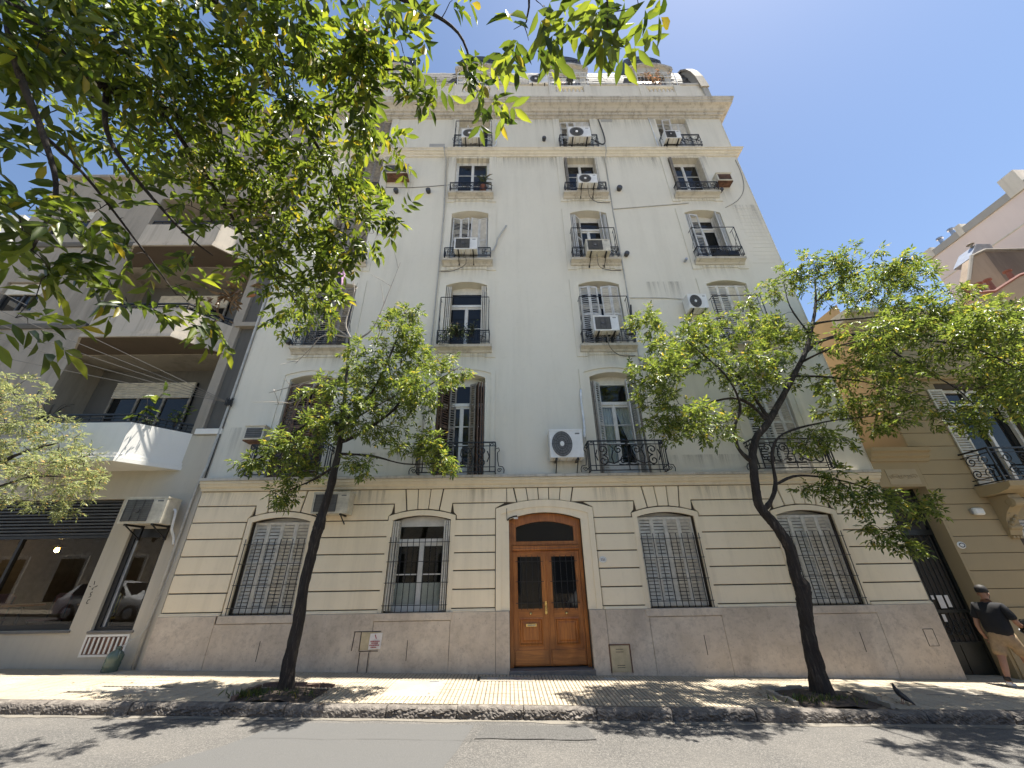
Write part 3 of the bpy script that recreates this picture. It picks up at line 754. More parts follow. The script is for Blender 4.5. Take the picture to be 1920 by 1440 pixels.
# floor 2 (tall french windows)
for ci, c in enumerate(COLS):
    zb, zs, zc = FL[2]
    wn = window(c, HW, zb, zs, zc, 0.27, transom=5.82, rows=3, glass='glass_clear' if ci == 2 else 'glass', tall=True)
    h = 2.55
    if ci == 0:
        closed(wn, c, HW, zb, h, 'shut_brown', 0.05, 0.12)
    elif ci == 1:
        for i, (x, a, m_) in enumerate(((c-HW+0.04, 78, 'shut_brown'), (c-HW+0.10, 48, 'shut_brown'), (c-HW+0.30, 22, 'shut_dull'))):
            shutter(wn, x, 0.0 if i == 0 else (0.02 if i == 1 else 0.20), zb+0.03, 0.30 if i < 2 else 0.18, h, R(a), m_)
        for i, (x, a, m_) in enumerate(((c+HW-0.04, 96, 'shut_brown'), (c+HW-0.10, 100, 'shut_brown'), (c+HW-0.17, 108, 'shut_brown'), (c+HW-0.25, 155, 'shut_dull'))):
            shutter(wn, x, 0.0 if i < 3 else 0.10, zb+0.03, 0.30 if i < 3 else 0.18, h, R(a), m_)
    elif ci == 2:
        shutter(wn, c-HW+0.03, 0.0, zb+0.03, 0.28, h, R(88), 'shut_dull'); shutter(wn, c-HW+0.08, 0.0, zb+0.03, 0.28, h, R(84), 'shut_dull'); shutter(wn, c-HW+0.12, 0.02, zb+0.03, 0.20, h, R(38), 'shut_grey')
        shutter(wn, c+HW-0.03, 0.0, zb+0.03, 0.28, h, R(92), 'shut_dull'); shutter(wn, c+HW-0.08, -0.02, zb+0.03, 0.29, h, R(112), 'shut_grey'); shutter(wn, c+HW-0.30, -0.10, zb+0.03, 0.29, h, R(80), 'shut_grey')
        curtain(wn, c-0.52, c-0.04, zb+0.4, 5.8, 0.37); curtain(wn, c+0.06, c+0.54, 4.35, 5.8, 0.37, 0.85)
    else:
        closed(wn, c, HW, zb, h, 'shut_grey', 0.0, 0.03)
# floor 3
for ci, c in enumerate(COLS):
    zb, zs, zc = FL[3]; h = 2.2
    wn = window(c, HW, zb, zs, zc, 0.27, transom=9.14, rows=2)
    if ci == 1:
        for s in (-1, 1):
            for i in range(3): shutter(wn, c+s*(HW-0.04-0.055*i), -0.01, zb+0.03, 0.27, h, R(90+s*(2-i)*2), 'shut_pale')
    elif ci == 2: closed(wn, c, HW, zb, h, 'shut_grey', 0.09, 0.16)
    elif ci == 0: closed(wn, c, HW, zb, h, 'shut_dull', 0.0, 0.04)
    else: closed(wn, c, HW, zb, h, 'shut_pale', 0.0, 0.03)
# floor 4
for ci, c in enumerate(COLS):
    zb, zs, zc = FL[4]; h = 2.17
    wn = window(c, HW, zb, zs, zc, 0.27, transom=12.4, rows=2)
    if ci == 1: closed(wn, c, HW, zb, h, 'shut_grey', 0.03, -0.22, 0.12)
    elif ci == 0: closed(wn, c, HW, zb, h, 'shut_dull', 0.0, 0.04)
    else:
        m_ = 'shut_grey'
        for i, (x, y, a) in enumerate(((-HW+0.04, 0.0, 86), (-HW+0.10, 0.0, 82), (-HW+0.14, 0.0, 40 if ci == 2 else 8))): shutter(wn, c+x, y, zb+0.03, 0.29 if i < 2 or ci == 2 else 0.33, h, R(a), m_)
        for i, (x, y, a) in enumerate(((HW-0.04, 0.0, 94), (HW-0.08, 0.0, 120), (HW-0.24, -0.12, 75))): shutter(wn, c+x, y, zb+0.03, 0.29, h, R(a), m_)
# floor 5 (flat heads)
for ci, c in enumerate(COLS):
    zb, zs, zc = FL[5]; h = 2.0
    wn = window(c, HW, zb, zs, zc, 0.22 if ci != 1 else 0.15, rows=3)
    if ci in (2, 3):
        for s in (-1, 1):
            for i in range(2): shutter(wn, c+s*(HW-0.03-0.05*i), -0.12, zb+0.03, 0.32, h, R(90+s*(5-4*i)), 'shut_dull' if s < 0 else 'shut_pale')
    elif ci == 0: closed(wn, c, HW, zb, h, 'shut_dull', 0.0, 0.03)
# floor 6
for ci, c in enumerate(COLS):
    zb, zs, zc = FL[6]; h = 2.05
    wn = window(c, HW, zb, zs, zc, 0.26, rows=3)
    if ci == 2: closed(wn, c, HW, zb, h, 'shut_grey', 0.0, 0.05)
    elif ci == 3:
        closed(wn, c, HW, zb, h, 'shut_grey', 0.02, 0.05, 0.12); shutter(wn, c-0.50, -0.02, zb+0.06, 0.34, h, R(-6), 'shut_grey', 0.05)
    elif ci == 1:
        shutter(wn, c-0.30, 0.12, zb+0.03, 0.28, h, R(60), 'win_white'); shutter(wn, c+0.32, 0.12, zb+0.03, 0.28, h, R(115), 'win_white')
    else: closed(wn, c, HW, zb, h, 'shut_dull', 0.0, 0.03)
# ground floor windows with bar grilles
for ci, c in enumerate(GW):
    zb, zs, zc = GZ
    wn = window(c, GHW, zb, zs, zc, 0.22, transom=2.42, rows=2, glass='glass_clear' if ci == 1 else 'glass')
    if ci == 1:
        for s in (-1, 1):
            for i in range(3): shutter(wn, c+s*(GHW-0.03-0.05*i), 0.0, zb+0.03, 0.22, 1.78, R(90+s*(2-i)*2), 'shut_pale')
        MB().box(c-0.55, c+0.55, 0.262, 0.268, zb+0.1, 1.62).build('frosted_film', M['curtain'], wn)
    else: closed(wn, c, GHW, zb, 1.80, 'shut_pale', 0.0, 0.0, 0.12)
    gr = MB()
    for z in (1.20, 1.62, 2.03, 2.42): gr.bar((c-GHW-0.02, -0.07, z), (c+GHW+0.02, -0.07, z), 0.007)
    g_ = gr.build('window_grille', M['iron'], bld)
    bm_ = MB().bar((0, -0.075, 1.075), (0, -0.075, 2.53), 0.007).mesh('bar', M['iron'])
    nb = 11
    for i in range(nb): inst('bar', bm_, (c-GHW+0.01+(2*GHW-0.02)*i/(nb-1), 0, 0), g_)

# --- ironwork
def small_railing(c, zb, h, proj=0.27, hw=0.73, guard=None, cage=None):
    mb = MB(); y = -proj
    for z, r_ in ((zb+0.02, 0.010), (zb+0.07, 0.006), (zb+h-0.06, 0.006), (zb+h, 0.013)):
        mb.bar((c-hw, y, z), (c+hw, y, z), r_); mb.bar((c-hw, y, z), (c-hw, 0, z), r_); mb.bar((c+hw, y, z), (c+hw, 0, z), r_)
    for x in (-hw, -hw*0.5, -0.10, 0.10, hw*0.5, hw): mb.bar((c+x, y, zb), (c+x, y, zb+h), 0.009)
    ih = h-0.13; zc_ = zb+0.07+ih/2; r_ = ih*0.27
    for s in (-1, 1):
        for q in (0.3, 0.75):
            xm = c+s*hw*q
            for t in (-1, 1):
                mb.tube([(px, y, pz) for px, pz in spiral(xm+t*r_*0.75, zc_+t*s*r_*0.55, r_, 1.5, PI/2*t, s)], 0.009, 4)
            mb.tube([(xm-r_*1.5, y, zc_+s*r_*0.9), (xm, y, zc_), (xm+r_*1.5, y, zc_-s*r_*0.9)], 0.009, 4)
            mb.tube([(xm-r_*0.9, y, zc_-ih/2), (xm-r_*1.3, y, zc_), (xm-r_*0.9, y, zc_+ih/2)], 0.008, 4)
            mb.tube([(xm+r_*0.9, y, zc_-ih/2), (xm+r_*1.3, y, zc_), (xm+r_*0.9, y, zc_+ih/2)], 0.008, 4)
        for k in range(3):
            yy = -proj*(0.25+0.25*k); mb.bar((c+s*hw, yy, zb), (c+s*hw, yy, zb+h), 0.006)
        mb.tube([(c+s*0.02, y, zb+0.07), (c+s*0.085, y, zc_-ih*.2), (c+s*0.02, y, zc_), (c+s*0.085, y, zc_+ih*.2), (c+s*0.02, y, zb+h-0.06)], 0.010, 4)
    mb.lathe([(0.001, -0.02), (0.045, -0.012), (0.045, 0.012), (0.001, 0.02)], (c, y, zc_), 8, 'y')
    rl = mb.build('railing', M['iron'], bld)
    if guard or cage:
        top = guard or cage; g2 = MB()
        pts = [(c-hw+0.02, y, zb+h), (c-hw+0.02, y, top), (c+hw-0.02, y, top), (c+hw-0.02, y, zb+h)]
        for a, b_ in zip(pts[:-1], pts[1:]): g2.bar(a, b_, 0.010)
        for s in (-1, 1):
            x = c+s*(hw-0.02); g2.bar((x, y, top), (x, 0.02, top), 0.007); g2.bar((x, y*0.5, zb+h), (x, y*0.5, top), 0.006)
            g2.bar((x, 0.0, zb+h+0.1), (x, y, zb+h+0.6), 0.006)
        g2.build('guard_frame', M['iron'], rl)
    return rl
for ci, c in enumerate(COLS):
    small_railing(c, 7.53, 0.40, guard=9.12)
    small_railing(c, 10.75, 0.36, guard=11.98 if ci >= 2 else None)
    small_railing(c, 13.91, 0.36)
    small_railing(c, 16.40, 0.68, cage=18.0 if ci == 1 else None)
def big_railing(c):
    mb = MB(); zb, zt, y, hw = 3.90, 4.62, -0.34, 0.92
    for z, r_ in ((zb+0.005, 0.012), (zb+0.12, 0.009), (zt-0.09, 0.009), (zt, 0.016)):
        mb.bar((c-hw, y, z), (c+hw, y, z), r_)
        for s in (-1, 1): mb.bar((c+s*hw, y, z), (c+s*hw, 0, z), r_)
    for s in (-1, 1):
        for x in (hw, hw-0.13): mb.bar((c+s*x, y, zb), (c+s*x, y, zt), 0.012)
        for k in (0.33, 0.66): mb.bar((c+s*hw, y*k, zb), (c+s*hw, y*k, zt), 0.008)
        P = lambda pts, r_=0.0155: mb.tube([(c+s*px, y, pz) for px, pz in pts], r_, 5)
        P(spiral(0.60, 4.40, 0.13, 1.35, -PI/2, -1)); P(spiral(0.60, 4.14, 0.13, 1.35, PI/2, 1))
        P(spiral(0.22, 4.40, 0.115, 1.4, PI*0.9, -1)); P([(0.11, 4.43), (0.10, 4.30), (0.20, 4.14), (0.36, 4.06), (0.48, 4.10), (0.60, 4.02)])
        P([(0.34, 4.40), (0.40, 4.22), (0.36, 4.06)]); P(spiral(0.13, 4.12, 0.06, 1.2, PI/2, -1)); P([(0.02, 4.05), (0.10, 4.03), (0.24, 4.05)])
        P([(0.335, 4.42), (0.42, 4.53), (0.60, 4.53)]); P(spiral(0.84, 4.55, 0.05, 1.2, 0, 1), 0.010); P([(0.73, 4.40), (0.78, 4.27), (0.73, 4.14)])
        # side consoles hugging the wall
        yy = -0.20
        Q = lambda pts, r_=0.012: mb.tube([(c+s*px, yy, pz) for px, pz in pts], r_, 5)
        Q([(0.94, 4.50), (1.00, 4.52), (1.02, 4.45), (0.97, 4.40), (0.98, 4.20), (1.00, 4.07), (1.10, 4.05), (1.13, 3.98), (1.12, 3.90)]); Q(spiral(1.02, 3.97, 0.06, 1.4, 0, 1), 0.010)
    mb.bar((c, y, zb), (c, y, zt-0.09), 0.009)
    for z in (4.05, 4.24, 4.55): mb.lathe([(0.001, -0.022), (0.035, -0.012), (0.035, 0.012), (0.001, 0.022)], (c, y, z), 8, 'y')
    return mb.build('railing', M['iron'], bld)
for c in COLS: big_railing(c)

# --- street door
dmb = MB(); yb = 0.20
A = arc(DC-DHW, DC+DHW, 2.88, 3.03)
dmb.box(DC-DHW, DC-DHW+0.075, yb-0.03, yb+0.07, 0.06, 2.88); dmb.box(DC+DHW-0.075, DC+DHW, yb-0.03, yb+0.07, 0.06, 2.88)
inn = arc(DC-DHW+0.16, DC+DHW-0.16, 2.73, 2.85); out = arc(DC-DHW, DC+DHW, 2.88, 3.03)
dmb.band(inn, out, yb-0.028, yb+0.06)
dmb.band([(DC-DHW+0.16, 2.42), (DC-DHW+0.16, 2.73)], [(DC-DHW+0.076, 2.42), (DC-DHW+0.076, 2.8)], yb-0.02, yb+0.05)
dmb.band([(DC+DHW-0.16, 2.42), (DC+DHW-0.16, 2.73)], [(DC+DHW-0.076, 2.42), (DC+DHW-0.076, 2.8)], yb-0.02, yb+0.05)
dmb.box(DC-DHW+0.076, DC+DHW-0.076, yb-0.02, yb+0.06, 2.34, 2.42)
dmb.profx([(yb-0.02, 2.22), (yb-0.06, 2.23), (yb-0.075, 2.26), (yb-0.06, 2.28), (yb-0.075, 2.32), (yb-0.02, 2.34), (yb+0.05, 2.34), (yb+0.05, 2.22)][::-1], DC-DHW+0.076, DC+DHW-0.076)
door = dmb.build('door', M['wood'], bld, bevel=0.004)
tag(door, 'varnished oak double door with barred glass and arched transom')
MB().prism([(DC-0.69, 2.41), (DC+0.69, 2.41)]+arc(DC-0.69, DC+0.69, 2.72, 2.86)[::-1], yb+0.03, yb+0.036).build('pane', M['glass'], door)
for s in (-1, 1):
    x0, x1 = (DC-DHW+0.078, DC-0.004) if s < 0 else (DC+0.004, DC+DHW-0.078)
    gx0, gx1 = x0+0.105, x1-0.115
    if s > 0: gx0, gx1 = x0+0.115, x1-0.105
    lf = MB()
    lf.box(x0, gx0, yb, yb+0.05, 0.08, 2.215); lf.box(gx1, x1, yb, yb+0.05, 0.08, 2.215)
    leaf_o = lf.build('door_leaf', M['wood'], door, bevel=0.004)
    for (q0, q1) in ((2.10, 2.215), (0.92, 1.085), (0.08, 0.42)): MB().box(gx0, gx1, yb+0.001, yb+0.049, q0, q1).build('door_rail', M['wood_h'], door)
    # raised and fielded lower panel
    pm = MB(); a, b_, z0_, z1_ = gx0, gx1, 0.42, 0.92
    for k, (ins, yy) in enumerate(((0.0, yb-0.012), (0.025, yb-0.02), (0.05, yb+0.02), (0.075, yb+0.022), (0.10, yb+0.006))):
        pm.v += [(a+ins, yy, z0_+ins), (b_-ins, yy, z0_+ins), (b_-ins, yy, z1_-ins), (a+ins, yy, z1_-ins)]
    for k in range(4):
        for j in range(4): pm.f.append((k*4+j, k*4+(j+1) % 4, k*4+4+(j+1) % 4, k*4+4+j))
    pm.f.append((16, 17, 18, 19)); pm.build('door_panel', M['wood'], door)
    MB().box(x0+0.03, x1-0.03, yb-0.022, yb+0.002, 0.10, 0.355).build('kick_board', M['wood_h'], door, bevel=0.006)
    MB().box(gx0-0.001, gx1+0.001, yb+0.03, yb+0.035, 1.08, 2.105).build('pane', M['glass'], door)
    br = MB()
    for z in (1.19, 1.60, 2.0): br.bar((gx0-0.05, yb-0.02, z), (gx1+0.05, yb-0.02, z), 0.007)
    for i in range(4): xx = gx0+(gx1-gx0)*(i+0.5)/4; br.bar((xx, yb-0.024, 1.06), (xx, yb-0.024, 2.13), 0.006)
    br.build('door_grille', M['iron'], door)
    xm = (gx0+gx1)/2
    MB().lathe([(0.001, -0.055), (0.022, -0.05), (0.028, -0.035), (0.014, -0.02), (0.014, 0.0), (0.03, 0.001), (0.03, 0.012)], (xm, yb-0.006, 0.995), 14, 'y').build('door_knob', M['brass'], door, smooth=True)
lt = MB(); xm = DC-0.375; lt.box(xm-0.115, xm+0.115, yb-0.028, yb-0.018, 0.755, 0.815); lt.build('letter_slot', M['brass'], door, bevel=0.004)
MB().box(xm-0.085, xm+0.085, yb-0.032, yb-0.029, 0.772, 0.798).build('letter_flap', M['meter'], door)
hp = MB(); hp.box(DC-0.075, DC-0.022, yb-0.012, yb+0.001, 0.98, 1.22); hp.build('handle_plate', M['brass'], door, bevel=0.003)
hp = MB(); hp.tube([(DC-0.05, yb-0.01, 1.14), (DC-0.05, yb-0.05, 1.14), (DC-0.05, yb-0.06, 1.10), (DC-0.05, yb-0.05, 1.05), (DC-0.05, yb-0.012, 1.04)], 0.009, 6); hp.build('door_handle', M['brass'], door, smooth=True)
MB().bar((DC+0.006, yb-0.006, 0.08), (DC+0.006, yb-0.006, 2.2), 0.012).build('meeting_strip', M['wood'], door)
MB().box(DC-DHW-0.02, DC+DHW+0.02, -0.10, 0.36, -0.2, 0.055).build('door_step', M['slatewall'], bld, bevel=0.008)

# --- fittings on the ground floor
mp = MB().lathe([(0.001, -0.012), (0.075, -0.010), (0.085, 0.0)], (0, 0, 0), 24, 'y'); mp.v = [(x*1.0, y, z*0.78) for x, y, z in mp.v]
mp.v = [(x+2.07, y-0.012, z+2.01) for x, y, z in mp.v]
plq = mp.build('number_plaque', M['enamel'], bld)
tm = MB()                                  # 154 in dark digits, as strokes
def digit(mb, segs, x, z, s, y, r_):
    for seg in segs: mb.tube([(x+px*s, y, z+pz*s) for px, pz in seg], r_, 4)
D1 = [[(0.1, 0.8), (0.35, 1), (0.35, 0)]]; D5 = [[(0.7, 1), (0.1, 1), (0.08, 0.55), (0.5, 0.6), (0.7, 0.35), (0.5, 0.02), (0.08, 0.08)]]; D4 = [[(0.55, 0), (0.55, 1), (0.05, 0.32), (0.75, 0.32)]]
for i, dg in enumerate((D1, D5, D4)): digit(tm, dg, 2.03+i*0.032-0.012, 1.985, 0.052, -0.026, 0.004)
tm.build('number_digits', M['ink'], plq)
mt = MB().box(2.01, 2.39, -0.068, -0.05, 0.0, 0.435); md = mt.build('meter_door', M['meter'], bld, bevel=0.006)
fr = MB(); fr.band([(2.0, -0.01), (2.0, 0.445), (2.4, 0.445), (2.4, -0.01)], [(1.985, -0.01), (1.985, 0.46), (2.415, 0.46), (2.415, -0.01)], -0.074, -0.05); fr.build('meter_frame', M['rust'], md)
for z in (0.33, 0.375, 0.075, 0.11): MB().box(2.12, 2.27, -0.0705, -0.066, z-0.004, z+0.004).build('vent_slot', M['ink'], md)
MB().box(8.47, 8.67, -0.06, -0.05, 0.33, 0.62).build('water_meter_cover', M['marble'], bld)
fr = MB()
for a, b_ in (((8.47, 0.33), (8.47, 0.62)), ((8.47, 0.62), (8.67, 0.62)), ((8.67, 0.62), (8.67, 0.33)), ((8.67, 0.33), (8.47, 0.33))): fr.bar((a[0], -0.06, a[1]), (b_[0], -0.06, b_[1]), 0.004)
fr.build('cover_joint', M['ink'], bld)
# broken meter niche with a red printed notice
nb_ = MB().box(-2.99, -2.62, -0.059, -0.05, 0.44, 0.74).build('meter_niche_cover', M['meter'], bld)
fr = MB()
for a, b_ in (((-3.15, 0.43), (-3.13, 0.75)), ((-3.15, 0.75), (-2.60, 0.75)), ((-3.0, 0.75), (-3.0, 0.43)), ((-3.0, 0.42), (-2.62, 0.42)), ((-2.98, 0.4), (-2.98, 0.0)), ((-2.80, 0.4), (-2.80, 0.0))): fr.bar((a[0], -0.06, a[1]), (b_[0], -0.06, b_[1]), 0.006)
fr.build('niche_crack', M['ink'], nb_)
notice = thing('paper_notice', 'white paper notice with red print stuck on the plinth left of the door', 'notice', (-2.69, -0.068, 0.58))
sh = MB(); n_ = 6
for j in range(n_+1):
    for i in range(n_+1): u, v = i/n_, j/n_; sh.v.append((-2.815+0.245*u+0.012*(v-0.5), -0.066-0.006*math.sin(u*5+v*3)-0.01*(u*(1-v))**2, 0.445+0.27*v+0.012*u))
for j in range(n_):
    for i in range(n_): a = j*(n_+1)+i; sh.f.append((a, a+1, a+n_+2, a+n_+1))
sh.build('sheet', M['paper'], notice)
pr = MB()
for z, a, b_ in ((0.585, -2.785, -2.605), (0.555, -2.765, -2.635), (0.52, -2.80, -2.61), (0.485, -2.77, -2.65)):
    x = a
    while x < b_-0.01:
        l_ = rng.uniform(0.012, 0.03); pr.box(x, min(x+l_, b_), -0.0815, -0.0795, z-0.009, z+0.009); x += l_+0.006
pr.prism([(-2.70, 0.70), (-2.715, 0.69), (-2.68, 0.62), (-2.672, 0.635)][::-1], -0.0815, -0.0795)
pr.build('red_print', M['red_ink'], notice)
# small flood light and cable above the door
fl = thing('flood_light', 'small white flood light on black arm above the door', 'lamp', (0.1, 0, 2.9))
MB().tube([(-0.02, 0.0, 2.86), (0.02, -0.06, 2.90), (0.12, -0.10, 2.93), (0.2, -0.10, 2.94)], 0.016, 6).build('arm', M['black'], fl)
MB().box(0.12, 0.22, -0.16, -0.06, 2.875, 2.905).build('lamp_head', M['enamel'], fl, bevel=0.008)
MB().tube([(-0.035, -0.012, 3.58), (-0.03, -0.012, 3.2), (-0.04, -0.05, 3.05), (-0.03, -0.03, 2.86)], 0.006, 5).build('cable', M['cable_dark'], fl)

# --- pipes, cables, vents, patches on the upper wall
def pipe(name, pts, r_, matk): return MB().tube(smooth_path(pts, 3)[0], r_, 7).build(name, M[matk], bld, smooth=True)
for dx, r_, mk in ((0.0, 0.022, 'pipe_grey'), (0.09, 0.012, 'trim')):
    MB().tube([(-2.30+dx, -0.27, 16.38), (-2.28+dx, -0.27, 16.1), (-2.24+dx, -0.04, 15.9), (-2.13+dx*.6, -0.04, 13.2), (-2.13+dx*.6, -0.04, 10.2), (-2.15+dx*.6, -0.04, 7.0), (-2.15+dx*.6, -0.04, 3.9)], r_, 7).build('downpipe', M[mk], bld, smooth=True)
MB().tube([(3.86, -0.27, 16.42), (3.85, -0.27, 16.1), (3.83, -0.04, 15.9), (3.76, -0.04, 13.2), (3.74, -0.04, 11), (3.71, -0.04, 9.0), (3.70, -0.04, 6.9), (3.69, -0.04, 3.9)], 0.02, 7).build('downpipe', M['pipe_grey'], bld, smooth=True)
pipe('conduit', [(3.78, -0.02, 13.18), (5.2, -0.02, 13.33), (6.5, -0.02, 13.47)], 0.016, 'pipe_grey')
pipe('conduit', [(3.72, -0.02, 9.25), (4.6, -0.02, 9.25), (5.4, -0.02, 9.2)], 0.012, 'pipe_grey')
pipe('cable', [(8.86, -0.01, 15.9), (8.86, -0.01, 15.0), (8.7, -0.01, 14.2), (8.3, -0.01, 13.6), (7.7, -0.01, 13.2)], 0.010, 'cable')
pipe('cable', [(-4.6, -0.015, 14.40), (-3.4, -0.015, 14.36), (-2.0, -0.03, 14.48)], 0.010, 'cable')
pipe('cable', [(5.97, -0.03, 18.6), (6.0, -0.03, 17.6), (6.05, -0.03, 16.45)], 0.018, 'pipe_white')
pipe('cable', [(-0.32, -0.05, 18.25), (-0.33, -0.05, 17.2), (-0.36, -0.06, 16.75), (-0.6, -0.1, 16.6)], 0.028, 'pipe_white')
pipe('cable', [(3.86, -0.05, 18.5), (3.95, -0.06, 17.6), (3.95, -0.08, 16.95), (3.8, -0.1, 16.75), (3.5, -0.2, 16.8)], 0.024, 'cable_dark')
pipe('cable', [(0.02, -0.05, 12.35), (-0.25, -0.06, 11.75), (-0.30, -0.06, 11.5), (-0.42, -0.1, 11.15), (-0.6, -0.3, 10.95)], 0.028, 'pipe_grey')
pipe('cable', [(3.74, -0.06, 8.95), (3.70, -0.07, 8.6), (3.66, -0.10, 8.1), (3.68, -0.15, 7.85), (3.4, -0.3, 7.75)], 0.028, 'cable_dark')
pipe('cable', [(1.97, -0.05, 6.15), (1.95, -0.06, 5.8), (1.96, -0.07, 5.4), (1.95, -0.12, 5.05), (1.90, -0.2, 4.75)], 0.03, 'pipe_white')
for (a, b_) in (((2.8, 7.75), 7.2), ((-1.3, 10.8), 10.35), ((2.85, 10.7), 10.35), ((2.9, 13.9), 13.5)):
    s = 0.9 if a[0] > 0 else -0.9
    pipe('drain_hose', [(a[0], -0.4, a[1]), (a[0]+0.05, -0.25, a[1]-0.35), (a[0]+s*0.4, -0.04, b_+0.02), (a[0]+s*0.9, -0.03, b_)], 0.012, 'cable')
for (x, z, r_) in ((-2.75, 14.1, 0.09), (-3.9, 14.1, 0.09), (4.13, 14.2, 0.10), (1.56, 17.15, 0.08), (7.8, 14.07, 0.07), (3.92, 11.0, 0.08), (-6.17, 7.74, 0.09), (5.78, 10.72, 0.045)):
    MB().lathe([(r_*0.8, 0.0), (r_*0.8, -0.06), (r_, -0.065), (r_, -0.13), (r_*0.9, -0.15), (r_*0.5, -0.15)], (x, 0, z), 14, 'y').build('flue_vent', M['ac_dark'] if r_ > 0.05 else M['steel'], bld)
for (x0, x1, z0_, z1_) in ((-2.95, -2.35, 16.72, 16.95), (3.98, 4.45, 18.40, 18.60), (-4.35, -3.45, 11.95, 12.3)):
    MB().box(x0, x1, -0.006, 0.0, z0_, z1_).build('cement_patch', M['patch'] if z0_ > 13 else M['trim'], bld)
# feint brick courses showing through the render near the right edge
for i in range(16):
    zz = 13.2-i*0.17; MB().box(8.0+0.1*(i % 3), 8.9, -0.005, 0.0, zz, zz+0.02).build('render_ridge', M['wall'], bld)
# rounded edge strip
MB().box(BX1-0.012, BX1+0.012, -0.012, 0.3, 3.9, 18.6).build('corner_bead', M['trim'], bld)

# --- rain and drip stains below sills, brackets and cornices
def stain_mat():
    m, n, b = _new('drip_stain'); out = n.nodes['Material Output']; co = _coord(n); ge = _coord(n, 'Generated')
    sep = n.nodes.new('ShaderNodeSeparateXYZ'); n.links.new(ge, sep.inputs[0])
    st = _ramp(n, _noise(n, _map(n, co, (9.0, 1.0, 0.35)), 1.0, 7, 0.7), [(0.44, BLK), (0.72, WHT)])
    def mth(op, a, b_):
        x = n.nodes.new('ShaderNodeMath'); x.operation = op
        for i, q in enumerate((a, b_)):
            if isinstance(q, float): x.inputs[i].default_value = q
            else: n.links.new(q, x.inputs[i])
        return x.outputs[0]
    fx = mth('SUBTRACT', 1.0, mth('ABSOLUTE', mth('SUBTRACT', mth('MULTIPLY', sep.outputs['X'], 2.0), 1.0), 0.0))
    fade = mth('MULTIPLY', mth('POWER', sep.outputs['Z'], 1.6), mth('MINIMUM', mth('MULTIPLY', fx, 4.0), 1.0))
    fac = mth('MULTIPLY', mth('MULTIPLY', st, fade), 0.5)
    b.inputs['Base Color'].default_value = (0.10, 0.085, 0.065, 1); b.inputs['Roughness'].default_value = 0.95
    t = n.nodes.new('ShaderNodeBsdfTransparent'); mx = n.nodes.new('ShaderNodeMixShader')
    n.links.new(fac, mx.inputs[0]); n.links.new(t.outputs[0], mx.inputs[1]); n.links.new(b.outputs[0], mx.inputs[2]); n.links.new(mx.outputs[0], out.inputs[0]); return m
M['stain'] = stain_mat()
def stain(x0, x1, z0_, z1_, y=-0.031):
    mb = MB(); mb.quad((x0, y, z0_), (x1, y, z0_), (x1, y, z1_), (x0, y, z1_)); mb.build('drip_stain', M['stain'], bld)
for f in (3, 4, 5):
    for c in COLS:
        zb = FL[f][0]; stain(c-0.85, c+0.85, zb-0.75, zb-0.17)
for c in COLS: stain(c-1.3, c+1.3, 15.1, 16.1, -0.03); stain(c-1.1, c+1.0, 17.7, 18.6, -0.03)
for (a, b_, z0_, z1_) in ((0.95, 1.95, 3.9, 4.3), (-4.0, 0.0, 3.9, 4.5), (3.7, 6.0, 3.9, 4.35), (-7.1, -6.2, 3.9, 5.2), (4.3, 5.6, 8.9, 9.9), (-2.1, 2.1, 15.3, 16.1), (4.0, 5.9, 15.2, 16.1), (0.0, 2.0, 17.9, 18.6), (4.0, 6.0, 17.6, 18.6), (-3.9, -3.3, 13.2, 14.7), (7.6, 8.3, 13.2, 14.3), (8.0, 8.9, 11.0, 13.4)): stain(a, b_, z0_, z1_, -0.0035)
for (a, b_) in segs: stain(a, b_, 2.95, 3.58, -0.0045)

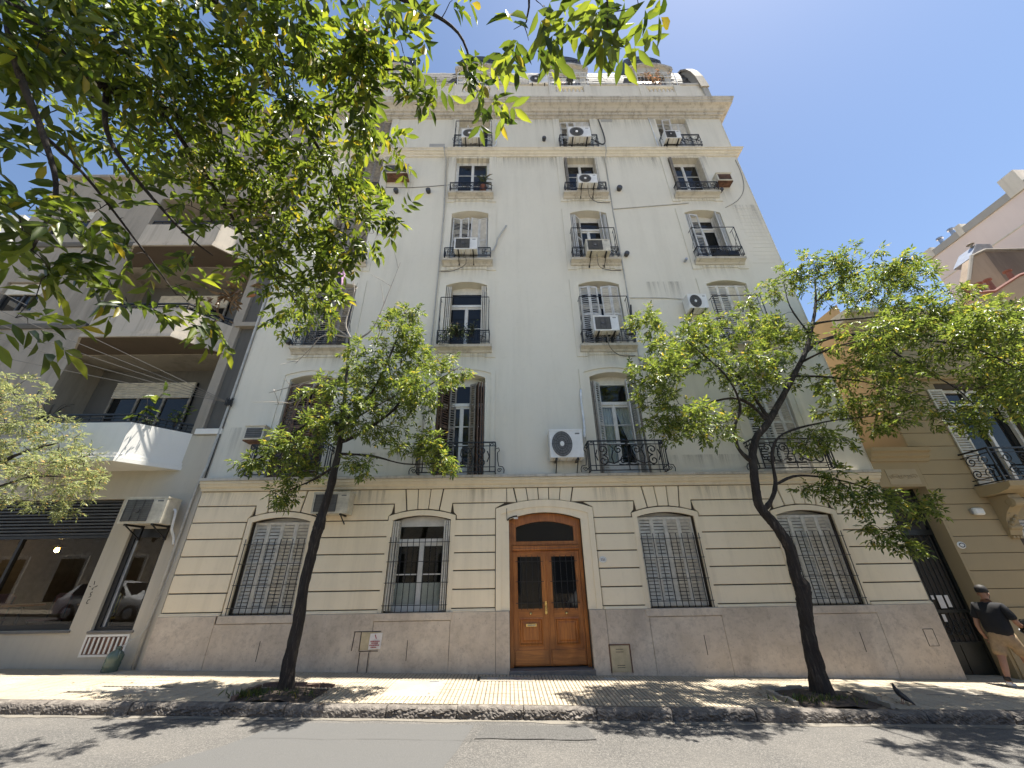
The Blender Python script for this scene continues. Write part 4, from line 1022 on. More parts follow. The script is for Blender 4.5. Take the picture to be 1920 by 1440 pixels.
# --- roof: parapet, balustrades, slate mansard, dormers
dx_ = [(c-0.92, c+0.92) for c in COLS]
mb = MB(); px0 = BX0
for (a, b_) in dx_+[(BX1-0.2, BX1)]:
    po_ = MB().box(px0, a, -0.02, 0.24, 19.2, 21.12).build('parapet', M['trim'], bld); MB().box(px0, a, -0.06, 0.26, 21.121, 21.24).build('coping', M['cornice'], po_); px0 = b_
bal_me = MB().lathe([(0.05, 0.0), (0.05, 0.03), (0.035, 0.05), (0.07, 0.18), (0.06, 0.26), (0.03, 0.36), (0.045, 0.40), (0.045, 0.43)], (0, 0, 0), 8).mesh('baluster', M['whitewall'], True)
slate_me = []
sm = MB().box(-0.14, 0.14, -0.012, 0.012, 0.0, 0.32).mesh('slate', M['slate'])
for ci, c in enumerate(COLS):
    mb = MB(); mb.box(c-0.92, c-0.62, -0.06, 0.2, 19.2, 21.10); mb.box(c+0.62, c+0.92, -0.06, 0.2, 19.2, 21.10); mb.box(c-0.62, c+0.62, -0.04, 0.16, 19.2, 20.58); mb.box(c-0.619, c+0.619, -0.05, 0.18, 20.98, 21.09)
    bs = mb.build('balustrade', M['trim'], bld)
    for i in range(7): inst('baluster', bal_me, (c-0.54+0.18*i, 0.06, 20.56), bs)
    # dormer
    mb = MB()
    for s in (-1, 1): mb.box(c+s*0.80-0.14, c+s*0.80+0.14, 0.35, 1.6, 20.9, 23.1)
    inn = [(c-0.66, 22.55)]+arc(c-0.66, c+0.66, 22.7, 22.82)+[(c+0.66, 22.55)]
    out = [(c-0.98, 22.55)]+arc(c-0.98, c+0.98, 23.02, 23.42)+[(c+0.98, 22.55)]
    mb.band(inn, out, 0.30, 0.42)
    inn = [(c-0.95, 22.9)]+arc(c-0.95, c+0.95, 23.04, 23.40)+[(c+0.95, 22.9)]
    out = [(c-1.06, 22.9)]+arc(c-1.06, c+1.06, 23.12, 23.52)+[(c+1.06, 22.9)]
    mb.band(inn, out, 0.16, 0.42)
    dr = mb.build('dormer', M['cornice'], bld)
    hm = MB(); n_ = 12; A1 = arc(c-0.92, c+0.92, 24.6, 25.0)
    for (xa, za), (xb, zb_) in zip(A1[:-1], A1[1:]): hm.quad((xa, 0.55, za), (xb, 0.55, zb_), (xb, 3.0, zb_), (xa, 3.0, za))
    hm.quad((c-0.92, 0.55, 23.0), (c-0.92, 0.55, 24.6), (c-0.92, 3.0, 24.6), (c-0.92, 3.0, 23.0)); hm.quad((c+0.92, 0.55, 23.0), (c+0.92, 3.0, 23.0), (c+0.92, 3.0, 24.6), (c+0.92, 0.55, 24.6))
    hm.poly([(c-0.92, 0.56, 23.0), (c+0.92, 0.56, 23.0)]+[(x, 0.56, z) for x, z in A1[::-1]])
    hm.build('dormer_hood', M['zinc'], dr)
    rl = MB()
    for z in (24.05, 24.45): rl.bar((c-0.75, 0.48, z), (c+0.75, 0.48, z), 0.012)
    for i in range(9): rl.tube([(px, 0.48, pz) for px, pz in spiral(c-0.68+0.17*i, 24.25, 0.1, 1.2, i, 1 if i % 2 else -1)], 0.010, 4)
    rl.build('roof_railing', M['iron'], dr)
    MB().box(c-0.66, c+0.66, 0.46, 0.48, 20.9, 22.8).build('dormer_window', M['curtain'] if ci != 3 else M['interior'], dr)
    # wire cage on the terrace
    cg = MB(); hw = 0.86
    for z in (21.4, 21.85, 22.2): cg.bar((c-hw, -0.02, z), (c+hw, -0.02, z), 0.009)
    for s in (-1, 1):
        cg.bar((c+s*hw, -0.02, 20.6), (c+s*hw, -0.02, 22.2), 0.012); cg.bar((c+s*hw, -0.02, 22.2), (c+s*hw, 0.4, 22.3), 0.009)
    for i in range(12): xx = c-hw+2*hw*i/11; cg.bar((xx, -0.02, 21.1), (xx, -0.02, 22.2), 0.004)
    cg.build('terrace_cage', M['pipe_white'], dr)
# mansard slates between the dormers: bottom edge at the gutter, leaning back
MB().profx([(0.29, 21.0), (0.36, 21.95), (0.56, 23.0), (0.80, 23.75), (1.2, 24.15), (3.0, 24.2), (3.0, 21.0)][::-1], BX0, BX1-0.15).build('mansard_roof', M['slatewall'], bld)
cnt = 0
gaps = [(BX0, COLS[0]-0.95)]+[(a+0.95, b_-0.95) for a, b_ in zip(COLS[:-1], COLS[1:])]+[(COLS[3]+0.95, BX1-0.2)]
for (a, b_) in gaps:
    for row in range(7):
        t = row/7.0; y = 0.335+0.20*t+0.24*t*t; z = 22.0+1.85*t
        x = a+0.14+(0.14 if row % 2 else 0)
        while x < b_-0.1 and cnt < 300:
            inst('slate', sm, (x, y-0.012, z), bld, rot=(R(-8-14*t+rng.uniform(-2, 2)), 0, rng.uniform(-0.02, 0.02))); x += 0.285; cnt += 1
# curved gable end of the mansard
gp_ = [(-0.10, 19.2), (-0.10, 20.8), (0.0, 21.8), (0.14, 22.5), (0.34, 23.15), (0.62, 23.7), (1.1, 24.2), (2.2, 24.5), (3.2, 24.5), (3.2, 19.2)]
MB().profx(gp_[::-1], BX1-0.22, BX1+0.02).build('gable_end', M['patch'], bld)
MB().profx([(-0.16, 20.8), (-0.06, 21.85), (0.08, 22.56), (0.29, 23.22), (0.58, 23.8), (1.08, 24.3), (2.2, 24.62), (2.2, 24.501), (1.1, 24.201), (0.619, 23.7), (0.339, 23.15), (0.139, 22.5), (-0.001, 21.8), (-0.101, 20.8)], BX1-0.30, BX1+0.06).build('gable_coping', M['greywall'], bld)
# ------------------------------------------------------------------ air conditioners
def ac_meshes(w_, h, d, casing, grille, square=False):
    """outdoor unit: origin at the bottom centre of its front, depth towards +y"""
    P = {}
    P['casing'] = MB().box(-w_/2, w_/2, 0, d, 0, h).mesh('casing', M[casing])
    P['top_lid'] = MB().box(-w_/2-0.008, w_/2+0.008, -0.008, d+0.004, h-0.03, h+0.006).mesh('top_lid', M[casing])
    cx = -w_*0.13; r_ = min(h*0.44, w_*0.33)
    g = MB()
    if square: g.box(cx-w_*0.30, cx+w_*0.30, -0.006, 0.0, h*0.08, h*0.90)
    else: g.lathe([(r_, -0.001), (r_, -0.006), (0.001, -0.006)], (cx, 0, h*0.48), 28, 'y')
    P['fan_opening'] = g.mesh('fan_opening', M[grille])
    k = MB()
    if square:
        for i in range(12): z = h*0.10+h*0.78*i/11; k.bar((cx-w_*0.30, -0.012, z), (cx+w_*0.30, -0.012, z), 0.004)
        for i in range(4): x = cx-w_*0.30+w_*0.60*i/3; k.bar((x, -0.015, h*0.08), (x, -0.015, h*0.9), 0.005)
    else:
        for q in (1.0, 0.8, 0.6, 0.4): k.tube([(cx+r_*q*math.cos(2*PI*i/24), -0.014, h*0.48+r_*q*math.sin(2*PI*i/24)) for i in range(25)], 0.005, 4)
        for i in range(8): a = PI*i/8; k.bar((cx-r_*math.cos(a), -0.012, h*0.48-r_*math.sin(a)), (cx+r_*math.cos(a), -0.012, h*0.48+r_*math.sin(a)), 0.003)
    P['fan_guard'] = k.mesh('fan_guard', M['ac_grey'] if grille == 'ac_dark' else M['ac_dark'])
    P['fan_hub'] = MB().lathe([(0.001, -0.022), (r_*0.2, -0.020), (r_*0.22, -0.006)], (cx, 0, h*0.48), 14, 'y').mesh('fan_hub', M['ac_white'] if not square else M['ac_dark'])
    P['side_panel'] = MB().box(w_*0.24, w_*0.47, -0.004, 0.0, h*0.06, h*0.92).mesh('side_panel', M[casing])
    P['name_strip'] = MB().box(w_*0.28, w_*0.42, -0.0065, -0.004, h*0.82, h*0.87).mesh('name_strip', M['ac_grey'])
    for s in (-1, 1):
        b = MB(); x = s*w_*0.32; b.box(x-0.02, x+0.02, 0.01, d+0.07, -0.04, -0.001)
        b.bar((x, 0.03, -0.03), (x, d+0.08, -0.27), 0.010); b.box(x-0.02, x+0.02, d+0.06, d+0.10, -0.30, 0.10)
        P['bracket'+('' if s < 0 else '_')] = b.mesh('bracket', M['iron'])
    u = MB()
    for i in range(5): x = -w_*0.4+w_*0.8*i/4; u.box(x-0.01, x+0.01, 0.02, d-0.02, -0.006, 0.0)
    P['base_ribs'] = u.mesh('base_ribs', M['ac_beige'])
    return P
ACT = {'white': ac_meshes(0.80, 0.55, 0.30, 'ac_white', 'ac_dark'), 'pale': ac_meshes(0.80, 0.55, 0.30, 'ac_white', 'ac_grey', False), 'old': ac_meshes(0.80, 0.55, 0.32, 'ac_beige', 'ac_grey', True), 'whitesq': ac_meshes(0.80, 0.55, 0.30, 'ac_white', 'ac_grey', True)}
def ac(kind, x, y, z, w_, h, label, d=0.30, rz=0.0, name='air_conditioner'):
    t = thing(name, label, 'air conditioner', (x, y, z), 'outdoor air conditioning units')
    for nm, me in ACT[kind].items():
        o = bpy.data.objects.new(nm.rstrip('_'), me); COL.objects.link(o); o.parent = t
    t.scale = (w_/0.80, d/0.30, h/0.55); t.rotation_euler = (0, 0, rz)
    return t
ac('white', -1.23, -0.50, 16.55, 0.80, 0.52, 'white unit with dark round fan in a wire cage, top floor left of centre', 0.36)
ac('pale', 2.86, -0.52, 16.55, 0.86, 0.60, 'large white unit with grey round fan, top floor right of centre', 0.38)
ac('whitesq', 6.42, -0.50, 16.48, 0.60, 0.46, 'small pale square-grilled unit on the top-floor railing at the right end', 0.36)
ac('white', 2.90, -0.50, 13.93, 0.68, 0.45, 'white unit with black fan on the railing directly below the large top-floor unit', 0.34)
ac('whitesq', -1.25, -0.50, 10.82, 0.72, 0.48, 'white unit at closed louvred shutters, just under the spiky-plant window', 0.34)
ac('old', 2.90, -0.50, 10.72, 0.74, 0.48, 'aged beige unit under the half-open shutters of a middle window', 0.36)
ac('whitesq', 2.78, -0.50, 7.74, 0.70, 0.50, 'white unit with black square grille on the railing beside a hanging black hose', 0.34)
ac('pale', 1.42, -0.36, 4.22, 0.80, 0.70, 'large white unit on the bare wall left of the curtained balcony window', 0.32)
ac('white', 5.62, -0.36, 8.60, 0.56, 0.50, 'white unit on the wall just above the crown of the crooked tree', 0.32)
ac('old', -4.0, -0.34, 3.02, 0.80, 0.46, 'cream unit on the ground floor wall, partly behind the left tree trunk', 0.30)
ac('pale', 1.52, -0.12, 21.15, 0.84, 0.62, 'white unit with dark fan standing on the roof parapet left of the middle dormer', 0.36)
ac('old', -7.93, -0.55, 2.84, 0.90, 0.55, 'beige unit with dark square grille on a bracket above the shop door', 0.36)
def box_unit(x0, x1, z0, z1, d, label, dark=True):
    t = thing('window_unit', label, 'air conditioner', ((x0+x1)/2, 0, z0), 'boxed through-wall units')
    MB().box(x0, x1, -d, 0.05, z0, z1).build('casing', M['ac_beige'], t, bevel=0.008)
    MB().box(x0+0.04, x1-0.04, -d-0.006, -d, z0+0.04, z1-0.05).build('grille_back', M['ac_dark'], t)
    k = MB()
    for i in range(5): z = z0+0.07+(z1-z0-0.16)*i/4; k.box(x0+0.05, x1-0.05, -d-0.02, -d-0.006, z, z+0.015)
    k.build('louvre', M['rust'] if not dark else M['ac_grey'], t)
    MB().box(x0-0.02, x1+0.02, -d-0.03, 0.05, z1, z1+0.03).build('hood', M['trim'], t)
    MB().box(x0, x1, -d+0.02, 0.0, z0-0.03, z0-0.001).build('base', M['rust'], t)
box_unit(-4.35, -3.50, 14.70, 15.15, 0.36, 'rust-stained boxed unit on the upper left wall, half hidden by the overhanging leaves')
box_unit(7.68, 8.22, 14.35, 14.72, 0.28, 'small boxed unit near the top right edge of the grey building', False)
box_unit(-6.45, -5.98, 4.78, 5.12, 0.30, 'boxed unit poking out beside the leaves of the left tree')

# ------------------------------------------------------------------ leaf tools
LEAF = np.array([(0, 0, 0), (0.30, 0.42, 0.10), (0.62, 0.40, 0.09), (1, 0, -0.05), (0.62, -0.40, 0.09), (0.30, -0.42, 0.10), (0.5, 0, -0.02)])
LEAFF = [(0, 6, 1), (6, 2, 1), (6, 3, 2), (0, 5, 6), (6, 5, 4), (6, 4, 3)]
def unit(a): return a/np.maximum(np.linalg.norm(a, axis=-1, keepdims=True), 1e-9)
def leaves_mesh(name, pos, d, nrm, length, width, mat, tint=None):
    n = len(pos); d = unit(d); s = unit(np.cross(d, nrm)); u = np.cross(s, d)
    V = (pos[:, None, :] + LEAF[None, :, 0:1]*length[:, None, None]*d[:, None, :] + LEAF[None, :, 1:2]*width[:, None, None]*s[:, None, :] + LEAF[None, :, 2:3]*length[:, None, None]*u[:, None, :])
    k = len(LEAF); F = np.array(LEAFF); faces = (F[None]+np.arange(n)[:, None, None]*k).reshape(-1, 3)
    me = bpy.data.meshes.new(name); me.vertices.add(n*k); me.vertices.foreach_set('co', V.reshape(-1))
    me.loops.add(len(faces)*3); me.loops.foreach_set('vertex_index', faces.reshape(-1)); me.polygons.add(len(faces))
    me.polygons.foreach_set('loop_start', np.arange(0, len(faces)*3, 3)); me.polygons.foreach_set('loop_total', np.full(len(faces), 3))
    me.polygons.foreach_set('use_smooth', np.ones(len(faces), bool))
    me.update(); me.validate()
    a = me.attributes.new('tint', 'FLOAT', 'POINT')
    t = nrg.random(n) if tint is None else tint
    a.data.foreach_set('value', np.repeat(t, k).astype(np.float32))
    me.materials.append(mat); return me
def plant(name, label, loc, n, r_, leaf, matk='leaf_dark', group=None, stems=5, droop=0.3, pot=None, up=0.8, wide=0.3, cat='plant'):
    t = thing(name, label, cat, loc, group)
    pr_ = random.Random(sum(map(ord, label)))
    tips = []; sm_ = MB()
    for i in range(stems):
        a = pr_.uniform(0, 2*PI); e = pr_.uniform(0.2, 1.0)*r_; z = up*pr_.uniform(0.5, 1.1)
        p = [Vector(loc), Vector(loc)+Vector((math.cos(a)*e*0.5, math.sin(a)*e*0.4, z*0.8)), Vector(loc)+Vector((math.cos(a)*e, math.sin(a)*e*0.7, z-droop*e))]
        sm_.tube(smooth_path([(*q, 0) for q in p], 3)[0], 0.006, 4); tips.append(p)
    sm_.build('stem', M['bark'], t)
    pos = []; d = []
    for i in range(n):
        p = tips[pr_.randrange(len(tips))]; u = pr_.uniform(0.25, 1.0)
        q = p[0]*(1-u)**2+p[1]*2*u*(1-u)+p[2]*u*u
        pos.append(q+Vector((pr_.gauss(0, .03), pr_.gauss(0, .03), pr_.gauss(0, .03)))); d.append((pr_.gauss(0, 1), pr_.gauss(0, 1)-0.3, pr_.gauss(0.1, 0.6)-droop))
    nn = np.array([(pr_.gauss(0, .5), pr_.gauss(0, .5), 1) for _ in range(n)]); L = np.array([leaf*pr_.uniform(0.6, 1.2) for _ in range(n)])
    me = leaves_mesh('foliage', np.array([tuple(q) for q in pos]), np.array(d), nn, L, L*wide, M[matk])
    link(bpy.data.objects.new('foliage', me), t)
    if pot:
        rr, hh, mk = pot
        MB().lathe([(rr*0.75, -hh), (rr, 0.0), (rr*1.08, 0.0), (rr*1.08, -0.03), (rr*0.9, -0.02)], loc, 14).build('pot', M[mk], t, smooth=True)
    return t
plant('window_box_plant', 'dark bushy plant spilling over the third-floor window railing', (-1.40, -0.33, 7.68), 420, 0.50, 0.10, up=0.48, droop=0.95, stems=22)
plant('window_box_plant', 'small fern-like plant at the right of the spilling third-floor plant', (-0.98, -0.30, 7.72), 70, 0.24, 0.13, up=0.45, droop=0.3, stems=7, wide=0.18)
plant('spiky_plant', 'spiky plant leaning on the fifth-floor railing', (-0.78, -0.18, 14.15), 34, 0.22, 0.34, up=0.45, droop=0.2, stems=5, wide=0.09, pot=(0.12, 0.2, 'terracotta'))
plant('terrace_plant', 'bushy green plant under leaves on the left roof terrace', (-1.3, 0.12, 21.2), 120, 0.6, 0.10, up=0.6, stems=9)
plant('terrace_plant', 'pale dry plant on the middle roof terrace', (2.55, 0.1, 21.2), 60, 0.3, 0.10, 'leaf_dry', up=0.5, stems=7)
plant('terrace_plant', 'row of straw-coloured dry plants on the right roof terrace', (6.75, 0.08, 21.2), 330, 0.95, 0.11, 'leaf_dry', up=0.55, stems=26)
plant('hanging_basket', 'potted plant hung in the cage of the middle roof terrace', (2.95, 0.05, 21.65), 40, 0.15, 0.08, up=0.3, stems=5, pot=(0.16, 0.26, 'gate'))
t = thing('storage_box', 'dark box behind the fourth-floor right railing', 'box', (7.1, -0.2, 10.8))
MB().box(6.78, 7.12, -0.20, -0.04, 10.78, 11.02).build('box', M['ac_dark'], t, bevel=0.01); MB().box(7.14, 7.50, -0.21, -0.04, 10.78, 11.0).build('lid', M['gate'], t, bevel=0.01)

# ------------------------------------------------------------------ grey neighbour on the left
lb = thing('grey_apartment_building', 'grey stained apartment building with angular balconies and a ground-floor shop, left', 'building', (-11, 0, 0.2))
LX1 = BX0-0.004; LX0 = -16.2; RX0, RX1 = -12.1, -8.0   # loggia recess
RD = 0.95
lv = [4.12, 7.40, 10.62, 13.84]                       # balcony soffits
# lower wall of the shop floor
def lwall(mb, x0, x1, z0, z1, ops, y=0.0, depth=0.25): wall_openings(mb, x0, x1, z0, z1, [(a, b_, c, d, d) for a, b_, c, d in ops], y, depth)
mb = MB(); lwall(mb, LX0, LX1, -0.3, 5.0, [(-12.6, -8.96, 0.86, 3.46), (-8.52, -7.68, 0.84, 2.80), (-16.0, -13.2, 0.5, 3.3)], 0.0, 0.22)
mb.build('shop_wall', M['shopwall'], lb)
mb = MB()
recs = [(RX0, RX1, lv[0]+0.88, lv[1]-0.02), (RX0, RX1, lv[1]+0.02, lv[2]-0.02), (RX0, RX1, lv[2]+0.02, lv[3]-0.02), (RX0, RX1, lv[3]+0.02, 16.9)]
wins = [(-15.35, -14.1, 8.95, 10.05), (-15.35, -14.1, 12.1, 13.3), (-15.35, -14.1, 5.7, 6.8)]
lwall(mb, LX0, LX1-0.62, 5.0, 14.9, recs[:3]+wins, 0.0, RD)
lwall(mb, -12.6, LX1-0.62, 14.9, 19.0, [recs[3]] if False else [], 0.0, RD)
mb.build('wall', M['greywall'], lb)
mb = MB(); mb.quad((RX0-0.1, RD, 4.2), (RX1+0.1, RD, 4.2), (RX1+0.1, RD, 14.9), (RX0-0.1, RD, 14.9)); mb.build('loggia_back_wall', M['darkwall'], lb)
# strip beside the grey-white building: sooty panel in a paler frame
MB().box(LX1-0.62, LX1, 0.10, 0.4, 5.05, 18.9).build('soot_panel', M['darkwall'], lb)
MB().box(LX1-0.10, LX1, 0.0, 0.099, 5.05, 18.9).build('pilaster', M['greywall'], lb); MB().box(LX1-0.62, LX1-0.52, 0.001, 0.099, 5.05, 18.9).build('pilaster', M['greywall'], lb)
for z in (5.02, 8.30, 11.5, 14.7): MB().box(LX1-0.64, LX1+0.01, -0.06, 0.12, z, z+0.14).build('ledge', M['whitewall'] if z < 6 else M['greywall'], lb)
mb = MB()
mb.box(LX0, LX1-0.05, 1.3, 12, -0.3, 14.85); mb.build('core', M['darkwall'], lb)
MB().box(-12.6, LX1-0.05, 0.3, 12, 14.901, 18.95).build('upper_core', M['greywall'], lb)
MB().box(LX0, LX1-0.05, -0.12, 0.4, 14.86, 14.98).build('roof_ledge', M['greywall'], lb); MB().box(-12.7, LX1, -0.15, 0.4, 19.0, 19.15).build('roof_ledge', M['greywall'], lb)
for z in (8.36, 11.58): MB().profx([(0.0, z-0.08), (-0.05, z-0.08), (-0.08, z), (-0.08, z+0.07), (0.0, z+0.09)], LX0, RX0-0.02).build('band_moulding', M['darkwall'], lb)
for (a, b_, c, d) in wins:
    wn = MB().box(a, b_, 0.14, 0.2, c, d).build('window', M['glass'], lb)
    MB().box(a+0.01, b_-0.01, 0.08, 0.13, d-0.42, d-0.02).build('roller_blind', M['shut_pale'], wn)
    for x in (a, (a+b_)/2-0.02, b_-0.05): MB().box(x, x+0.05, 0.10, 0.139, c, d-0.42).build('mullion', M['ac_dark'], wn)
for i, z in enumerate(lv[:3]):
    # loggia back: wide window with roller blind
    zb = z+0.25; zt = lv[i+1]-0.45
    wb = MB().box(-11.4, -9.1, RD-0.06, RD-0.02, zb, zt).build('window', M['glass'], lb)
    bl = MB()
    k = 9
    for j in range(k): zz = zt-0.50+0.5*j/k; bl.profx([(RD-0.10, zz), (RD-0.125, zz+0.02), (RD-0.125, zz+0.035), (RD-0.10, zz+0.05), (RD-0.07, zz+0.05), (RD-0.07, zz)], -11.38, -9.12)
    bl.build('roller_blind', M['shut_pale'], wb)
    for x in (-11.4, -10.65, -9.9, -9.17): MB().box(x, x+0.06, RD-0.10, RD-0.061, zb, zt-0.5).build('mullion', M['shut_dull'], wb)
    # angular balcony
    pl = [(-12.05, 0.0), (-11.0, -0.86), (-8.72, -0.86), (-7.95, 0.0)]; zt2 = z+0.92
    b2 = MB(); pi_ = [(-11.95, 0.04), (-10.95, -0.75), (-8.78, -0.75), (-8.06, 0.04)]
    for (xa, ya), (xb, yb_), (xc, yc), (xd, yd) in zip(pl[:-1], pl[1:], pi_[:-1], pi_[1:]):
        b2.quad((xa, ya, z), (xb, yb_, z), (xb, yb_, zt2), (xa, ya, zt2)); b2.quad((xc, yc, z), (xc, yc, zt2), (xd, yd, zt2), (xd, yd, z)); b2.quad((xa, ya, zt2), (xb, yb_, zt2), (xd, yd, zt2), (xc, yc, zt2))
    bo = b2.build('balcony', M['whitewall'] if i == 0 else M['balc'], lb)
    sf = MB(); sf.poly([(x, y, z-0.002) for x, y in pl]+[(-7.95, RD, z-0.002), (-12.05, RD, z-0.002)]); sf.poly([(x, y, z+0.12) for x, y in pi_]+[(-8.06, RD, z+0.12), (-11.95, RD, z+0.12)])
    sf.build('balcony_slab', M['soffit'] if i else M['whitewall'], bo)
    for dz_, off, hh in ((0.0, 0.05, 0.09), (0.10, 0.025, 0.07)):
        mo = MB(); po = [(pl[0][0]-off, 0.0), (pl[1][0]-off*0.4, pl[1][1]-off), (pl[2][0]+off*0.4, pl[2][1]-off), (pl[3][0]+off, 0.0)]
        for (xa, ya), (xb, yb_), (xc, yc), (xd, yd) in zip(po[:-1], po[1:], pl[:-1], pl[1:]):
            za, zb_ = z+dz_-0.004, z+dz_+hh
            mo.quad((xa, ya, za), (xb, yb_, za), (xb, yb_, zb_), (xa, ya, zb_)); mo.quad((xa, ya, zb_), (xb, yb_, zb_), (xd, yd, zb_), (xc, yc, zb_)); mo.quad((xa, ya, za), (xc, yc, za), (xd, yd, za), (xb, yb_, za))
        mo.build('balcony_moulding', M['whitewall'] if i == 0 else M['balc'], bo)
    rl = MB(); pr_ = [(x*1.0, y+0.05, 0) for x, y in [(-11.98, 0.0), (-10.97, -0.80), (-8.75, -0.80), (-8.02, 0.0)]]
    for zz in (zt2+0.06, zt2+0.15, zt2+0.24):
        for a, b_ in zip(pr_[:-1], pr_[1:]): rl.bar((a[0], a[1], zz), (b_[0], b_[1], zz), 0.013 if zz < zt2+0.2 else 0.022)
    for a, b_ in zip(pr_[:-1], pr_[1:]):
        for j in range(9):
            u = j/8; x, y = a[0]+(b_[0]-a[0])*u, a[1]+(b_[1]-a[1])*u; rl.bar((x, y, zt2), (x, y, zt2+0.24), 0.008)
    rl.build('railing', M['iron'], bo)
plant('balcony_plant', 'large split-leaf banana plant on the white balcony', (-8.75, -0.55, 5.05), 9, 0.35, 0.55, 'leaf', up=0.95, droop=0.2, stems=5, wide=0.34)
plant('balcony_plant', 'leafy potted plant at the right end of the white balcony', (-8.25, -0.25, 5.1), 46, 0.28, 0.14, 'leaf', up=0.62, droop=0.1, stems=6, wide=0.38)
plant('balcony_plant', 'low trailing plants along the white balcony railing', (-8.6, -0.62, 5.1), 90, 0.45, 0.07, 'leaf_dark', up=0.12, droop=0.3, stems=12)
plant('balcony_plant', 'dry twiggy plant at the left end of the white balcony', (-11.7, -0.1, 5.2), 60, 0.5, 0.06, 'leaf_dry', up=0.7, droop=0.1, stems=14)
# roof set-back glass, visible between leaves
MB().box(-15.9, -12.9, 1.0, 1.1, 15.0, 16.6).build('roof_screen', M['glass'], lb)
# --- shop front
sw = MB()
for (a, b_, c, d) in ((-12.6, -8.96, 0.86, 0.96), (-12.6, -8.96, 2.62, 2.68)): sw.box(a, b_, 0.10, 0.18, c, d)
for x in (-12.6, -11.0, -9.02): sw.box(x, x+0.06, 0.101, 0.179, 0.96, 2.62)
so = sw.build('shop_window', M['black'], lb)
MB().box(-12.55, -8.98, 0.14, 0.148, 0.95, 2.63).build('pane', M['glass_clear'], so)
for j in range(11): zz = 2.68+0.071*j; MB().profx([(0.15, zz), (0.09, zz+0.015), (0.09, zz+0.05), (0.15, zz+0.068), (0.18, zz+0.068), (0.18, zz)][::-1], -12.6, -8.96).build('shutter_slat', M['rust'] if False else M['ac_dark'], so)
sd = MB()
sd.box(-8.52, -8.42, 0.06, 0.20, 0.84, 2.80); sd.box(-7.75, -7.68, 0.06, 0.20, 0.84, 2.80); sd.box(-8.42, -7.75, 0.06, 0.20, 2.62, 2.80); sd.box(-8.42, -7.75, 0.06, 0.20, 0.84, 0.90)
so2 = sd.build('shop_door', M['black'], lb)
MB().box(-8.42, -8.36, 0.10, 0.16, 0.90, 2.62).build('door_stile', M['steel'], so2); MB().box(-8.36, -7.75, 0.13, 0.137, 0.90, 2.62).build('pane', M['glass_clear'], so2)
MB().box(-8.56, -7.64, -0.03, 0.06, 0.80, 0.838).build('door_sill', M['slatewall'], lb); MB().box(-12.7, -8.92, -0.03, 0.06, 0.815, 0.856).build('window_ledge', M['slatewall'], lb)
vg = MB(); vg.box(-8.52, -7.71, -0.012, 0.0, 0.43, 0.75); vgo = vg.build('basement_vent', M['rust'], lb)
fr = MB(); fr.band([(-8.51, 0.44), (-8.51, 0.74), (-7.72, 0.74), (-7.72, 0.44), (-8.51, 0.44)], [(-8.55, 0.40), (-8.55, 0.78), (-7.68, 0.78), (-7.68, 0.40), (-8.55, 0.40)], -0.02, 0.0); fr.build('vent_frame', M['whitewall'], vgo)
sl = MB().box(-0.018, 0.018, -0.024, -0.012, 0.45, 0.73).mesh('slat', M['whitewall'])
for i in range(8): inst('slat', sl, (-8.45+0.095*i, 0, 0), vgo)
# shop interior
rm = MB(); rm.quad((-13, 4.2, -0.1), (-7.4, 4.2, -0.1), (-7.4, 4.2, 3.5), (-13, 4.2, 3.5)); rm.quad((-13, 0.3, 0.55), (-7.4, 0.3, 0.55), (-7.4, 4.2, 0.55), (-13, 4.2, 0.55))
rm.quad((-13, 0.3, 3.5), (-7.4, 0.3, 3.5), (-7.4, 4.2, 3.5), (-13, 4.2, 3.5)); rm.quad((-13, 0.3, 0), (-13, 4.2, 0), (-13, 4.2, 3.5), (-13, 0.3, 3.5)); rm.quad((-7.4, 0.3, 0), (-7.4, 4.2, 0), (-7.4, 4.2, 3.5), (-7.4, 0.3, 3.5))
rm.build('shop_interior', M['shop_paint'], lb)
bpy.data.objects['core'].location.y = 3.2
def table(x, y, label):
    t = thing('cafe_table', label, 'table', (x, y, 0.55), 'tables inside the shop')
    MB().lathe([(0.34, 1.26), (0.35, 1.27), (0.35, 1.29), (0.34, 1.30)], (x, y, 0.0), 20).build('table_top', M['wood_h'], t); MB().tube([(x, y, 0.55), (x, y, 1.26)], 0.03, 8).build('leg', M['iron'], t); MB().lathe([(0.2, 0.55), (0.2, 0.57), (0.03, 0.60)], (x, y, 0), 14).build('base', M['iron'], t)
def chair(x, y, rz, matk, label):
    t = thing('cafe_chair', label, 'chair', (x, y, 0.55), 'chairs inside the shop'); t.rotation_euler = (0, 0, rz)
    def add(nm, mb_, mk): o = bpy.data.objects.new(nm, mb_.mesh(nm, M[mk])); COL.objects.link(o); o.parent = t
    add('seat', MB().box(-0.21, 0.21, -0.21, 0.21, 0.43, 0.47), matk); bk = MB().prism([(-0.2, 0.55), (0.2, 0.55), (0.19, 0.9), (0.12, 0.97), (-0.12, 0.97), (-0.19, 0.9)], 0.18, 0.22); add('backrest', bk, matk)
    for sx in (-1, 1):
        for sy in (-1, 1): add('leg', MB().tube([(sx*0.18, sy*0.18, 0.0), (sx*0.18, sy*0.18, 0.43 if sy < 0 else 0.9)], 0.015, 6), 'iron')
table(-9.45, 0.95, 'round cafe table behind the shop window, nearest the pillar'); table(-11.2, 1.0, 'round cafe table behind the shop window at the left')
M['yellow'] = simple('yellow_fabric', (0.45, 0.40, 0.08), 0.8); M['maroon'] = simple('maroon_fabric', (0.16, 0.06, 0.05), 0.8)
chair(-9.15, 0.75, 0.3, 'yellow', 'yellow chair inside the shop window'); chair(-10.35, 0.8, 0.0, 'maroon', 'maroon chair inside the shop window'); chair(-11.6, 0.75, 0.2, 'maroon', 'maroon chair at the far left of the shop window')
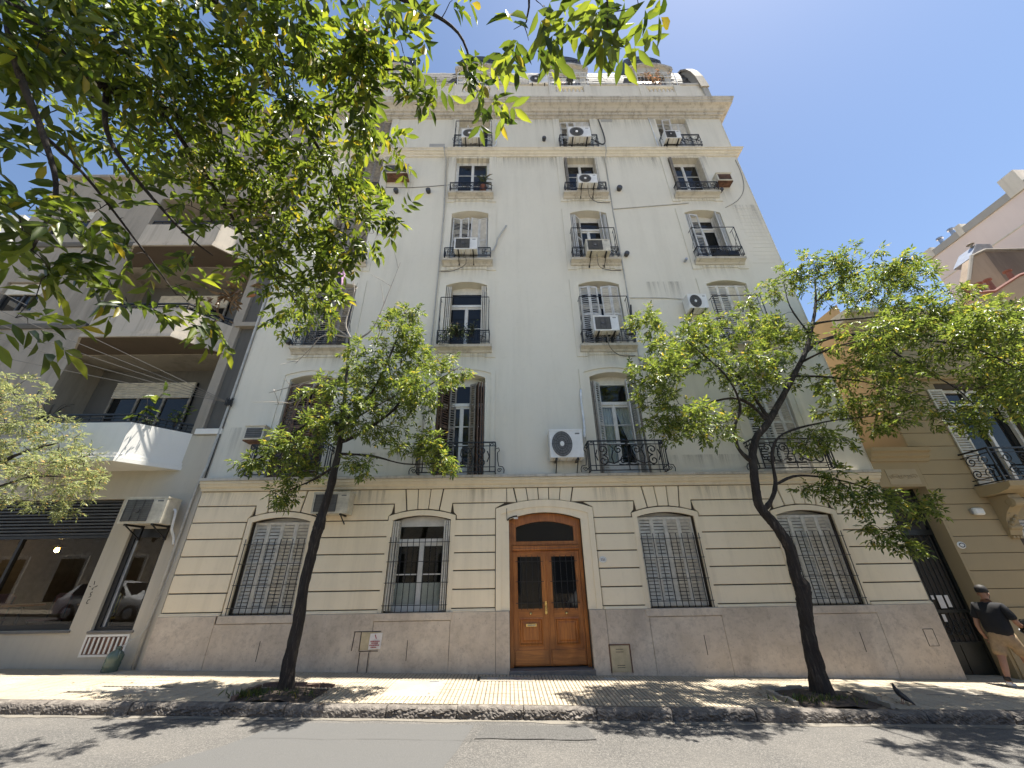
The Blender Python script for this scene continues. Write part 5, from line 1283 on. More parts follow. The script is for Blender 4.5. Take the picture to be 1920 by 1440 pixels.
shelf = thing('shop_shelf', 'shelf of warm-coloured goods inside the shop door', 'shelf', (-8.0, 3.2, 0.55))
s_ = MB()
for z in (0.6, 1.1, 1.5, 1.9): s_.box(-8.7, -7.5, 2.9, 3.3, z, z+0.03)
s_.build('boards', M['wood_h'], shelf)
for k in range(14):
    x = -8.62+0.08*k; z = (0.63, 1.13, 1.53)[k % 3]; m_ = ('terracotta', 'paper', 'yellow', 'maroon')[k % 4]
    MB().lathe([(0.035, 0), (0.04, 0.02), (0.04, 0.16), (0.02, 0.2), (0.02, 0.24)], (x, 2.98, z), 8).build('jar', M[m_], shelf)
m_, n_, b_ = _new('warm_bulb'); b_.inputs['Emission Color'].default_value = (1.0, 0.6, 0.2, 1); b_.inputs['Emission Strength'].default_value = 34; M['bulb'] = m_
for (x, y, lab) in ((-8.15, 1.6, 'lit globe pendant seen through the shop door'), (-11.9, 1.8, 'lit globe pendant seen through the shop window')):
    t = thing('pendant_lamp', lab, 'lamp', (x, y, 2.45), 'lit pendants inside the shop')
    MB().lathe([(0.005, -0.05), (0.04, -0.035), (0.05, 0.0), (0.04, 0.035), (0.012, 0.06)], (x, y, 2.5), 12).build('bulb', M['bulb'], t, smooth=True); MB().tube([(x, y, 2.55), (x, y, 3.48)], 0.006, 5).build('cord', M['cable_dark'], t)
    MB().lathe([(0.04, 0.05), (0.17, 0.10), (0.16, 0.11), (0.03, 0.08)], (x, y, 2.5), 16).build('lamp_shade', M['brass'], t, smooth=True)
# painted marks on the pillar between window and door
gf = MB()
def stroke(pts, r_=0.007): gf.tube([(x, -0.003, z) for x, z in pts], r_, 4)
stroke([(-8.835, 1.68), (-8.85, 1.75)]); stroke([(-8.95+0.03, 1.655), (-8.885, 1.64)]); stroke([(-8.80, 1.635), (-8.755, 1.66)])
stroke([(-8.815, 1.625), (-8.845, 1.60), (-8.815, 1.585)]); stroke([(-8.80, 1.545), (-8.835, 1.53), (-8.83, 1.50), (-8.805, 1.49), (-8.81, 1.46), (-8.835, 1.445)]); stroke([(-8.79, 1.405), (-8.825, 1.40), (-8.835, 1.35), (-8.82, 1.325), (-8.795, 1.335)])
gf.build('spray_marks', M['ink'], lb)
# downpipe at the party line with a white elbow from the unit above
MB().tube([(-7.36, -0.05, 0.19), (-7.36, -0.05, 3.3), (-7.33, -0.06, 3.7), (-7.27, -0.10, 3.95), (-7.27, -0.05, 4.2), (-7.25, -0.04, 5.9), (-7.25, -0.04, 16)], 0.03, 8).build('downpipe', M['pipe_grey'], lb, smooth=True)
MB().tube([(-7.24, -0.03, 3.9), (-7.24, -0.03, 15)], 0.014, 6).build('cable', M['cable_dark'], lb)
MB().tube(smooth_path([(-7.55, -0.3, 3.12), (-7.45, -0.3, 3.15), (-7.42, -0.28, 3.0), (-7.45, -0.2, 2.75), (-7.43, -0.1, 2.6), (-7.42, -0.05, 2.45)], 3)[0], 0.026, 8).build('drain_elbow', M['pipe_white'], lb, smooth=True)

# ------------------------------------------------------------------ beige neighbour on the right
rb = thing('beige_house', 'beige rusticated house with carved corbel, balcony and dark iron gate, right', 'building', (12, 0, -0.3))
GX0, GX1, GT = 8.97, 10.10, 3.50
mb = MB(); wall_openings(mb, GX1, 22, -0.7, 8.55, [(11.75, 13.35, 3.45, 6.1, 6.1), (11.75, 13.3, 0.9, 2.9, 2.9), (15, 16.4, 3.45, 6.1, 6.1)], 0.03, 0.3); mb.build('wall', M['joint'], rb)
for r_ in range(21):
    z0_, z1_ = 1.32+0.352*r_-0.352*1+0.006, 1.32+0.352*(r_+1)-0.352-0.006
    if z0_ > 8.3: break
    spans = [(GX1+0.002, 11.62), (13.48, 14.9), (16.5, 22)]
    if not (3.3 < z1_ and z0_ < 6.2) and not (0.9 < z1_ < 3.0): spans = [(GX1+0.002, 22)]
    for (a, b_) in spans: MB().box(a, b_, 0.0, 0.06, z0_, z1_).build('facing_block', M['beige'], rb, bevel=0.005)
MB().box(GX1, 22, -0.03, 0.06, -0.8, 0.965).build('plinth', M['beige'], rb)
MB().box(10.9, 11.5, -0.045, -0.03, 0.62, 0.86).build('plinth_panel', M['brown'], rb)
MB().profx([(0.0, 8.3), (-0.1, 8.32), (-0.16, 8.42), (-0.30, 8.46), (-0.32, 8.58), (0.3, 8.62), (0.3, 8.3)][::-1], GX1-0.15, 22).build('cornice', M['cornice'], rb)
MB().profx([(0.0, 6.35), (-0.08, 6.36), (-0.12, 6.45), (0.06, 6.48), (0.06, 6.35)][::-1], GX1, 22).build('band_moulding', M['beige'], rb)
MB().box(GX1+0.02, 22, 0.36, 8, -0.6, 8.5).build('core', M['interior'], rb)
mb = MB(); mb.quad((GX1-0.004, 0.05, 4.4), (GX1-0.004, 9, 4.4), (GX1-0.004, 9, 9.0), (GX1-0.004, 0.05, 9.0)); mb.build('side_wall', M['orange'], rb)
MB().box(GX1+0.02, 22, 0.5, 8, 8.62, 9.02).build('parapet', M['orange'], rb)
# gate portal
MB().box(GX1-0.06, GX1, -0.002, 0.45, -0.5, GT).build('portal_jamb', M['beige'], rb); MB().box(GX0-0.02, GX1+0.0, 0.0, 0.45, GT, 4.12).build('portal_lintel', M['beige'], rb)
MB().box(GX0+0.25, GX1-0.12, -0.012, 0.0, 3.55, 3.92).build('carved_panel', M['carved'], rb)
MB().profx([(0.0, 4.10), (-0.05, 4.11), (-0.06, 4.18), (-0.12, 4.22), (-0.13, 4.30), (-0.20, 4.33), (-0.21, 4.42), (0.4, 4.46), (0.4, 4.10)][::-1], GX0-0.02, GX1+0.30).build('portal_cornice', M['beige'], rb)
for i in range(9): MB().tube([(px, -0.016, pz) for px, pz in spiral(GX0+0.33+0.075*i, 3.74, 0.055, 1.1, i, 1 if i % 2 else -1)], 0.010, 4).build('carving', M['carved'], rb)
gate = thing('iron_gate', 'dark iron gate with scrolls and bars beside the beige house', 'gate', (9.5, 0.36, -0.22))
yg = 0.36; g_ = MB(); g_.box(GX0, GX0+0.06, yg-0.03, yg+0.03, -0.4, GT); g_.box(GX1-0.12, GX1-0.06, yg-0.03, yg+0.03, -0.4, GT); g_.box(GX0+0.06, GX1-0.12, yg-0.04, yg+0.04, 2.44, 2.56); g_.box(GX0+0.06, GX1-0.12, yg-0.03, yg+0.03, 0.86, 0.92); g_.box(GX0+0.06, GX1-0.12, yg-0.03, yg+0.03, 0.28, 0.33)
g_.build('gate_frame', M['gate'], gate)
MB().box(GX0+0.06, GX1-0.12, yg+0.03, yg+0.045, -0.4, GT).build('backing_sheet', M['interior'], gate)
MB().box(GX0+0.07, 9.48, yg-0.02, yg+0.02, -0.35, 0.28).build('kick_panel', M['gate'], gate); MB().box(9.50, GX1-0.13, yg-0.02, yg+0.02, -0.35, 0.28).build('kick_panel', M['gate'], gate)
bm_ = MB().bar((0, yg-0.01, 0.33), (0, yg-0.01, 2.44), 0.010).mesh('bar', M['gate'])
for i in range(8): inst('bar', bm_, (GX0+0.14+0.112*i, 0, 0), gate)
for zc in (0.55, 2.25, 2.75, 3.1):
    sc_ = MB()
    for i in range(4):
        xx = GX0+0.2+0.2*i; sc_.tube([(px, yg-0.02, pz) for px, pz in spiral(xx, zc, 0.11, 1.5, PI*i, 1 if i % 2 else -1)], 0.012, 4); sc_.tube([(px, yg-0.02, pz) for px, pz in spiral(xx+0.05, zc+0.13, 0.06, 1.3, 0, 1)], 0.010, 4)
    sc_.build('scrollwork', M['gate'], gate)
for i, (a, b_, c, d) in enumerate(((9.30, 9.36, 1.12, 1.20), (9.42, 9.55, 0.95, 1.20), (9.60, 9.68, 0.97, 1.20), (9.36, 9.43, 0.70, 0.84))): MB().box(a, b_, yg-0.045, yg-0.04, c, d).build('notice', M['paper'], gate)
lamp = thing('wall_lamp', 'white half-shell wall lamp on the beige house', 'lamp', (10.92, -0.05, 2.85))
MB().box(10.80, 11.04, -0.11, -0.001, 2.82, 2.98).build('lamp_shade', M['enamel'], lamp, bevel=0.03); MB().box(10.78, 10.83, -0.06, -0.002, 2.85, 2.95).build('mount', M['steel'], lamp)
pq = thing('oval_plaque', 'white oval house number plaque beside the iron gate', 'plaque', (10.2, 0, 2.19))
mp = MB().lathe([(0.001, -0.014), (0.085, -0.010), (0.10, 0.0)], (0, 0, 0), 22, 'y'); mp.v = [(x+10.2, y-0.001, z*0.75+2.19) for x, y, z in mp.v]; mp.build('plate', M['enamel'], pq)
MB().tube([(10.2+0.06*math.cos(a*PI/8), -0.017, 2.19+0.042*math.sin(a*PI/8)) for a in range(17)], 0.008, 4).build('ring', M['ink'], pq)
# balcony with corbel
bl = MB().profx([(0.0, 3.22), (-0.40, 3.24), (-0.62, 3.30), (-0.70, 3.36), (-0.72, 3.46), (0.0, 3.47)][::-1], 11.2, 14.2).build('balcony', M['beige'], rb)
cb = MB(); cb.profx([(0.0, 2.36), (-0.06, 2.38), (-0.10, 2.50), (-0.13, 2.70), (-0.22, 2.85), (-0.36, 2.98), (-0.42, 3.10), (-0.40, 3.22), (0.0, 3.22)][::-1], 11.38, 11.66)
for z, r_, y in ((3.05, 0.11, -0.40), (2.55, 0.06, -0.12)): cb.lathe([(r_*0.5, -0.02), (r_, 0.0), (r_, 0.26), (r_*0.5, 0.28)], (11.39, y+0.03, z), 16, 'x')
for k in range(7): cb.lathe([(0.001, -0.05), (0.045, -0.02), (0.05, 0.03)], (11.44+0.05*(k % 3)*1.4, -0.16-0.02*k*0.4, 2.62+0.07*k), 8, 'y')
for k in range(3): cb.box(11.41+0.08*k, 11.46+0.08*k, -0.07, 0.0, 2.31, 2.36)
cb.build('corbel', M['beige'], bl)
rl = MB(); y = -0.62; zb, zt = 3.50, 4.25
for z, r_ in ((zb, .014), (zb+.1, .010), (zt-.1, .010), (zt, .02)): rl.bar((11.25, y, z), (14.2, y, z), r_); rl.bar((11.25, y, z), (11.25, 0.0, z), r_)
for x in (11.25, 11.40, 12.2, 12.35, 13.2, 13.35): rl.bar((x, y, zb), (x, y, zt), .014)
for x0 in (11.8, 12.78, 13.8):
    for s in (-1, 1):
        rl.tube([(px, y, pz) for px, pz in spiral(x0+s*0.2, 4.02, 0.13, 1.5, PI/2, s)], .013, 4); rl.tube([(px, y, pz) for px, pz in spiral(x0+s*0.2, 3.72, 0.13, 1.5, -PI/2, -s)], .013, 4); rl.tube([(x0+s*0.33, y, 4.02), (x0+s*.1, y, 3.87), (x0+s*0.33, y, 3.72)], .012, 4)
for s in (0.18, 0.45):
    rl.tube([(11.25, -py, pz) for py, pz in spiral(s, 4.02, 0.12, 1.5, PI/2, 1)], .013, 4); rl.tube([(11.25, -py, pz) for py, pz in spiral(s, 3.72, 0.12, 1.5, -PI/2, -1)], .013, 4)
rl.build('railing', M['iron'], bl)
for (a, b_, z0_, z1_) in ((11.75, 13.35, 3.5, 6.1), (15, 16.4, 3.5, 6.1), (11.75, 13.3, 0.9, 2.9)):
    f_ = MB()
    for x in (a, (a+b_)/2-0.05, b_-0.08): f_.box(x, x+0.08, 0.12, 0.2, z0_, z1_)
    f_.box(a+.08, (a+b_)/2-.05, 0.12, 0.2, z1_-0.5, z1_-.42); f_.box((a+b_)/2+.03, b_-.08, 0.12, 0.2, z1_-.5, z1_-.42); f_.box(a+.08, b_-.08, .12, .2, z1_-.08, z1_)
    w_ = f_.build('window', M['win_white'], rb); MB().box(a, b_, 0.21, 0.22, z0_, z1_).build('pane', M['glass'], w_)
    if z0_ > 3:
        shm = M['shut_pale']
        for s, xx in ((-1, a-0.42), (1, b_+0.02)): shutter(w_, xx, -0.03, z0_, 0.40, 2.55, 0.0, 'shut_pale')
    else: shutter(w_, a+0.02, 0.05, z0_, 0.75, 1.95, 0.0, 'shut_pale'); shutter(w_, a+0.80, 0.05, z0_, 0.72, 1.95, 0.0, 'shut_pale')

# ------------------------------------------------------------------ buildings behind
pk = thing('pink_tower', 'tall pale pink blank wall with roof vents behind the beige house', 'building', (26, 4, 0))
MB().box(24.0, 34, -4, 6.9, -1, 17.35).build('wall', M['pink'], pk); MB().box(23.93, 24.2, -4, 6.95, 17.351, 17.75).build('parapet', M['patch'], pk)
MB().box(23.97, 24.0, -4, 6.9, 15.92, 15.98).build('string_line', M['trim'], pk)
MB().box(23.9, 24.8, 2.2, 2.85, 17.36, 18.5).build('chimney', M['trim'], pk); MB().box(23.9, 24.4, 4.88, 5.15, 17.36, 18.0).build('chimney', M['trim'], pk); MB().box(23.9, 24.5, 6.45, 6.9, 17.36, 17.95).build('chimney', M['trim'], pk)
for (y, h) in ((5.4, 0.42), (6.0, 0.4)):
    MB().lathe([(0.09, 0.0), (0.09, h), (0.15, h), (0.15, h+0.08), (0.05, h+0.12)], (24.1, y, 17.7), 12).build('roof_vent', M['steel'], pk)
br = thing('brown_gabled_house', 'weathered brown gable wall with red clay chimneys behind the beige house', 'building', (20, 3, 0))
MB().prism([(19.2, -1), (20.6, -1), (20.95, 14.12), (20.2, 13.78), (19.35, 12.5)][::-1], 3.0, 3.4).build('gable_wall', M['brown'], br)
MB().prism([(20.6, -1), (30, -1), (30, 14.25), (20.95, 14.12)][::-1], 3.012, 3.4).build('stained_wall', M['brown_dark'], br)
MB().tube([(19.3, 2.97, 12.45), (20.2, 2.97, 13.84), (20.95, 2.97, 14.18), (30, 2.97, 14.3)], 0.07, 6).build('coping', M['soot'], br)
MB().prism([(17.3, 5), (22, 5), (22, 12.5), (19.7, 11.7), (18.3, 10.95), (17.3, 10.85)][::-1], 1.9, 2.9).build('lower_wall', M['brown'], br)
MB().tube([(17.3, 1.9, 10.9), (18.3, 1.9, 11.0), (19.7, 1.9, 11.76), (22, 1.9, 12.55)], 0.06, 6).build('lower_coping', M['terracotta'], br)
for (x, z, h) in ((17.45, 10.9, 0.4), (18.05, 11.0, 0.42), (18.5, 11.1, 0.5), (19.55, 11.7, 0.34)):
    MB().lathe([(0.09, 0), (0.07, h), (0.13, h), (0.13, h+0.05), (0.05, h+0.08)], (x, 2.0, z), 12).build('clay_chimney', M['terracotta'], br)
tk = thing('roof_hood', 'grey sheet-metal hood on the roof in front of the pink wall', 'roof hood', (21.5, 3.8, 14.2))
MB().prism([(20.85, 14.2), (22.3, 14.2), (22.25, 15.05), (21.6, 15.05)][::-1], 3.45, 4.2).build('hood', M['steel'], tk); MB().lathe([(0.05, 0), (0.05, 0.14), (0.14, 0.16), (0.02, 0.24)], (21.55, 3.6, 15.0), 10).build('cowl', M['soot'], tk)
fw_ = thing('white_balcony_building', 'white building with railed balconies at the far left edge', 'building', (-21, 2, 0.4))
MB().box(-30, -17.0, 0.3, 10, -0.3, 13.4).build('wall', M['whitewall'], fw_)
for z in (10.2, 7.0):
    MB().box(-26, -16.9, -1.5, 0.3, z, z+0.18).build('balcony_slab', M['whitewall'], fw_)
    rr = MB()
    for zz in (z+0.25, z+1.1): rr.bar((-26, -1.45, zz), (-16.95, -1.45, zz), 0.018); rr.bar((-16.95, -1.45, zz), (-16.95, 0.3, zz), 0.018)
    for i in range(15): rr.bar((-16.95, -1.45+0.12*i, z+0.18), (-16.95, -1.45+0.12*i, z+1.1), 0.010)
    for i in range(40): rr.bar((-16.95-0.14*i, -1.45, z+0.18), (-16.95-0.14*i, -1.45, z+1.1), 0.010)
    rr.build('railing', M['ac_dark'], fw_)
    for xx in (-19.2, -23): MB().box(xx, xx+1.4, 0.26, 0.299, z+0.18, z+2.3).build('window', M['glass'], fw_)
# the row across the street, seen only mirrored in the panes
for k, (x0, x1, h, mk, lab) in enumerate(((-34, -8, 5.2, 'opp_a', 'long pale building across the street, mirrored in the shop window'), (-7.9, 9, 4.6, 'opp_b', 'low cream building across the street, facing the wooden door'), (9.1, 34, 5.0, 'opp_a', 'pale building across the street at the right'))):
    ob = thing('opposite_building', lab, 'building', ((x0+x1)/2, -13.5, gz((x0+x1)/2)), 'buildings across the street')
    MB().box(x0, x1, -20, -13.0, -1.5, h).build('wall', M[mk], ob)
    x = x0+1
    while x < x1-1.8:
        for z in (0.9,):
            wv = MB().box(x, x+1.3, -13.0, -12.985, z, z+2.0).build('window', M['glass'], ob); MB().band([(x, z), (x, z+2.0), (x+1.3, z+2.0), (x+1.3, z)], [(x-0.12, z), (x-0.12, z+2.12), (x+1.42, z+2.12), (x+1.42, z)], -12.95, -13.0).build('frame', M['win_white'], wv)
        x += 3.1
# ------------------------------------------------------------------ crown lobes: centre, radii, number of twigs
CL_R = [(4.25,-1.4,6.56,0.96,0.8,0.76,30),(3.19,-2.2,5.61,0.68,0.7,0.64,22),(5.21,-1.0,7.23,0.85,0.6,0.53,20),(3.46,-1.6,7.23,0.49,0.5,0.35,10),(5.22,-1.9,5.78,0.76,0.7,0.66,20),(3.55,-1.6,4.66,0.69,0.7,0.44,18),(3.8,-2.4,4.27,0.53,0.6,0.44,14),(3.43,-1.2,5.44,0.52,0.5,0.36,9),(6.65,-1.2,7.41,0.57,0.6,0.47,10),(5.61,-1.2,5.13,0.62,0.5,0.42,8),(7.49,-1.4,8.59,0.61,0.6,0.41,11),(7.88,-1.8,8.72,0.58,0.6,0.38,11),(8.37,-2.2,8.44,0.73,0.7,0.41,16),(10.07,-1.6,8.41,0.89,0.8,0.59,22),(9.02,-2.6,7.97,0.52,0.5,0.34,10),(9.47,-1.0,8.51,0.96,0.6,0.53,12),(9.83,-2.2,6.98,1.0,0.9,0.5,26),(11.85,-1.6,7.03,1.09,0.9,0.69,26),(8.88,-3.0,5.66,0.81,0.8,0.48,22),(10.65,-2.6,5.57,0.77,0.8,0.6,20),(10.48,-2.0,5.35,0.84,0.8,0.47,18),(9.0,-3.4,4.42,0.61,0.6,0.38,14),(9.72,-1.4,6.97,0.91,0.7,0.51,12),(7.49,-2.0,5.91,0.75,0.7,0.47,10),(7.9,-2.6,5.05,0.69,0.7,0.43,12),(7.48,-1.2,5.44,0.83,0.7,0.52,11),(8.08,-1.8,4.68,0.77,0.7,0.38,11),(6.7,-1.5,4.2,0.7,0.6,0.35,10),(9.58,-1.6,4.66,0.59,0.5,0.3,8),(6.32,-1.6,3.28,0.49,0.5,0.3,9),(6.83,-1.9,2.93,0.57,0.5,0.28,12),(7.89,-1.7,2.82,0.44,0.4,0.21,10),(6.91,-1.6,2.34,0.39,0.35,0.2,6),(7.21,-1.8,2.08,0.24,0.3,0.14,4),(9.64,-2.4,4.44,0.62,0.7,0.31,9),(12.38,-2.2,6.16,1.09,1.0,0.91,22),(5.24,-2.6,6.94,0.26,0.5,0.26,3)]
CL_L = [(-2.6,-1.6,5.5,0.75,0.7,0.65,28),(-2.21,-1.2,6.33,0.63,0.6,0.53,16),(-2.48,-1.8,6.76,0.54,0.6,0.49,18),(-2.53,-1.5,7.58,0.41,0.4,0.35,9),(-1.75,-2.2,5.02,0.55,0.6,0.46,16),(-1.35,-1.6,5.9,0.45,0.5,0.3,11),(-2.99,-2.1,4.69,0.56,0.6,0.37,15),(-3.95,-1.5,4.74,0.61,0.6,0.3,15),(-4.38,-1.8,4.18,0.58,0.5,0.29,15),(-5.15,-1.6,3.85,0.35,0.3,0.15,7),(-4.31,-1.4,3.65,0.51,0.4,0.31,12),(-4.29,-1.7,3.18,0.25,0.3,0.2,6),(-1.78,-1.7,4.17,0.54,0.5,0.35,14),(-1.37,-1.5,3.83,0.35,0.4,0.25,9),(-2.74,-1.2,4.54,0.53,0.5,0.37,9),(-3.68,-1.2,6.01,0.42,0.4,0.32,8),(-2.92,-1.8,3.7,0.34,0.35,0.19,5),(-2.91,-2.3,5.88,0.45,0.5,0.36,9)]
CL_T = [(-10.4,-1.9,4.6,1.0,0.8,0.75,34),(-9.68,-1.6,4.3,0.94,0.8,0.68,30),(-8.27,-2.1,3.65,0.63,0.7,0.49,22),(-9.08,-2.3,3.21,0.85,0.7,0.43,24),(-8.43,-1.6,3.36,0.42,0.5,0.31,10),(-11.5,-1.9,3.8,1.0,0.9,0.8,24),(-8.3,-1.9,2.95,0.3,0.4,0.15,6),(-9.98,-2.2,5.25,0.67,0.6,0.34,14)]
CL_O = [(-2.4,-8.34,4.21,0.22,26),(-2.38,-8.2,4.58,0.26,26),(-2.28,-8.06,5.0,0.3,28),(-1.97,-7.97,5.16,0.33,28),(-1.52,-7.98,5.16,0.34,30),(-1.03,-8.09,4.93,0.29,26),(-0.64,-8.22,4.64,0.19,16),(-2.37,-8.19,3.87,0.18,16),(-2.19,-8.2,3.43,0.11,10),(-2.06,-8.15,3.21,0.11,9),(-2.62,-7.86,4.79,0.29,26),(-2.52,-7.64,5.17,0.37,30),(-2.16,-7.52,5.35,0.41,32),(-1.63,-7.51,5.37,0.42,34),(-0.99,-7.79,4.93,0.3,22),(-0.62,-8.02,4.57,0.15,9),(-2.79,-7.46,4.86,0.31,20),(-2.61,-7.2,5.14,0.39,28),(-2.19,-7.04,5.33,0.48,34),(-1.57,-7.16,5.21,0.43,30),(-1.04,-7.46,4.86,0.23,12),(-2.37,-6.91,4.83,0.38,24),(-2.0,-6.75,4.96,0.46,32),(-1.45,-6.91,4.83,0.36,22),(-0.97,-7.12,4.39,0.18,7),(-2.21,-6.66,4.43,0.36,22),(-1.82,-6.59,4.5,0.42,26),(-1.57,-6.43,4.18,0.26,10),(-1.94,-6.45,4.1,0.32,15),(-1.32,-6.81,4.4,0.22,8),(-2.17,-7.96,3.63,0.14,8),(-2.1,-8.0,3.22,0.12,9),(-2.15,-7.8,3.53,0.14,8),(-2.23,-7.64,3.99,0.2,11),(-2.03,-8.07,2.98,0.11,8),(-2.07,-7.84,3.11,0.12,7),(-2.07,-7.66,3.32,0.14,7),(-1.91,-7.52,3.17,0.13,7),(-2.1,-7.32,3.85,0.2,9),(-1.94,-8.05,2.66,0.08,7),(-1.99,-7.68,3.04,0.09,4),(-1.81,-7.38,3.12,0.07,2),(-1.91,-8.08,3.17,0.1,5),(-0.23,-8.19,4.37,0.11,6),(-0.17,-8.08,4.22,0.08,4),(0.08,-8.51,3.86,0.09,6),(0.16,-8.52,3.96,0.06,3),(0.45,-8.5,3.81,0.08,6),(0.42,-8.52,3.93,0.06,3),(0.55,-8.55,3.91,0.04,2),(-0.34,-8.32,4.51,0.1,5),(-0.5,-7.96,4.56,0.11,4)]
# ------------------------------------------------------------------ trees
def grow(limbs, clusters, seed, droop=0.15, dens=1.0):
    """twigs from the limbs out to points spread through the crown lobes; returns twig polylines"""
    r3 = np.random.default_rng(seed)
    nodes = np.concatenate([np.array([tuple(q) for q in smooth_path(l, 5)[0]][len(l)//2:]) for l in limbs])
    tg = []
    for (x, y, z, rx, ry, rz, n) in clusters:
        n = max(2, int(n*dens))
        v = unit(r3.normal(size=(n, 3)))*(r3.random((n, 1))**0.4); tg.append(np.array([x, y, z])+v*np.array([rx, ry, rz]))
    tg = np.concatenate(tg)
    dmin = np.array([np.min(np.linalg.norm(nodes-t, axis=1)) for t in tg]); order = np.argsort(dmin)
    twigs = []; N = list(nodes)
    NA = np.zeros((len(N)+len(tg)*5, 3)); cnt = len(N); NA[:cnt] = nodes
    for k in order:
        t = tg[k]; dv = NA[:cnt]-t; dd = np.linalg.norm(dv, axis=1)+0.25*np.maximum(dv[:, 2], 0)
        i = int(np.argmin(dd)); a = NA[i].copy(); L = np.linalg.norm(t-a)
        if L < 0.03: continue
        p = []
        for u in (0, 0.3, 0.6, 0.85, 1.0):
            q = a*(1-u)+t*u; q = q+np.array([0, 0, 1])*L*0.22*math.sin(PI*u)*(1-u)-np.array([0, 0, droop*L*u*u*0.4])
            q = q+r3.normal(size=3)*0.03*L*(1 if 0 < u < 1 else 0); p.append(q)
        p[0] = a; twigs.append(np.array(p))
        for q in p[1:]: NA[cnt] = q; cnt += 1
    return twigs, r3
def sprays(twigs, r3, per_m=9.0, minn=4, tail=0.8):
    """positions and directions of compound leaves along the outer part of each twig"""
    P = []; D = []
    for p in twigs:
        L = np.linalg.norm(np.diff(p, axis=0), axis=1).sum(); n = max(minn, int(min(L, 0.9)*per_m))
        for j in range(n):
            u = 1-tail*r3.random()**1.4 if L < 0.9 else 1-0.5*r3.random()**1.4
            f = u*(len(p)-1); i = min(int(f), len(p)-2); q = p[i]+(p[i+1]-p[i])*(f-i)
            t = p[i+1]-p[i]; t = t/max(np.linalg.norm(t), 1e-6)
            d = t*0.7+r3.normal(size=3)*0.75+np.array([0, 0, -0.15]); P.append(q); D.append(d/np.linalg.norm(d))
    return np.array(P), np.array(D)
def leaflets(P, D, r3, rachis, leaf, wide, pairs=3, hang=0.45):
    n = len(P); up = np.array([0, 0, 1.0])
    S = unit(np.cross(D, up)+r3.normal(size=(n, 3))*0.25); Nn = unit(np.cross(S, D)); Nn = np.where(Nn[:, 2:3] < 0, -Nn, Nn)
    pos = []; dr = []; nr = []; ln = []
    for k in range(pairs):
        u = 0.35+0.55*k/max(pairs-1, 1)
        for s in (-1, 1):
            keep = r3.random(n) < 0.93
            b = P+D*rachis*u-up*0.12*rachis*u*u
            d = D*0.62+S*s*0.85-up*hang*r3.random((n, 1))+r3.normal(size=(n, 3))*0.16
            pos.append(b[keep]); dr.append(d[keep]); nr.append((Nn+r3.normal(size=(n, 3))*0.30)[keep]); ln.append((leaf*r3.uniform(0.55, 1.2, n))[keep])
    pos.append(P+D*rachis-up*0.12*rachis); dr.append(D-up*hang*0.5+r3.normal(size=(n, 3))*0.1); nr.append(Nn+r3.normal(size=(n, 3))*0.3); ln.append(leaf*r3.uniform(0.9, 1.25, n))
    pos, dr, nr, ln = np.concatenate(pos), np.concatenate(dr), np.concatenate(nr), np.concatenate(ln)
    return pos, dr, nr, ln, ln*wide
def tree(name, label, limbs, clusters, seed, leaf=0.095, rachis=0.17, wide=0.38, mat='leaf', loc=None, dead=(), twig_r=0.0075, per_m=30.0, cat='tree', group=None, sub=8, pairs=3, dens=2.3):
    base = limbs[0][0]
    t = thing(name, label, cat, base[:3] if loc is None else loc, group)
    for k, l in enumerate(limbs):
        pth, rr = smooth_path(l, sub if k == 0 else 5); nn = 14 if k == 0 else 8
        mb = MB(); mb.tube(pth, rr, nn)
        if k == 0:                       # knobbly trunk with a root flare
            r4 = random.Random(seed); v2 = []
            for i, v in enumerate(mb.v):
                ring = i//nn; c = pth[min(ring, len(pth)-1)]; d = Vector(v)-c; a = math.atan2(d.y, d.x); h = c.z-base[2]
                fl = 1+0.9*math.exp(-h/0.13)*(0.75+0.25*math.sin(a*5+seed))+0.09*math.sin(a*3+h*6)+0.07*math.sin(a*7-h*11)+r4.uniform(-0.06, 0.06)
                v2.append(tuple(c+d*fl))
            mb.v = v2
        else:
            r4 = random.Random(seed+k); v2 = []
            for i, v in enumerate(mb.v):
                c = pth[min(i//nn, len(pth)-1)]; v2.append(tuple(c+(Vector(v)-c)*(1+0.16*math.sin(i*1.7+k)+r4.uniform(-0.12, 0.14))))
            mb.v = v2
        mb.build('trunk' if k == 0 else 'limb', M['bark'], t, smooth=True)
    twigs, r3 = grow(limbs, clusters, seed, dens=dens)
    mb = MB()
    for p in twigs:
        L = np.linalg.norm(p[-1]-p[0]); r0 = twig_r*(0.7+0.9*min(L, 1.5)); mb.tube([tuple(q) for q in p], [r0, r0*0.8, r0*0.6, r0*0.45, r0*0.3], 4, False)
    tag(mb.build('twigs', M['bark'], t, smooth=True), kind='stuff')
    for d in dead:
        mb = MB(); pth, rr = smooth_path(d, 4); rr = [q*1.5 for q in rr]; mb.tube(pth, rr, 5); r4 = random.Random(len(d)+seed+int(d[0][2]*10))
        for i in range(3, len(pth)-1, 2):
            a = pth[i]; v = (pth[i+1]-pth[i]).normalized()+Vector((r4.gauss(0, .6), r4.gauss(0, .6), r4.gauss(.1, .5))); b_ = a+v*r4.uniform(0.15, 0.4); mb.tube([a, (a+b_)/2+Vector((0, 0, 0.02)), b_], [0.009, 0.007, 0.004], 4)
        mb.build('dead_branch', M['deadwood'], t)
    P, D = sprays(twigs, r3, per_m)
    A = leaflets(P, D, r3, rachis, leaf, wide, pairs)
    me = leaves_mesh('crown', *A, M[mat]); o = link(bpy.data.objects.new('crown', me), t); tag(o, kind='stuff')
    return t, twigs, r3
def off(l, dy=0.0): return l
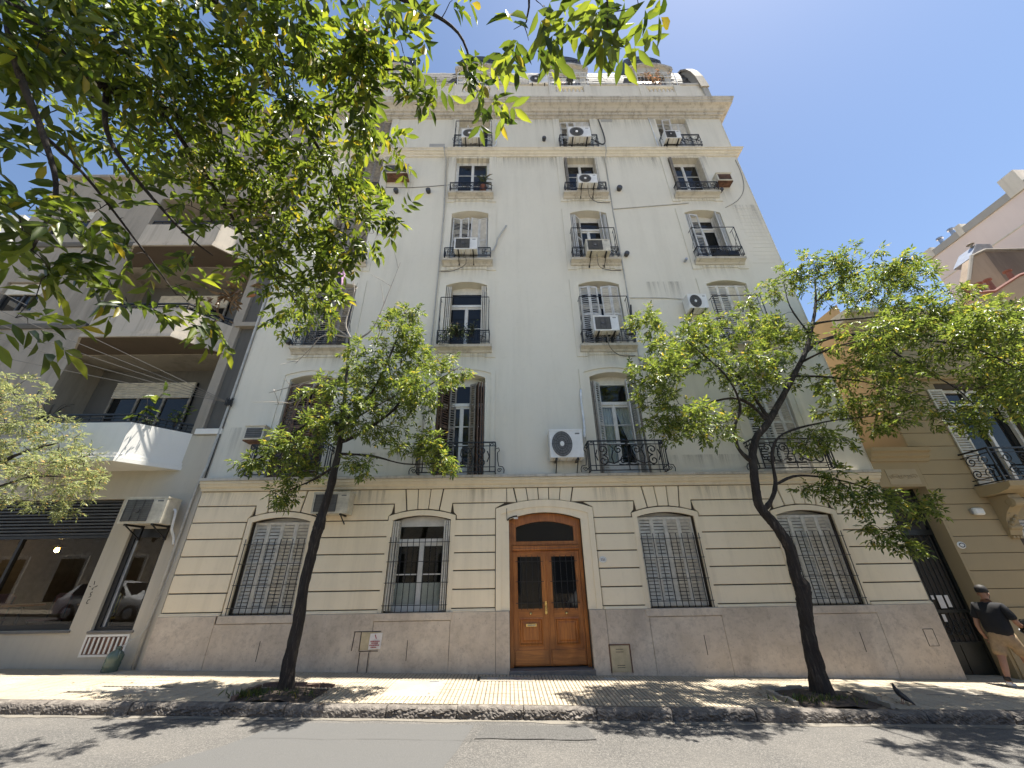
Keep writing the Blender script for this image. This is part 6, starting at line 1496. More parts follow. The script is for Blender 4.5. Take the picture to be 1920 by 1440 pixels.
# left street tree
TLx, TLy = -3.56, -1.6; zt = gz(TLx)
LT = [[(-3.58, -1.6, zt-0.08, .125), (-3.60, -1.6, 0.35, .105), (-3.60, -1.6, 0.95, .092), (-3.62, -1.6, 1.55, .086), (-3.60, -1.6, 2.30, .084), (-3.55, -1.62, 2.60, .105), (-3.55, -1.6, 2.85, .078), (-3.50, -1.6, 3.27, .070), (-3.47, -1.6, 3.92, .062), (-3.50, -1.6, 4.55, .050), (-3.58, -1.58, 5.3, .036), (-3.66, -1.6, 6.2, .026), (-3.74, -1.6, 6.84, .02)],
      [(-3.46, -1.6, 4.25, .042), (-3.2, -1.55, 4.40, .034), (-2.95, -1.5, 4.60, .030), (-2.5, -1.5, 5.0, .024), (-2.2, -1.5, 5.6, .018), (-2.1, -1.4, 6.2, .012)],
      [(-3.48, -1.6, 4.7, .036), (-2.95, -1.7, 5.35, .028), (-2.62, -1.75, 6.4, .02), (-2.5, -1.6, 7.6, .010)],
      [(-3.50, -1.6, 4.6, .034), (-4.0, -1.6, 4.8, .026), (-4.4, -1.65, 4.5, .02), (-4.9, -1.7, 3.95, .014), (-5.3, -1.6, 3.85, .007)],
      [(-3.45, -1.6, 3.8, .03), (-3.83, -1.5, 3.55, .02), (-4.3, -1.55, 3.3, .010)],
      [(-3.42, -1.6, 4.0, .03), (-2.74, -1.7, 3.92, .02), (-2.06, -1.7, 3.75, .014), (-1.35, -1.6, 3.78, .007)],
      [(-2.5, -1.5, 5.0, .022), (-1.8, -1.6, 5.5, .014), (-1.1, -1.6, 6.0, .006)],
      [(-3.5, -1.6, 4.45, .026), (-3.1, -2.0, 4.6, .018), (-2.3, -2.2, 5.0, .010)]]
LD = [[(-3.72, -1.6, 6.84, .016), (-3.9, -1.6, 7.28, .012), (-3.85, -1.6, 8.1, .009), (-3.93, -1.6, 8.55, .007), (-4.2, -1.6, 9.3, .004)], [(-3.72, -1.6, 6.84, .014), (-4.24, -1.6, 7.2, .009), (-4.7, -1.6, 7.45, .004)], [(-3.72, -1.6, 6.84, .016), (-4.33, -1.6, 6.92, .010), (-4.62, -1.55, 6.57, .007), (-4.9, -1.5, 6.2, .004)],
      [(-3.6, -1.6, 6.75, .018), (-3.22, -1.6, 7.1, .012), (-3.0, -1.6, 8.1, .008), (-2.8, -1.6, 9.2, .004)], [(-3.6, -1.6, 5.4, .014), (-4.2, -1.6, 5.68, .010), (-4.65, -1.6, 5.59, .007), (-5.25, -1.6, 5.4, .004)], [(-4.2, -1.6, 5.66, .010), (-4.6, -1.6, 5.2, .007), (-5.05, -1.6, 5.12, .004)]]
CL_L += [(-3.45, -2.6, 4.9, .5, .4, .3, 9)]; CL_R += [(6.5, -1.4, 5.9, .6, .6, .4, 9), (7.2, -1.2, 7.0, .5, .5, .4, 8), (6.3, -1.8, 6.7, .5, .5, .35, 7), (7.9, -1.3, 4.9, .7, .6, .35, 10), (9.0, -1.2, 6.2, .8, .6, .4, 10), (6.9, -3.2, 5.7, .6, .5, .35, 10), (7.9, -3.1, 6.2, .6, .5, .35, 10), (8.6, -3.7, 5.6, .6, .5, .4, 12)]
tree('ash_tree', 'slim street tree with bare twigs at its top, standing left of the wooden door', LT, CL_L, 21, dead=LD, group='street trees in front of the facade')
# right street tree with the crooked trunk
zt = gz(5.0)
RT = [[(5.10, -1.5, zt-0.10, .15), (5.08, -1.5, 0.12, .13), (5.10, -1.5, 0.5, .115), (5.18, -1.5, 0.95, .108), (5.25, -1.5, 1.33, .118), (5.27, -1.5, 1.48, .125), (5.23, -1.5, 1.65, .09), (5.27, -1.5, 1.85, .10), (5.27, -1.5, 2.15, .10), (5.11, -1.5, 2.55, .085), (4.95, -1.5, 2.86, .08), (4.97, -1.5, 3.25, .078), (5.05, -1.5, 3.65, .075), (5.13, -1.5, 3.95, .072), (5.32, -1.5, 4.30, .07), (5.70, -1.5, 4.66, .066), (6.44, -1.5, 5.54, .058), (7.12, -1.5, 6.39, .048), (7.62, -1.5, 7.25, .038), (7.97, -1.5, 8.0, .024), (8.2, -1.5, 8.7, .012)],
      [(5.03, -1.5, 3.78, .045), (4.85, -1.5, 4.05, .04), (4.90, -1.5, 4.5, .034), (5.1, -1.6, 5.0, .028), (4.9, -1.7, 5.7, .02), (4.2, -1.8, 6.5, .012)],
      [(5.67, -1.5, 4.64, .04), (5.39, -1.5, 5.05, .036), (5.05, -1.5, 5.2, .028), (4.5, -1.5, 5.1, .02), (3.8, -1.6, 4.85, .010)],
      [(5.7, -1.5, 4.7, .04), (5.5, -1.3, 5.8, .028), (5.1, -1.2, 6.6, .02), (4.4, -1.3, 7.2, .010)],
      [(7.12, -1.5, 6.39, .042), (7.68, -1.5, 6.72, .038), (8.46, -1.5, 6.87, .034), (9.49, -1.55, 6.80, .028), (10.2, -1.7, 6.7, .022), (11.3, -1.8, 6.6, .015), (12.2, -1.9, 6.4, .008)],
      [(7.62, -1.5, 7.2, .03), (8.23, -1.5, 7.3, .024), (9.3, -1.6, 7.35, .018), (10.3, -1.8, 7.6, .010)],
      [(4.93, -1.5, 2.78, .05), (5.15, -1.5, 2.92, .045), (5.40, -1.5, 3.3, .036), (5.52, -1.5, 3.9, .03), (5.9, -1.5, 4.35, .024), (6.95, -1.5, 4.62, .015), (8.0, -1.6, 4.7, .007)],
      [(5.38, -1.5, 3.28, .03), (5.95, -1.5, 3.46, .022), (6.77, -1.6, 3.3, .016), (7.5, -1.7, 2.95, .010), (8.2, -1.7, 2.85, .005)],
      [(8.97, -1.5, 6.85, .026), (9.2, -1.7, 6.0, .018), (9.7, -1.9, 5.2, .011), (9.8, -2.0, 4.5, .006)],
      [(8.46, -1.5, 6.85, .03), (8.9, -2.2, 6.3, .024), (9.2, -2.9, 5.6, .016), (9.1, -3.4, 4.8, .008)],
      [(7.9, -1.5, 7.85, .02), (8.5, -1.8, 8.3, .014), (9.2, -2.3, 8.4, .007)], [(7.4, -1.5, 6.9, .024), (7.3, -1.4, 7.8, .014), (7.4, -1.4, 8.6, .006)],
      [(6.9, -1.5, 6.1, .028), (7.0, -2.3, 6.0, .018), (7.1, -3.2, 5.7, .008)], [(6.6, -1.5, 5.75, .028), (7.3, -1.7, 5.6, .02), (8.0, -2.2, 5.1, .012), (8.3, -2.5, 4.7, .006)], [(9.49, -1.55, 6.8, .02), (10.2, -2.3, 6.2, .015), (10.8, -2.8, 5.6, .008)]]
tree('ash_tree', 'larger street tree with crooked trunk leaning over the right ground-floor window', RT, CL_R, 33, leaf=0.095, group='street trees in front of the facade')
# pale tree reaching in at the left edge
zt = gz(-10.6)
TT = [[(-10.7, -1.8, zt-.05, .11), (-10.7, -1.8, 1.2, .09), (-10.55, -1.8, 2.4, .08), (-10.4, -1.85, 3.3, .06), (-10.4, -1.9, 4.4, .03)], [(-10.5, -1.8, 2.6, .05), (-9.8, -1.9, 3.2, .035), (-9.0, -2.0, 3.5, .02), (-8.3, -2.0, 3.5, .01)], [(-10.4, -1.85, 3.3, .05), (-9.9, -1.7, 4.0, .03), (-9.3, -1.6, 4.3, .014)], [(-10.5, -1.8, 2.8, .04), (-11.2, -1.9, 3.6, .025), (-11.7, -1.9, 4.0, .01)]]
tree('pale_leafed_tree', 'fine-leaved pale green tree reaching in front of the shop from the left edge', TT, CL_T, 45, leaf=0.055, rachis=0.13, wide=0.3, mat='leaf_pale', per_m=44, pairs=4, dens=2.1)
# tree on the near pavement whose branches hang into the top of the picture
NTx, NTy = -4.5, -11.3; zt = gz(NTx)
NT = [[(NTx, NTy, zt-0.1, .19), (NTx, NTy, 0.6, .15), (-4.48, -11.2, 1.6, .135), (-4.35, -10.8, 2.7, .125), (-4.0, -9.9, 3.8, .11), (-3.5, -9.0, 4.45, .085), (-3.13, -8.75, 4.75, .065), (-2.8, -8.45, 4.66, .04), (-2.61, -8.15, 4.51, .034), (-2.64, -7.88, 4.64, .03), (-2.64, -7.64, 4.95, .024), (-2.52, -7.24, 5.09, .014)],
      [(-3.3, -8.88, 4.6, .055), (-2.26, -8.41, 5.25, .04), (-2.06, -8.07, 5.39, .032), (-2.01, -7.72, 5.40, .027), (-1.84, -7.28, 5.40, .02), (-1.65, -6.94, 5.16, .013), (-1.53, -6.65, 4.72, .006)],
      [(-2.7, -8.4, 4.62, .026), (-2.35, -8.32, 3.95, .017), (-2.18, -8.19, 3.6, .013), (-2.08, -8.09, 3.32, .009), (-2.03, -8.07, 2.98, .005)],
      [(-2.64, -7.88, 4.64, .018), (-2.47, -7.8, 4.17, .013), (-2.09, -7.56, 3.73, .008), (-1.92, -7.41, 3.61, .004)],
      [(-2.26, -8.41, 5.25, .03), (-1.22, -8.24, 5.36, .02), (-0.6, -8.24, 4.87, .013), (-0.26, -8.23, 4.49, .008), (-0.17, -8.1, 4.22, .004)],
      [(-1.22, -8.24, 5.36, .016), (-0.25, -8.58, 4.6, .010), (0.08, -8.59, 3.99, .006), (0.1, -8.51, 3.86, .003)], [(-0.25, -8.58, 4.6, .008), (0.35, -8.64, 3.98, .005), (0.45, -8.51, 3.81, .003)],
      [(-2.64, -7.64, 4.95, .02), (-2.55, -7.05, 4.79, .014), (-2.29, -6.66, 4.37, .008), (-1.95, -6.39, 4.02, .004)], [(-2.18, -8.19, 3.6, .009), (-2.13, -8.01, 3.55, .007), (-2.05, -7.71, 3.39, .005), (-1.91, -7.53, 3.19, .003)],
      [(-2.01, -7.72, 5.4, .018), (-1.38, -7.68, 5.32, .012), (-0.64, -7.98, 4.66, .005)], [(-4.0, -9.9, 3.8, .07), (-4.6, -8.8, 5.0, .05), (-4.8, -7.8, 6.0, .03), (-4.3, -6.8, 6.4, .015)], [(-4.3, -6.8, 6.4, .02), (-3.9, -5.2, 6.3, .014), (-3.7, -3.6, 6.05, .006)], [(-3.5, -9.0, 4.45, .05), (-2.9, -8.4, 6.0, .035), (-2.4, -8.3, 7.2, .015)]]
CO = [(x, y, z, r_, r_, r_, n*(0.38 if z < 4.1 and x < -1.8 else (0.3 if x > -0.9 else 0.95))) for (x, y, z, r_, n) in CL_O]
CO += [(-4.6, -7.4, 6.2, .9, .9, .5, 20), (-4.0, -6.6, 6.0, .6, .6, .4, 12), (-3.7, -3.5, 6.0, .7, .5, .35, 34), (-3.2, -4.4, 5.8, .5, .5, .3, 12), (-2.5, -8.35, 7.4, 1.2, .8, .5, 70), (-1.6, -8.0, 7.6, .8, .7, .4, 26), (-3.4, -8.6, 6.6, .7, .7, .5, 40)]  # last lobes lie above the view, added to shade the leaves below
nt_ = thing('overhanging_tree', 'near-side street tree whose leafy branches hang across the top left of the view', 'tree', (NTx, NTy, zt))
for k, l in enumerate(NT):
    pth, rr = smooth_path(l, 6); MB().tube(pth, rr, 12 if k == 0 else 7).build('trunk' if k == 0 else 'limb', M['bark'], nt_, smooth=True)
tw, r3 = grow(NT, CO, 77, 0.3, 0.8); mb = MB()
for p in tw:
    L = np.linalg.norm(p[-1]-p[0]); r0 = 0.0035*(0.7+0.9*min(L, 1.2)); mb.tube([tuple(q) for q in p], [r0, r0*.8, r0*.65, r0*.5, r0*.35], 4, False)
tag(mb.build('twigs', M['bark'], nt_, smooth=True), kind='stuff')
P, D = sprays(tw, r3, 8.0, 3, 0.75)
D[:, 2] -= 0.35; D = unit(D)
dist = np.linalg.norm(P-np.array([0, -9.3, 1.7]), axis=1)
ang = (P-np.array([0, -9.3, 1.7])); vis = (ang[:, 1] > 0.3)
order = np.argsort(np.where(vis, dist, 99)); big = order[:260]; rest_ = order[260:]
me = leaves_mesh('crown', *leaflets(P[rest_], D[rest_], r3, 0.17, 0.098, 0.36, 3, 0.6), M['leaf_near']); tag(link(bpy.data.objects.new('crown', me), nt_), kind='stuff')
spm = []
for k in range(8):
    z3 = np.zeros((1, 3)); A = leaflets(z3, np.array([[1.0, 0, 0]]), r3, 0.17, 0.10, 0.36, 3, 0.6)
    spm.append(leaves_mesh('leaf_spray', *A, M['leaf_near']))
for i, k in enumerate(big):
    d = Vector(D[k]); o = bpy.data.objects.new('leaf_spray', spm[i % 8]); link(o, nt_)
    x = d.normalized(); yv = Vector((0, 0, 1)).cross(x); yv = yv.normalized() if yv.length > 0.05 else Vector((0, 1, 0)); zv = x.cross(yv)
    m4 = Matrix((( x.x, yv.x, zv.x), (x.y, yv.y, zv.y), (x.z, yv.z, zv.z))).to_4x4(); o.rotation_euler = m4.to_euler(); o.location = tuple(P[k]); s = r3.uniform(0.85, 1.15); o.scale = (s, s, s)
FLOWERS = [(-2.35, -8.19, 4.19), (-2.39, -7.78, 4.8), (-2.5, -7.31, 4.72), (-2.09, -6.95, 4.78), (-2.31, -8.25, 4.79), (-0.88, -8.09, 4.87), (-2.36, -8.06, 4.69), (-1.36, -7.82, 5.16)]; DRY = (-2.28, -6.78, 3.8)
for (fx, fy, fz) in FLOWERS:
    n = 46; fp_ = np.array([fx, fy, fz])+nrg.normal(size=(n, 3))*np.array([.05, .05, .06]); fd = nrg.normal(size=(n, 3)); L = nrg.uniform(.02, .038, n)
    link(bpy.data.objects.new('flower_cluster', leaves_mesh('flower_cluster', fp_, fd, nrg.normal(size=(n, 3)), L, L*0.6, M['flower'])), nt_)['kind'] = 'stuff'
n = 60; dp = np.array(DRY)+nrg.normal(size=(n, 3))*np.array([.10, .08, .09])
link(bpy.data.objects.new('dry_leaf_clump', leaves_mesh('dry_leaf_clump', dp, nrg.normal(size=(n, 3))-np.array([0, 0, .6]), nrg.normal(size=(n, 3)), np.full(n, .09), np.full(n, .028), M['leaf_dry'])), nt_)['kind'] = 'stuff'
# grass and litter in the tree pits
for (cx, cy, label) in ((-3.75, -1.75, 'weedy grass in the left tree pit'), (4.85, -1.75, 'weedy grass in the right tree pit')):
    n = 420; pos = np.stack([cx+nrg.normal(size=n)*0.26, cy+nrg.normal(size=n)*0.08, np.zeros(n)], 1); pos[:, 2] = gz(pos[:, 0])+0.0
    d = np.stack([nrg.normal(size=n)*0.5, nrg.normal(size=n)*0.5, np.ones(n)], 1); L = nrg.uniform(0.04, 0.13, n)
    me = leaves_mesh('pit_grass', pos, d, nrg.normal(size=(n, 3)), L, L*0.12, M['grass']); tag(link(bpy.data.objects.new('pit_grass', me)), label, 'grass', kind='stuff')
n = 260; px = np.concatenate([nrg.uniform(-4.3, -2.8, 90), nrg.uniform(4.0, 6.2, 90), nrg.uniform(-9, 11, 80)]); py = np.concatenate([nrg.uniform(-1.9, -1.2, 180), nrg.uniform(-2.35, -1.0, 80)])
pz = gz(px)+np.where(py < -2.2, -0.16, 0.012)
me = leaves_mesh('leaf_litter', np.stack([px, py, pz], 1), np.stack([nrg.normal(size=n), nrg.normal(size=n), nrg.normal(size=n)*0.1], 1), np.stack([nrg.normal(size=n)*.3, nrg.normal(size=n)*.3, np.ones(n)], 1), nrg.uniform(.03, .07, n), nrg.uniform(.012, .02, n), M['leaf_dry'])
tag(link(bpy.data.objects.new('leaf_litter', me)), 'dry fallen leaves scattered over pavement and gutter', 'leaf litter', kind='stuff')
# ------------------------------------------------------------------ wires, bottle, flag
wr_anchor = (-7.24, -0.06, 5.87)
ends = [(-13.8, -7.2, 6.5), (-14.6, -7.0, 6.2), (-14.9, -6.8, 5.7), (-15.5, -6.6, 5.4), (-15.2, -6.9, 5.9)]
ends = [(-13.0, -3.9, 8.0), (-13.2, -3.7, 7.6), (-13.5, -3.4, 7.2), (-12.9, -4.0, 8.4), (-14.0, -3.0, 6.7)]
for k, e_ in enumerate(ends):
    lab = ['topmost', 'second from the top', 'third from the top', 'highest slack', 'lowest'][k]
    mb = MB(); pts = []
    for i in range(17):
        u = i/16*1.6; p = Vector(wr_anchor).lerp(Vector(e_), u); p.z -= 0.25*math.sin(PI*min(u/1.6, 1)); p.z += 0.03*k*math.sin(PI*u/1.6); pts.append(p)
    o = mb.tube(pts, 0.007, 5).build('overhead_cable', M['cable']); tag(o, lab+' of the thin cables fanning out left from the party wall bracket', 'cable', 'cables from the party wall')
cb = MB(); r5 = random.Random(4)
for k in range(9):
    a = r5.uniform(0, 6.28); cb.tube([Vector(wr_anchor)+Vector((r5.uniform(-.1, .1), r5.uniform(-.08, 0.03), r5.uniform(-.12, .12))) for _ in range(5)], 0.008, 4)
cb.box(wr_anchor[0]-0.03, wr_anchor[0]+0.03, -0.08, 0.02, 5.80, 5.94)
tag(cb.build('cable_bracket', M['cable_dark']), 'tangled cable bracket on the party wall edge', 'bracket')
# green-grey plastic jug collecting the drain hose
jx, jy = -7.66, -0.22; jz = gz(jx)
m_, n_, b_ = _new('green_translucent_plastic'); b_.inputs['Base Color'].default_value = (0.13, 0.19, 0.16, 1); b_.inputs['Roughness'].default_value = 0.25; b_.inputs['Transmission Weight'].default_value = 0.35; M['jug'] = m_
jug = thing('plastic_jug', 'grey-green plastic water jug with drain hose against the shop wall', 'jug', (jx, jy, jz)); jug.rotation_euler = (R(4), R(8), 0)
def addl(p, nm, mb_, mk, sm=True): o = bpy.data.objects.new(nm, mb_.mesh(nm, M[mk], sm)); COL.objects.link(o); o.parent = p; return o
addl(jug, 'body', MB().lathe([(0.10, 0.0), (0.125, 0.01), (0.13, 0.04), (0.122, 0.06), (0.13, 0.08), (0.13, 0.15), (0.122, 0.17), (0.13, 0.19), (0.13, 0.27), (0.10, 0.32), (0.045, 0.355), (0.033, 0.37), (0.033, 0.40)], (0, 0, 0), 20), 'jug'); addl(jug, 'neck_rim', MB().lathe([(0.036, 0.0), (0.042, 0.01), (0.042, 0.025), (0.03, 0.03)], (0, 0, 0.385), 14), 'jug')
addl(jug, 'handle', MB().tube([(0.05, -0.02, 0.34), (0.10, -0.05, 0.35), (0.12, -0.07, 0.30), (0.125, -0.06, 0.24)], 0.011, 6), 'jug')
MB().tube(smooth_path([(-7.42, -0.06, 2.4), (-7.41, -0.07, 1.2), (-7.43, -0.09, 0.85), (-7.55, -0.15, 0.70), (-7.63, -0.20, 0.60), (-7.63, -0.21, 0.5)], 4)[0], 0.009, 6).build('drain_hose', M['pipe_grey'], jug, smooth=True)
# pennant caught in the bare twigs
flag = thing('pennant', 'small pink and black pennant hanging in the bare twigs of the left tree', 'flag', (-4.2, -1.6, 9.2))
M['pink_cloth'] = simple('pink_cloth', (0.62, 0.36, 0.52), 0.9, 0, 0.1)
mb = MB(); rows = 8
for j in range(rows+1):
    v = j/rows; wd = 0.02+0.26*math.sin(PI*min(1, v*1.05))**0.8*(0.6 if v > 0.6 else 1)
    for i in range(4): mb.v.append((-4.20-wd*i/3+0.02*v, -1.62+0.05*math.sin(i*1.5+v*4), 9.22-0.92*v))
for j in range(rows):
    for i in range(3): a = j*4+i; mb.f.append((a, a+1, a+5, a+4))
mb.build('cloth', M['pink_cloth'], flag, smooth=True)
MB().lathe([(0.001, -0.01), (0.06, -0.008), (0.06, 0.008), (0.001, 0.01)], (-4.31, -1.66, 8.72), 12, 'y').build('emblem', M['ink'], flag)
MB().prism([(-4.36, 8.62), (-4.22, 8.62), (-4.19, 8.35), (-4.24, 8.33)][::-1], -1.675, -1.668).build('dark_patch', M['ink'], flag)

# ------------------------------------------------------------------ pedestrian
def skin_obj(name, parent, chains, mat, sub=2):
    """chains: list of [(x,y,z,r)], joined where points coincide; grown with a skin modifier"""
    vs = []; es = []; rs = []; idx = {}
    for ch in chains:
        prev = None
        for (x, y, z, *r_) in ch:
            k = (round(x, 3), round(y, 3), round(z, 3))
            if k not in idx:
                idx[k] = len(vs); vs.append((x, y, z)); rs.append(r_ if len(r_) == 2 else (r_[0], r_[0]))
            i = idx[k]
            if prev is not None and prev != i: es.append((prev, i))
            prev = i
    me = bpy.data.meshes.new(name); me.from_pydata(vs, es, []); me.update()
    o = bpy.data.objects.new(name, me); COL.objects.link(o); o.parent = parent
    me.materials.append(M[mat])
    sk = o.modifiers.new('skin', 'SKIN'); sk.use_smooth_shade = True
    me.skin_vertices.new() if not me.skin_vertices else None
    lay = me.skin_vertices[0].data
    for i, r_ in enumerate(rs): lay[i].radius = r_; lay[i].use_root = (i == 0)
    ss = o.modifiers.new('sub', 'SUBSURF'); ss.levels = sub; ss.render_levels = sub
    return o
M['skin'] = simple('skin', (0.36, 0.19, 0.12), 0.55, 0, 0.08); M['tee'] = simple('black_tee', (0.014, 0.014, 0.016), 0.9, 0, 0.2); M['khaki'] = simple('khaki_cotton', (0.36, 0.255, 0.15), 0.9, 0, 0.15, 14)
M['shoe'] = simple('white_shoe', (0.75, 0.74, 0.72), 0.6, 0, 0.06); M['hair'] = simple('dark_hair', (0.015, 0.012, 0.01), 0.7); M['helmet'] = simple('glossy_black_shell', (0.012, 0.013, 0.014), 0.12, 0, 0.1)
mx, my = 9.42, -0.62; mz = gz(mx)
man = thing('person', 'man in black T-shirt and khaki shorts walking past the iron gate', 'person', (mx, my, mz)); man.rotation_euler = (0, 0, R(-68)); man.scale = (0.93, 0.93, 0.93)
# local frame: walks towards +y after turning; x to his right
pel = (0, 0, 0.90, .155, .125)
body = [[pel, (0, 0.01, 1.05, .16, .13), (0, 0.03, 1.22, .165, .125), (0, 0.05, 1.36, .155, .10), (0, 0.07, 1.44, .075, .07), (0, 0.085, 1.50, .058, .06), (0, 0.10, 1.56, .07, .085), (0, 0.105, 1.65, .082, .10), (0, 0.10, 1.72, .06, .075)],
        [(0, 0.05, 1.36, .155, .10), (-0.19, 0.05, 1.37, .07), (-0.25, 0.02, 1.20, .055), (-0.28, -0.03, 1.04, .047), (-0.27, -0.03, 0.90, .042), (-0.25, 0.0, 0.80, .032), (-0.245, 0.01, 0.765, .03, .045)],
        [(0, 0.05, 1.36, .155, .10), (0.19, 0.05, 1.37, .07), (0.27, 0.04, 1.22, .055), (0.30, 0.07, 1.08, .047), (0.29, 0.20, 1.03, .042), (0.27, 0.32, 1.02, .032), (0.265, 0.36, 1.02, .03, .045)],
        [pel, (-0.095, -0.02, 0.80, .10), (-0.10, -0.08, 0.60, .08), (-0.10, -0.15, 0.44, .062), (-0.10, -0.22, 0.30, .06), (-0.10, -0.30, 0.13, .042), (-0.10, -0.32, 0.085, .04), (-0.10, -0.25, 0.045, .04)],
        [pel, (0.095, 0.04, 0.80, .10), (0.10, 0.14, 0.62, .08), (0.10, 0.22, 0.46, .062), (0.10, 0.24, 0.30, .06), (0.10, 0.24, 0.12, .042), (0.10, 0.235, 0.07, .042), (0.10, 0.31, 0.04, .04)]]
skin_obj('body', man, body, 'skin')
skin_obj('shirt', man, [[(0, 0, 0.80, .225, .20), (0, 0.01, 1.05, .235, .205), (0, 0.03, 1.22, .225, .18), (0, 0.05, 1.36, .19, .135), (0, 0.066, 1.43, .09, .085)], [(0, 0.05, 1.36, .19, .135), (-0.19, 0.05, 1.375, .09), (-0.25, 0.02, 1.20, .082), (-0.268, -0.008, 1.12, .080)], [(0, 0.05, 1.36, .19, .135), (0.19, 0.05, 1.375, .09), (0.27, 0.04, 1.22, .082), (0.285, 0.055, 1.13, .080)]], 'tee')
skin_obj('shorts', man, [[(0, 0, 0.96, .19, .165), (0, 0, 0.84, .20, .18), (-0.10, -0.03, 0.76, .125), (-0.11, -0.085, 0.60, .115), (-0.11, -0.13, 0.48, .112)], [(0, 0, 0.84, .20, .18), (0.10, 0.05, 0.76, .125), (0.11, 0.14, 0.62, .115), (0.11, 0.20, 0.50, .112)]], 'khaki')
skin_obj('shoe', man, [[(-0.10, -0.35, 0.10, .05, .05), (-0.10, -0.345, 0.05, .05, .045), (-0.10, -0.26, 0.038, .05, .036), (-0.10, -0.16, 0.03, .042, .028), (-0.10, -0.12, 0.028, .03, .02)]], 'shoe')
skin_obj('shoe', man, [[(0.10, 0.205, 0.10, .05, .05), (0.10, 0.21, 0.05, .05, .045), (0.10, 0.29, 0.038, .05, .036), (0.10, 0.39, 0.03, .042, .028), (0.10, 0.43, 0.028, .03, .02)]], 'shoe')
def loc_obj(nm, mb_, mk, sm=True): return addl(man, nm, mb_, mk, sm)
for (x, y, z) in ((-0.10, -0.315, 0.115), (0.10, 0.237, 0.115)): loc_obj('sock', MB().lathe([(.05, 0), (.052, 0.02), (.05, 0.05), (.046, 0.06)], (x, y, z), 12), 'hair')
cap = MB().lathe([(.092, -.02), (.098, 0.0), (.10, 0.03), (.092, 0.075), (.065, 0.11), (.02, 0.128), (.001, 0.13)], (0, 0.10, 1.655), 18); cap.v = [(x, 0.10+(y-0.10)*1.18, z) for x, y, z in cap.v]; loc_obj('cap', cap, 'hair')
loc_obj('cap_strap', MB().tube([(0.075*math.cos(a), 0.10-0.118*math.sin(a), 1.64) for a in [PI*i/10 for i in range(11)]], 0.012, 5), 'tee')
brd = MB().lathe([(.001, -.05), (.04, -.04), (.055, 0.0), (.05, 0.035), (.02, 0.05)], (0, 0.165, 1.545), 12); loc_obj('beard', brd, 'hair')
for s in (-1, 1):
    ear = MB().lathe([(.001, -.012), (.02, -.006), (.022, .004), (.008, .012)], (0, 0, 0), 10, 'x'); ear.v = [(x+s*0.088, y+0.095, z*1.4+1.595) for x, y, z in ear.v]; loc_obj('ear', ear, 'skin')
    eye = MB().lathe([(.001, .008), (.012, .004), (.012, -.004)], (s*0.032, 0.198, 1.615), 8, 'y'); loc_obj('eye', eye, 'ink')
loc_obj('nose', MB().tube([(0, 0.195, 1.625), (0, 0.222, 1.59), (0, 0.205, 1.575)], [.008, .014, .012], 6), 'skin')
gl = MB()
for s in (-1, 1): gl.tube([(s*0.032+0.024*math.cos(2*PI*i/12), 0.215, 1.615+0.018*math.sin(2*PI*i/12)) for i in range(13)], .003, 4); gl.tube([(s*0.06, 0.213, 1.62), (s*0.088, 0.10, 1.62)], .003, 4)
loc_obj('glasses', gl, 'steel')
def fingers(wr, dirv, side, tag_):
    w0 = Vector(wr); d = Vector(dirv).normalized(); sv = Vector(side).normalized(); nv = d.cross(sv)
    for i, (o_, L) in enumerate(((-0.03, 0.062), (-0.01, 0.075), (0.01, 0.08), (0.03, 0.07))):
        p = w0+d*0.045+sv*o_; q = [p, p+d*L*0.5+nv*0.006, p+d*L*0.8+nv*0.022, p+d*L*0.95+nv*0.04]; loc_obj('finger', MB().tube(q, [.0095, .009, .008, .006], 7), 'skin')
    p = w0+d*0.01+sv*(-0.032); loc_obj('thumb', MB().tube([p, p+d*0.03-sv*0.022+nv*0.01, p+d*0.058-sv*0.022+nv*0.02], [.011, .010, .007], 7), 'skin')
fingers((-0.245, 0.01, 0.765), (0.03, 0.15, -1), (0, 1, 0.1), 'l'); fingers((0.265, 0.36, 1.02), (-0.05, 1, -0.1), (0, 0.1, 1), 'r')
hel = thing('helmet', 'glossy black helmet carried under the man\'s right arm', 'helmet', (0, 0, 0))
hm = Matrix.Translation((mx, my, mz)) @ Matrix.Rotation(R(-68), 4, 'Z')
hp_ = hm @ Vector((0.335, 0.30, 0.93)); hel.location = hp_; hel.rotation_euler = (R(25), R(20), R(-40))
sh = MB().lathe([(.07, -.11), (.115, -.10), (.13, -.04), (.135, .02), (.12, .08), (.08, .125), (.03, .145), (.001, .148)], (0, 0, 0), 22); sh.v = [(x, y*1.15, z) for x, y, z in sh.v]; addl(hel, 'shell', sh, 'helmet')
vs_ = MB(); 
for j in range(4):
    for i in range(9): a = R(30+120*i/8); vs_.v.append((0.142*math.cos(a), 0.163*math.sin(a), -0.04+0.035*j))
for j in range(3):
    for i in range(8): a = j*9+i; vs_.f.append((a, a+1, a+10, a+9))
addl(hel, 'visor', vs_, 'glass'); addl(hel, 'trim', MB().tube([(0.118*math.cos(a), 0.135*math.sin(a), -0.10) for a in [2*PI*i/20 for i in range(21)]], 0.010, 6), 'steel')

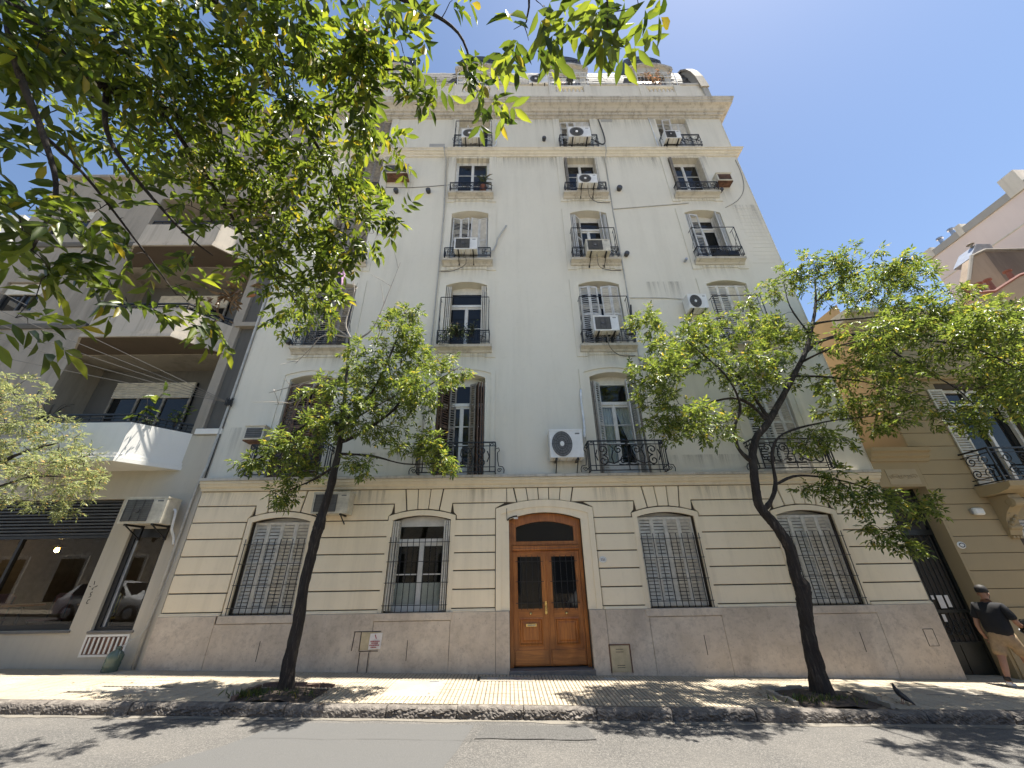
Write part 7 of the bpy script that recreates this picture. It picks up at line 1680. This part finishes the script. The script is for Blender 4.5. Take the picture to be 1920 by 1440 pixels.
# ------------------------------------------------------------------ pigeon on the pavement
bx, by = 6.08, -1.80; bz = gz(bx)
bird = thing('pigeon', 'dark pigeon standing on the pavement right of the crooked tree', 'bird', (bx, by, bz)); bird.rotation_euler = (0, R(-14), R(170)); bird.scale = (0.95, 0.95, 0.95)
M['feather'] = simple('dark_feather', (0.022, 0.023, 0.028), 0.55, 0, 0.3, 30); M['feather_grey'] = simple('grey_feather', (0.07, 0.072, 0.08), 0.55, 0, 0.3, 30)
skin_obj('body', bird, [[(-0.03, 0, 0.105, .042, .045), (0.03, 0, 0.135, .048, .05), (0.075, 0, 0.175, .036, .036), (0.095, 0, 0.215, .022, .022), (0.105, 0, 0.245, .022, .022), (0.12, 0, 0.25, .016, .016)], [(-0.03, 0, 0.105, .042, .045), (-0.085, 0, 0.075, .026, .02), (-0.15, 0, 0.045, .024, .008), (-0.175, 0, 0.035, .02, .005)]], 'feather')
for s in (-1, 1):
    wg = MB().prism([(0.05, 0.175), (0.06, 0.14), (-0.02, 0.09), (-0.13, 0.045), (-0.14, 0.055), (-0.03, 0.135)], s*0.042, s*0.052); addl(bird, 'wing', wg, 'feather_grey', False)
    addl(bird, 'leg', MB().tube([(0.0, s*0.02, 0.075), (0.005, s*0.02, 0.04), (-0.005, s*0.02, 0.006), (0.03, s*0.026, 0.004)], [.007, .004, .004, .003], 5), 'terracotta')
    addl(bird, 'eye', MB().lathe([(.001, .004), (.005, 0), (.001, -.004)], (0.112, s*0.019, 0.252), 6, 'y'), 'terracotta')
addl(bird, 'beak', MB().tube([(0.125, 0, 0.25), (0.15, 0, 0.243)], [.007, .001], 6), 'ink')
# ------------------------------------------------------------------ parked cars on the near side, seen mirrored in the panes
M['car_white'] = simple('white_car_paint', (0.75, 0.75, 0.74), 0.18, 0, 0.03); M['tyre'] = simple('tyre_rubber', (0.02, 0.02, 0.02), 0.8); M['rim'] = simple('alloy_rim', (0.5, 0.5, 0.52), 0.3, 0.8)
def parked_car(x, y, label):
    t = thing('parked_car', label, 'car', (x, y, gz(x)+zroad(y)), 'cars parked on the near side of the street')
    t.rotation_euler = (0, SLOPE, 0)
    # stations along the length: (x, half width, belt height, roof height)
    st_ = [(-2.05, .70, .62, .62), (-1.95, .80, .82, .84), (-1.55, .84, .90, 1.32), (-1.0, .86, .92, 1.46), (-0.2, .87, .92, 1.49), (0.45, .87, .91, 1.42), (1.05, .86, .90, .96), (1.7, .82, .82, .85), (2.0, .74, .66, .68), (2.08, .66, .45, .46)]
    mb = MB(); rings = []
    for (sx, hw, bz_, rz_) in st_:
        tp = hw*0.72 if rz_-bz_ > 0.2 else hw*0.9
        rings.append([(sx, -hw*0.94, .22), (sx, -hw, .45), (sx, -hw, bz_-0.06), (sx, -hw*0.97, bz_), (sx, -tp, rz_-0.04), (sx, -tp*0.85, rz_), (sx, 0, rz_+0.02), (sx, tp*0.85, rz_), (sx, tp, rz_-0.04), (sx, hw*0.97, bz_), (sx, hw, bz_-0.06), (sx, hw, .45), (sx, hw*0.94, .22)])
    k = len(rings[0])
    for r_ in rings: mb.v += r_
    for i in range(len(rings)-1):
        for j in range(k): mb.f.append((i*k+j, i*k+(j+1) % k, (i+1)*k+(j+1) % k, (i+1)*k+j))
    mb.f.append(tuple(range(k-1, -1, -1))); mb.f.append(tuple((len(rings)-1)*k+j for j in range(k)))
    body = addl(t, 'body', mb, 'car_white', True)
    for s in (-1, 1):
        for (a, b_) in ((-1.42, -0.62), (-0.52, 0.28)):
            g_ = MB(); g_.quad((a, s*.868, .95), (b_, s*.872, .95), (b_-0.06, s*.672, 1.40), (a+0.12 if a < -1 else a, s*.672, 1.38)); addl(t, 'side_window', g_, 'glass', False)
        g_ = MB(); g_.quad((0.38, s*.873, .95), (0.92, s*.868, .95), (0.55, s*.70, 1.28), (0.38, s*.69, 1.36)); addl(t, 'side_window', g_, 'glass', False)
        addl(t, 'headlight', MB().lathe([(.001, .03), (.09, .02), (.11, -.02)], (1.98, s*.58, .66), 12, 'x'), 'enamel'); addl(t, 'tail_light', MB().box(-2.06, -1.96, s*.72-.06, s*.72+.06, .68, .86), 'terracotta', False)
        addl(t, 'mirror', MB().box(0.62, 0.74, s*.98-.07, s*.98+.07, .93, 1.05), 'car_white', False)
        for wx in (-1.28, 1.28):
            wh = addl(t, 'wheel', MB().lathe([(.20, -.10), (.30, -.10), (.315, -.07), (.315, .07), (.30, .10), (.20, .10)], (wx, s*.78, .31), 22, 'y'), 'tyre'); addl(wh, 'rim', MB().lathe([(.03, s*.112), (.05, s*.112), (.19, s*.106), (.205, s*.09), (.205, -s*.05)], (wx, s*.78, .31), 16, 'y'), 'rim')
    wsn = MB(); wsn.quad((1.02, -.72, .99), (1.02, .72, .99), (0.50, .60, 1.425), (0.50, -.60, 1.425)); addl(t, 'windscreen', wsn, 'glass', False)
    addl(t, 'grille', MB().box(2.05, 2.09, -.42, .42, .40, .52), 'black', False)
parked_car(4.6, -9.85, 'white car parked near the camera, mirrored in the wooden door glass'); parked_car(-17.0, -9.8, 'white car parked farther left, mirrored in the shop window')
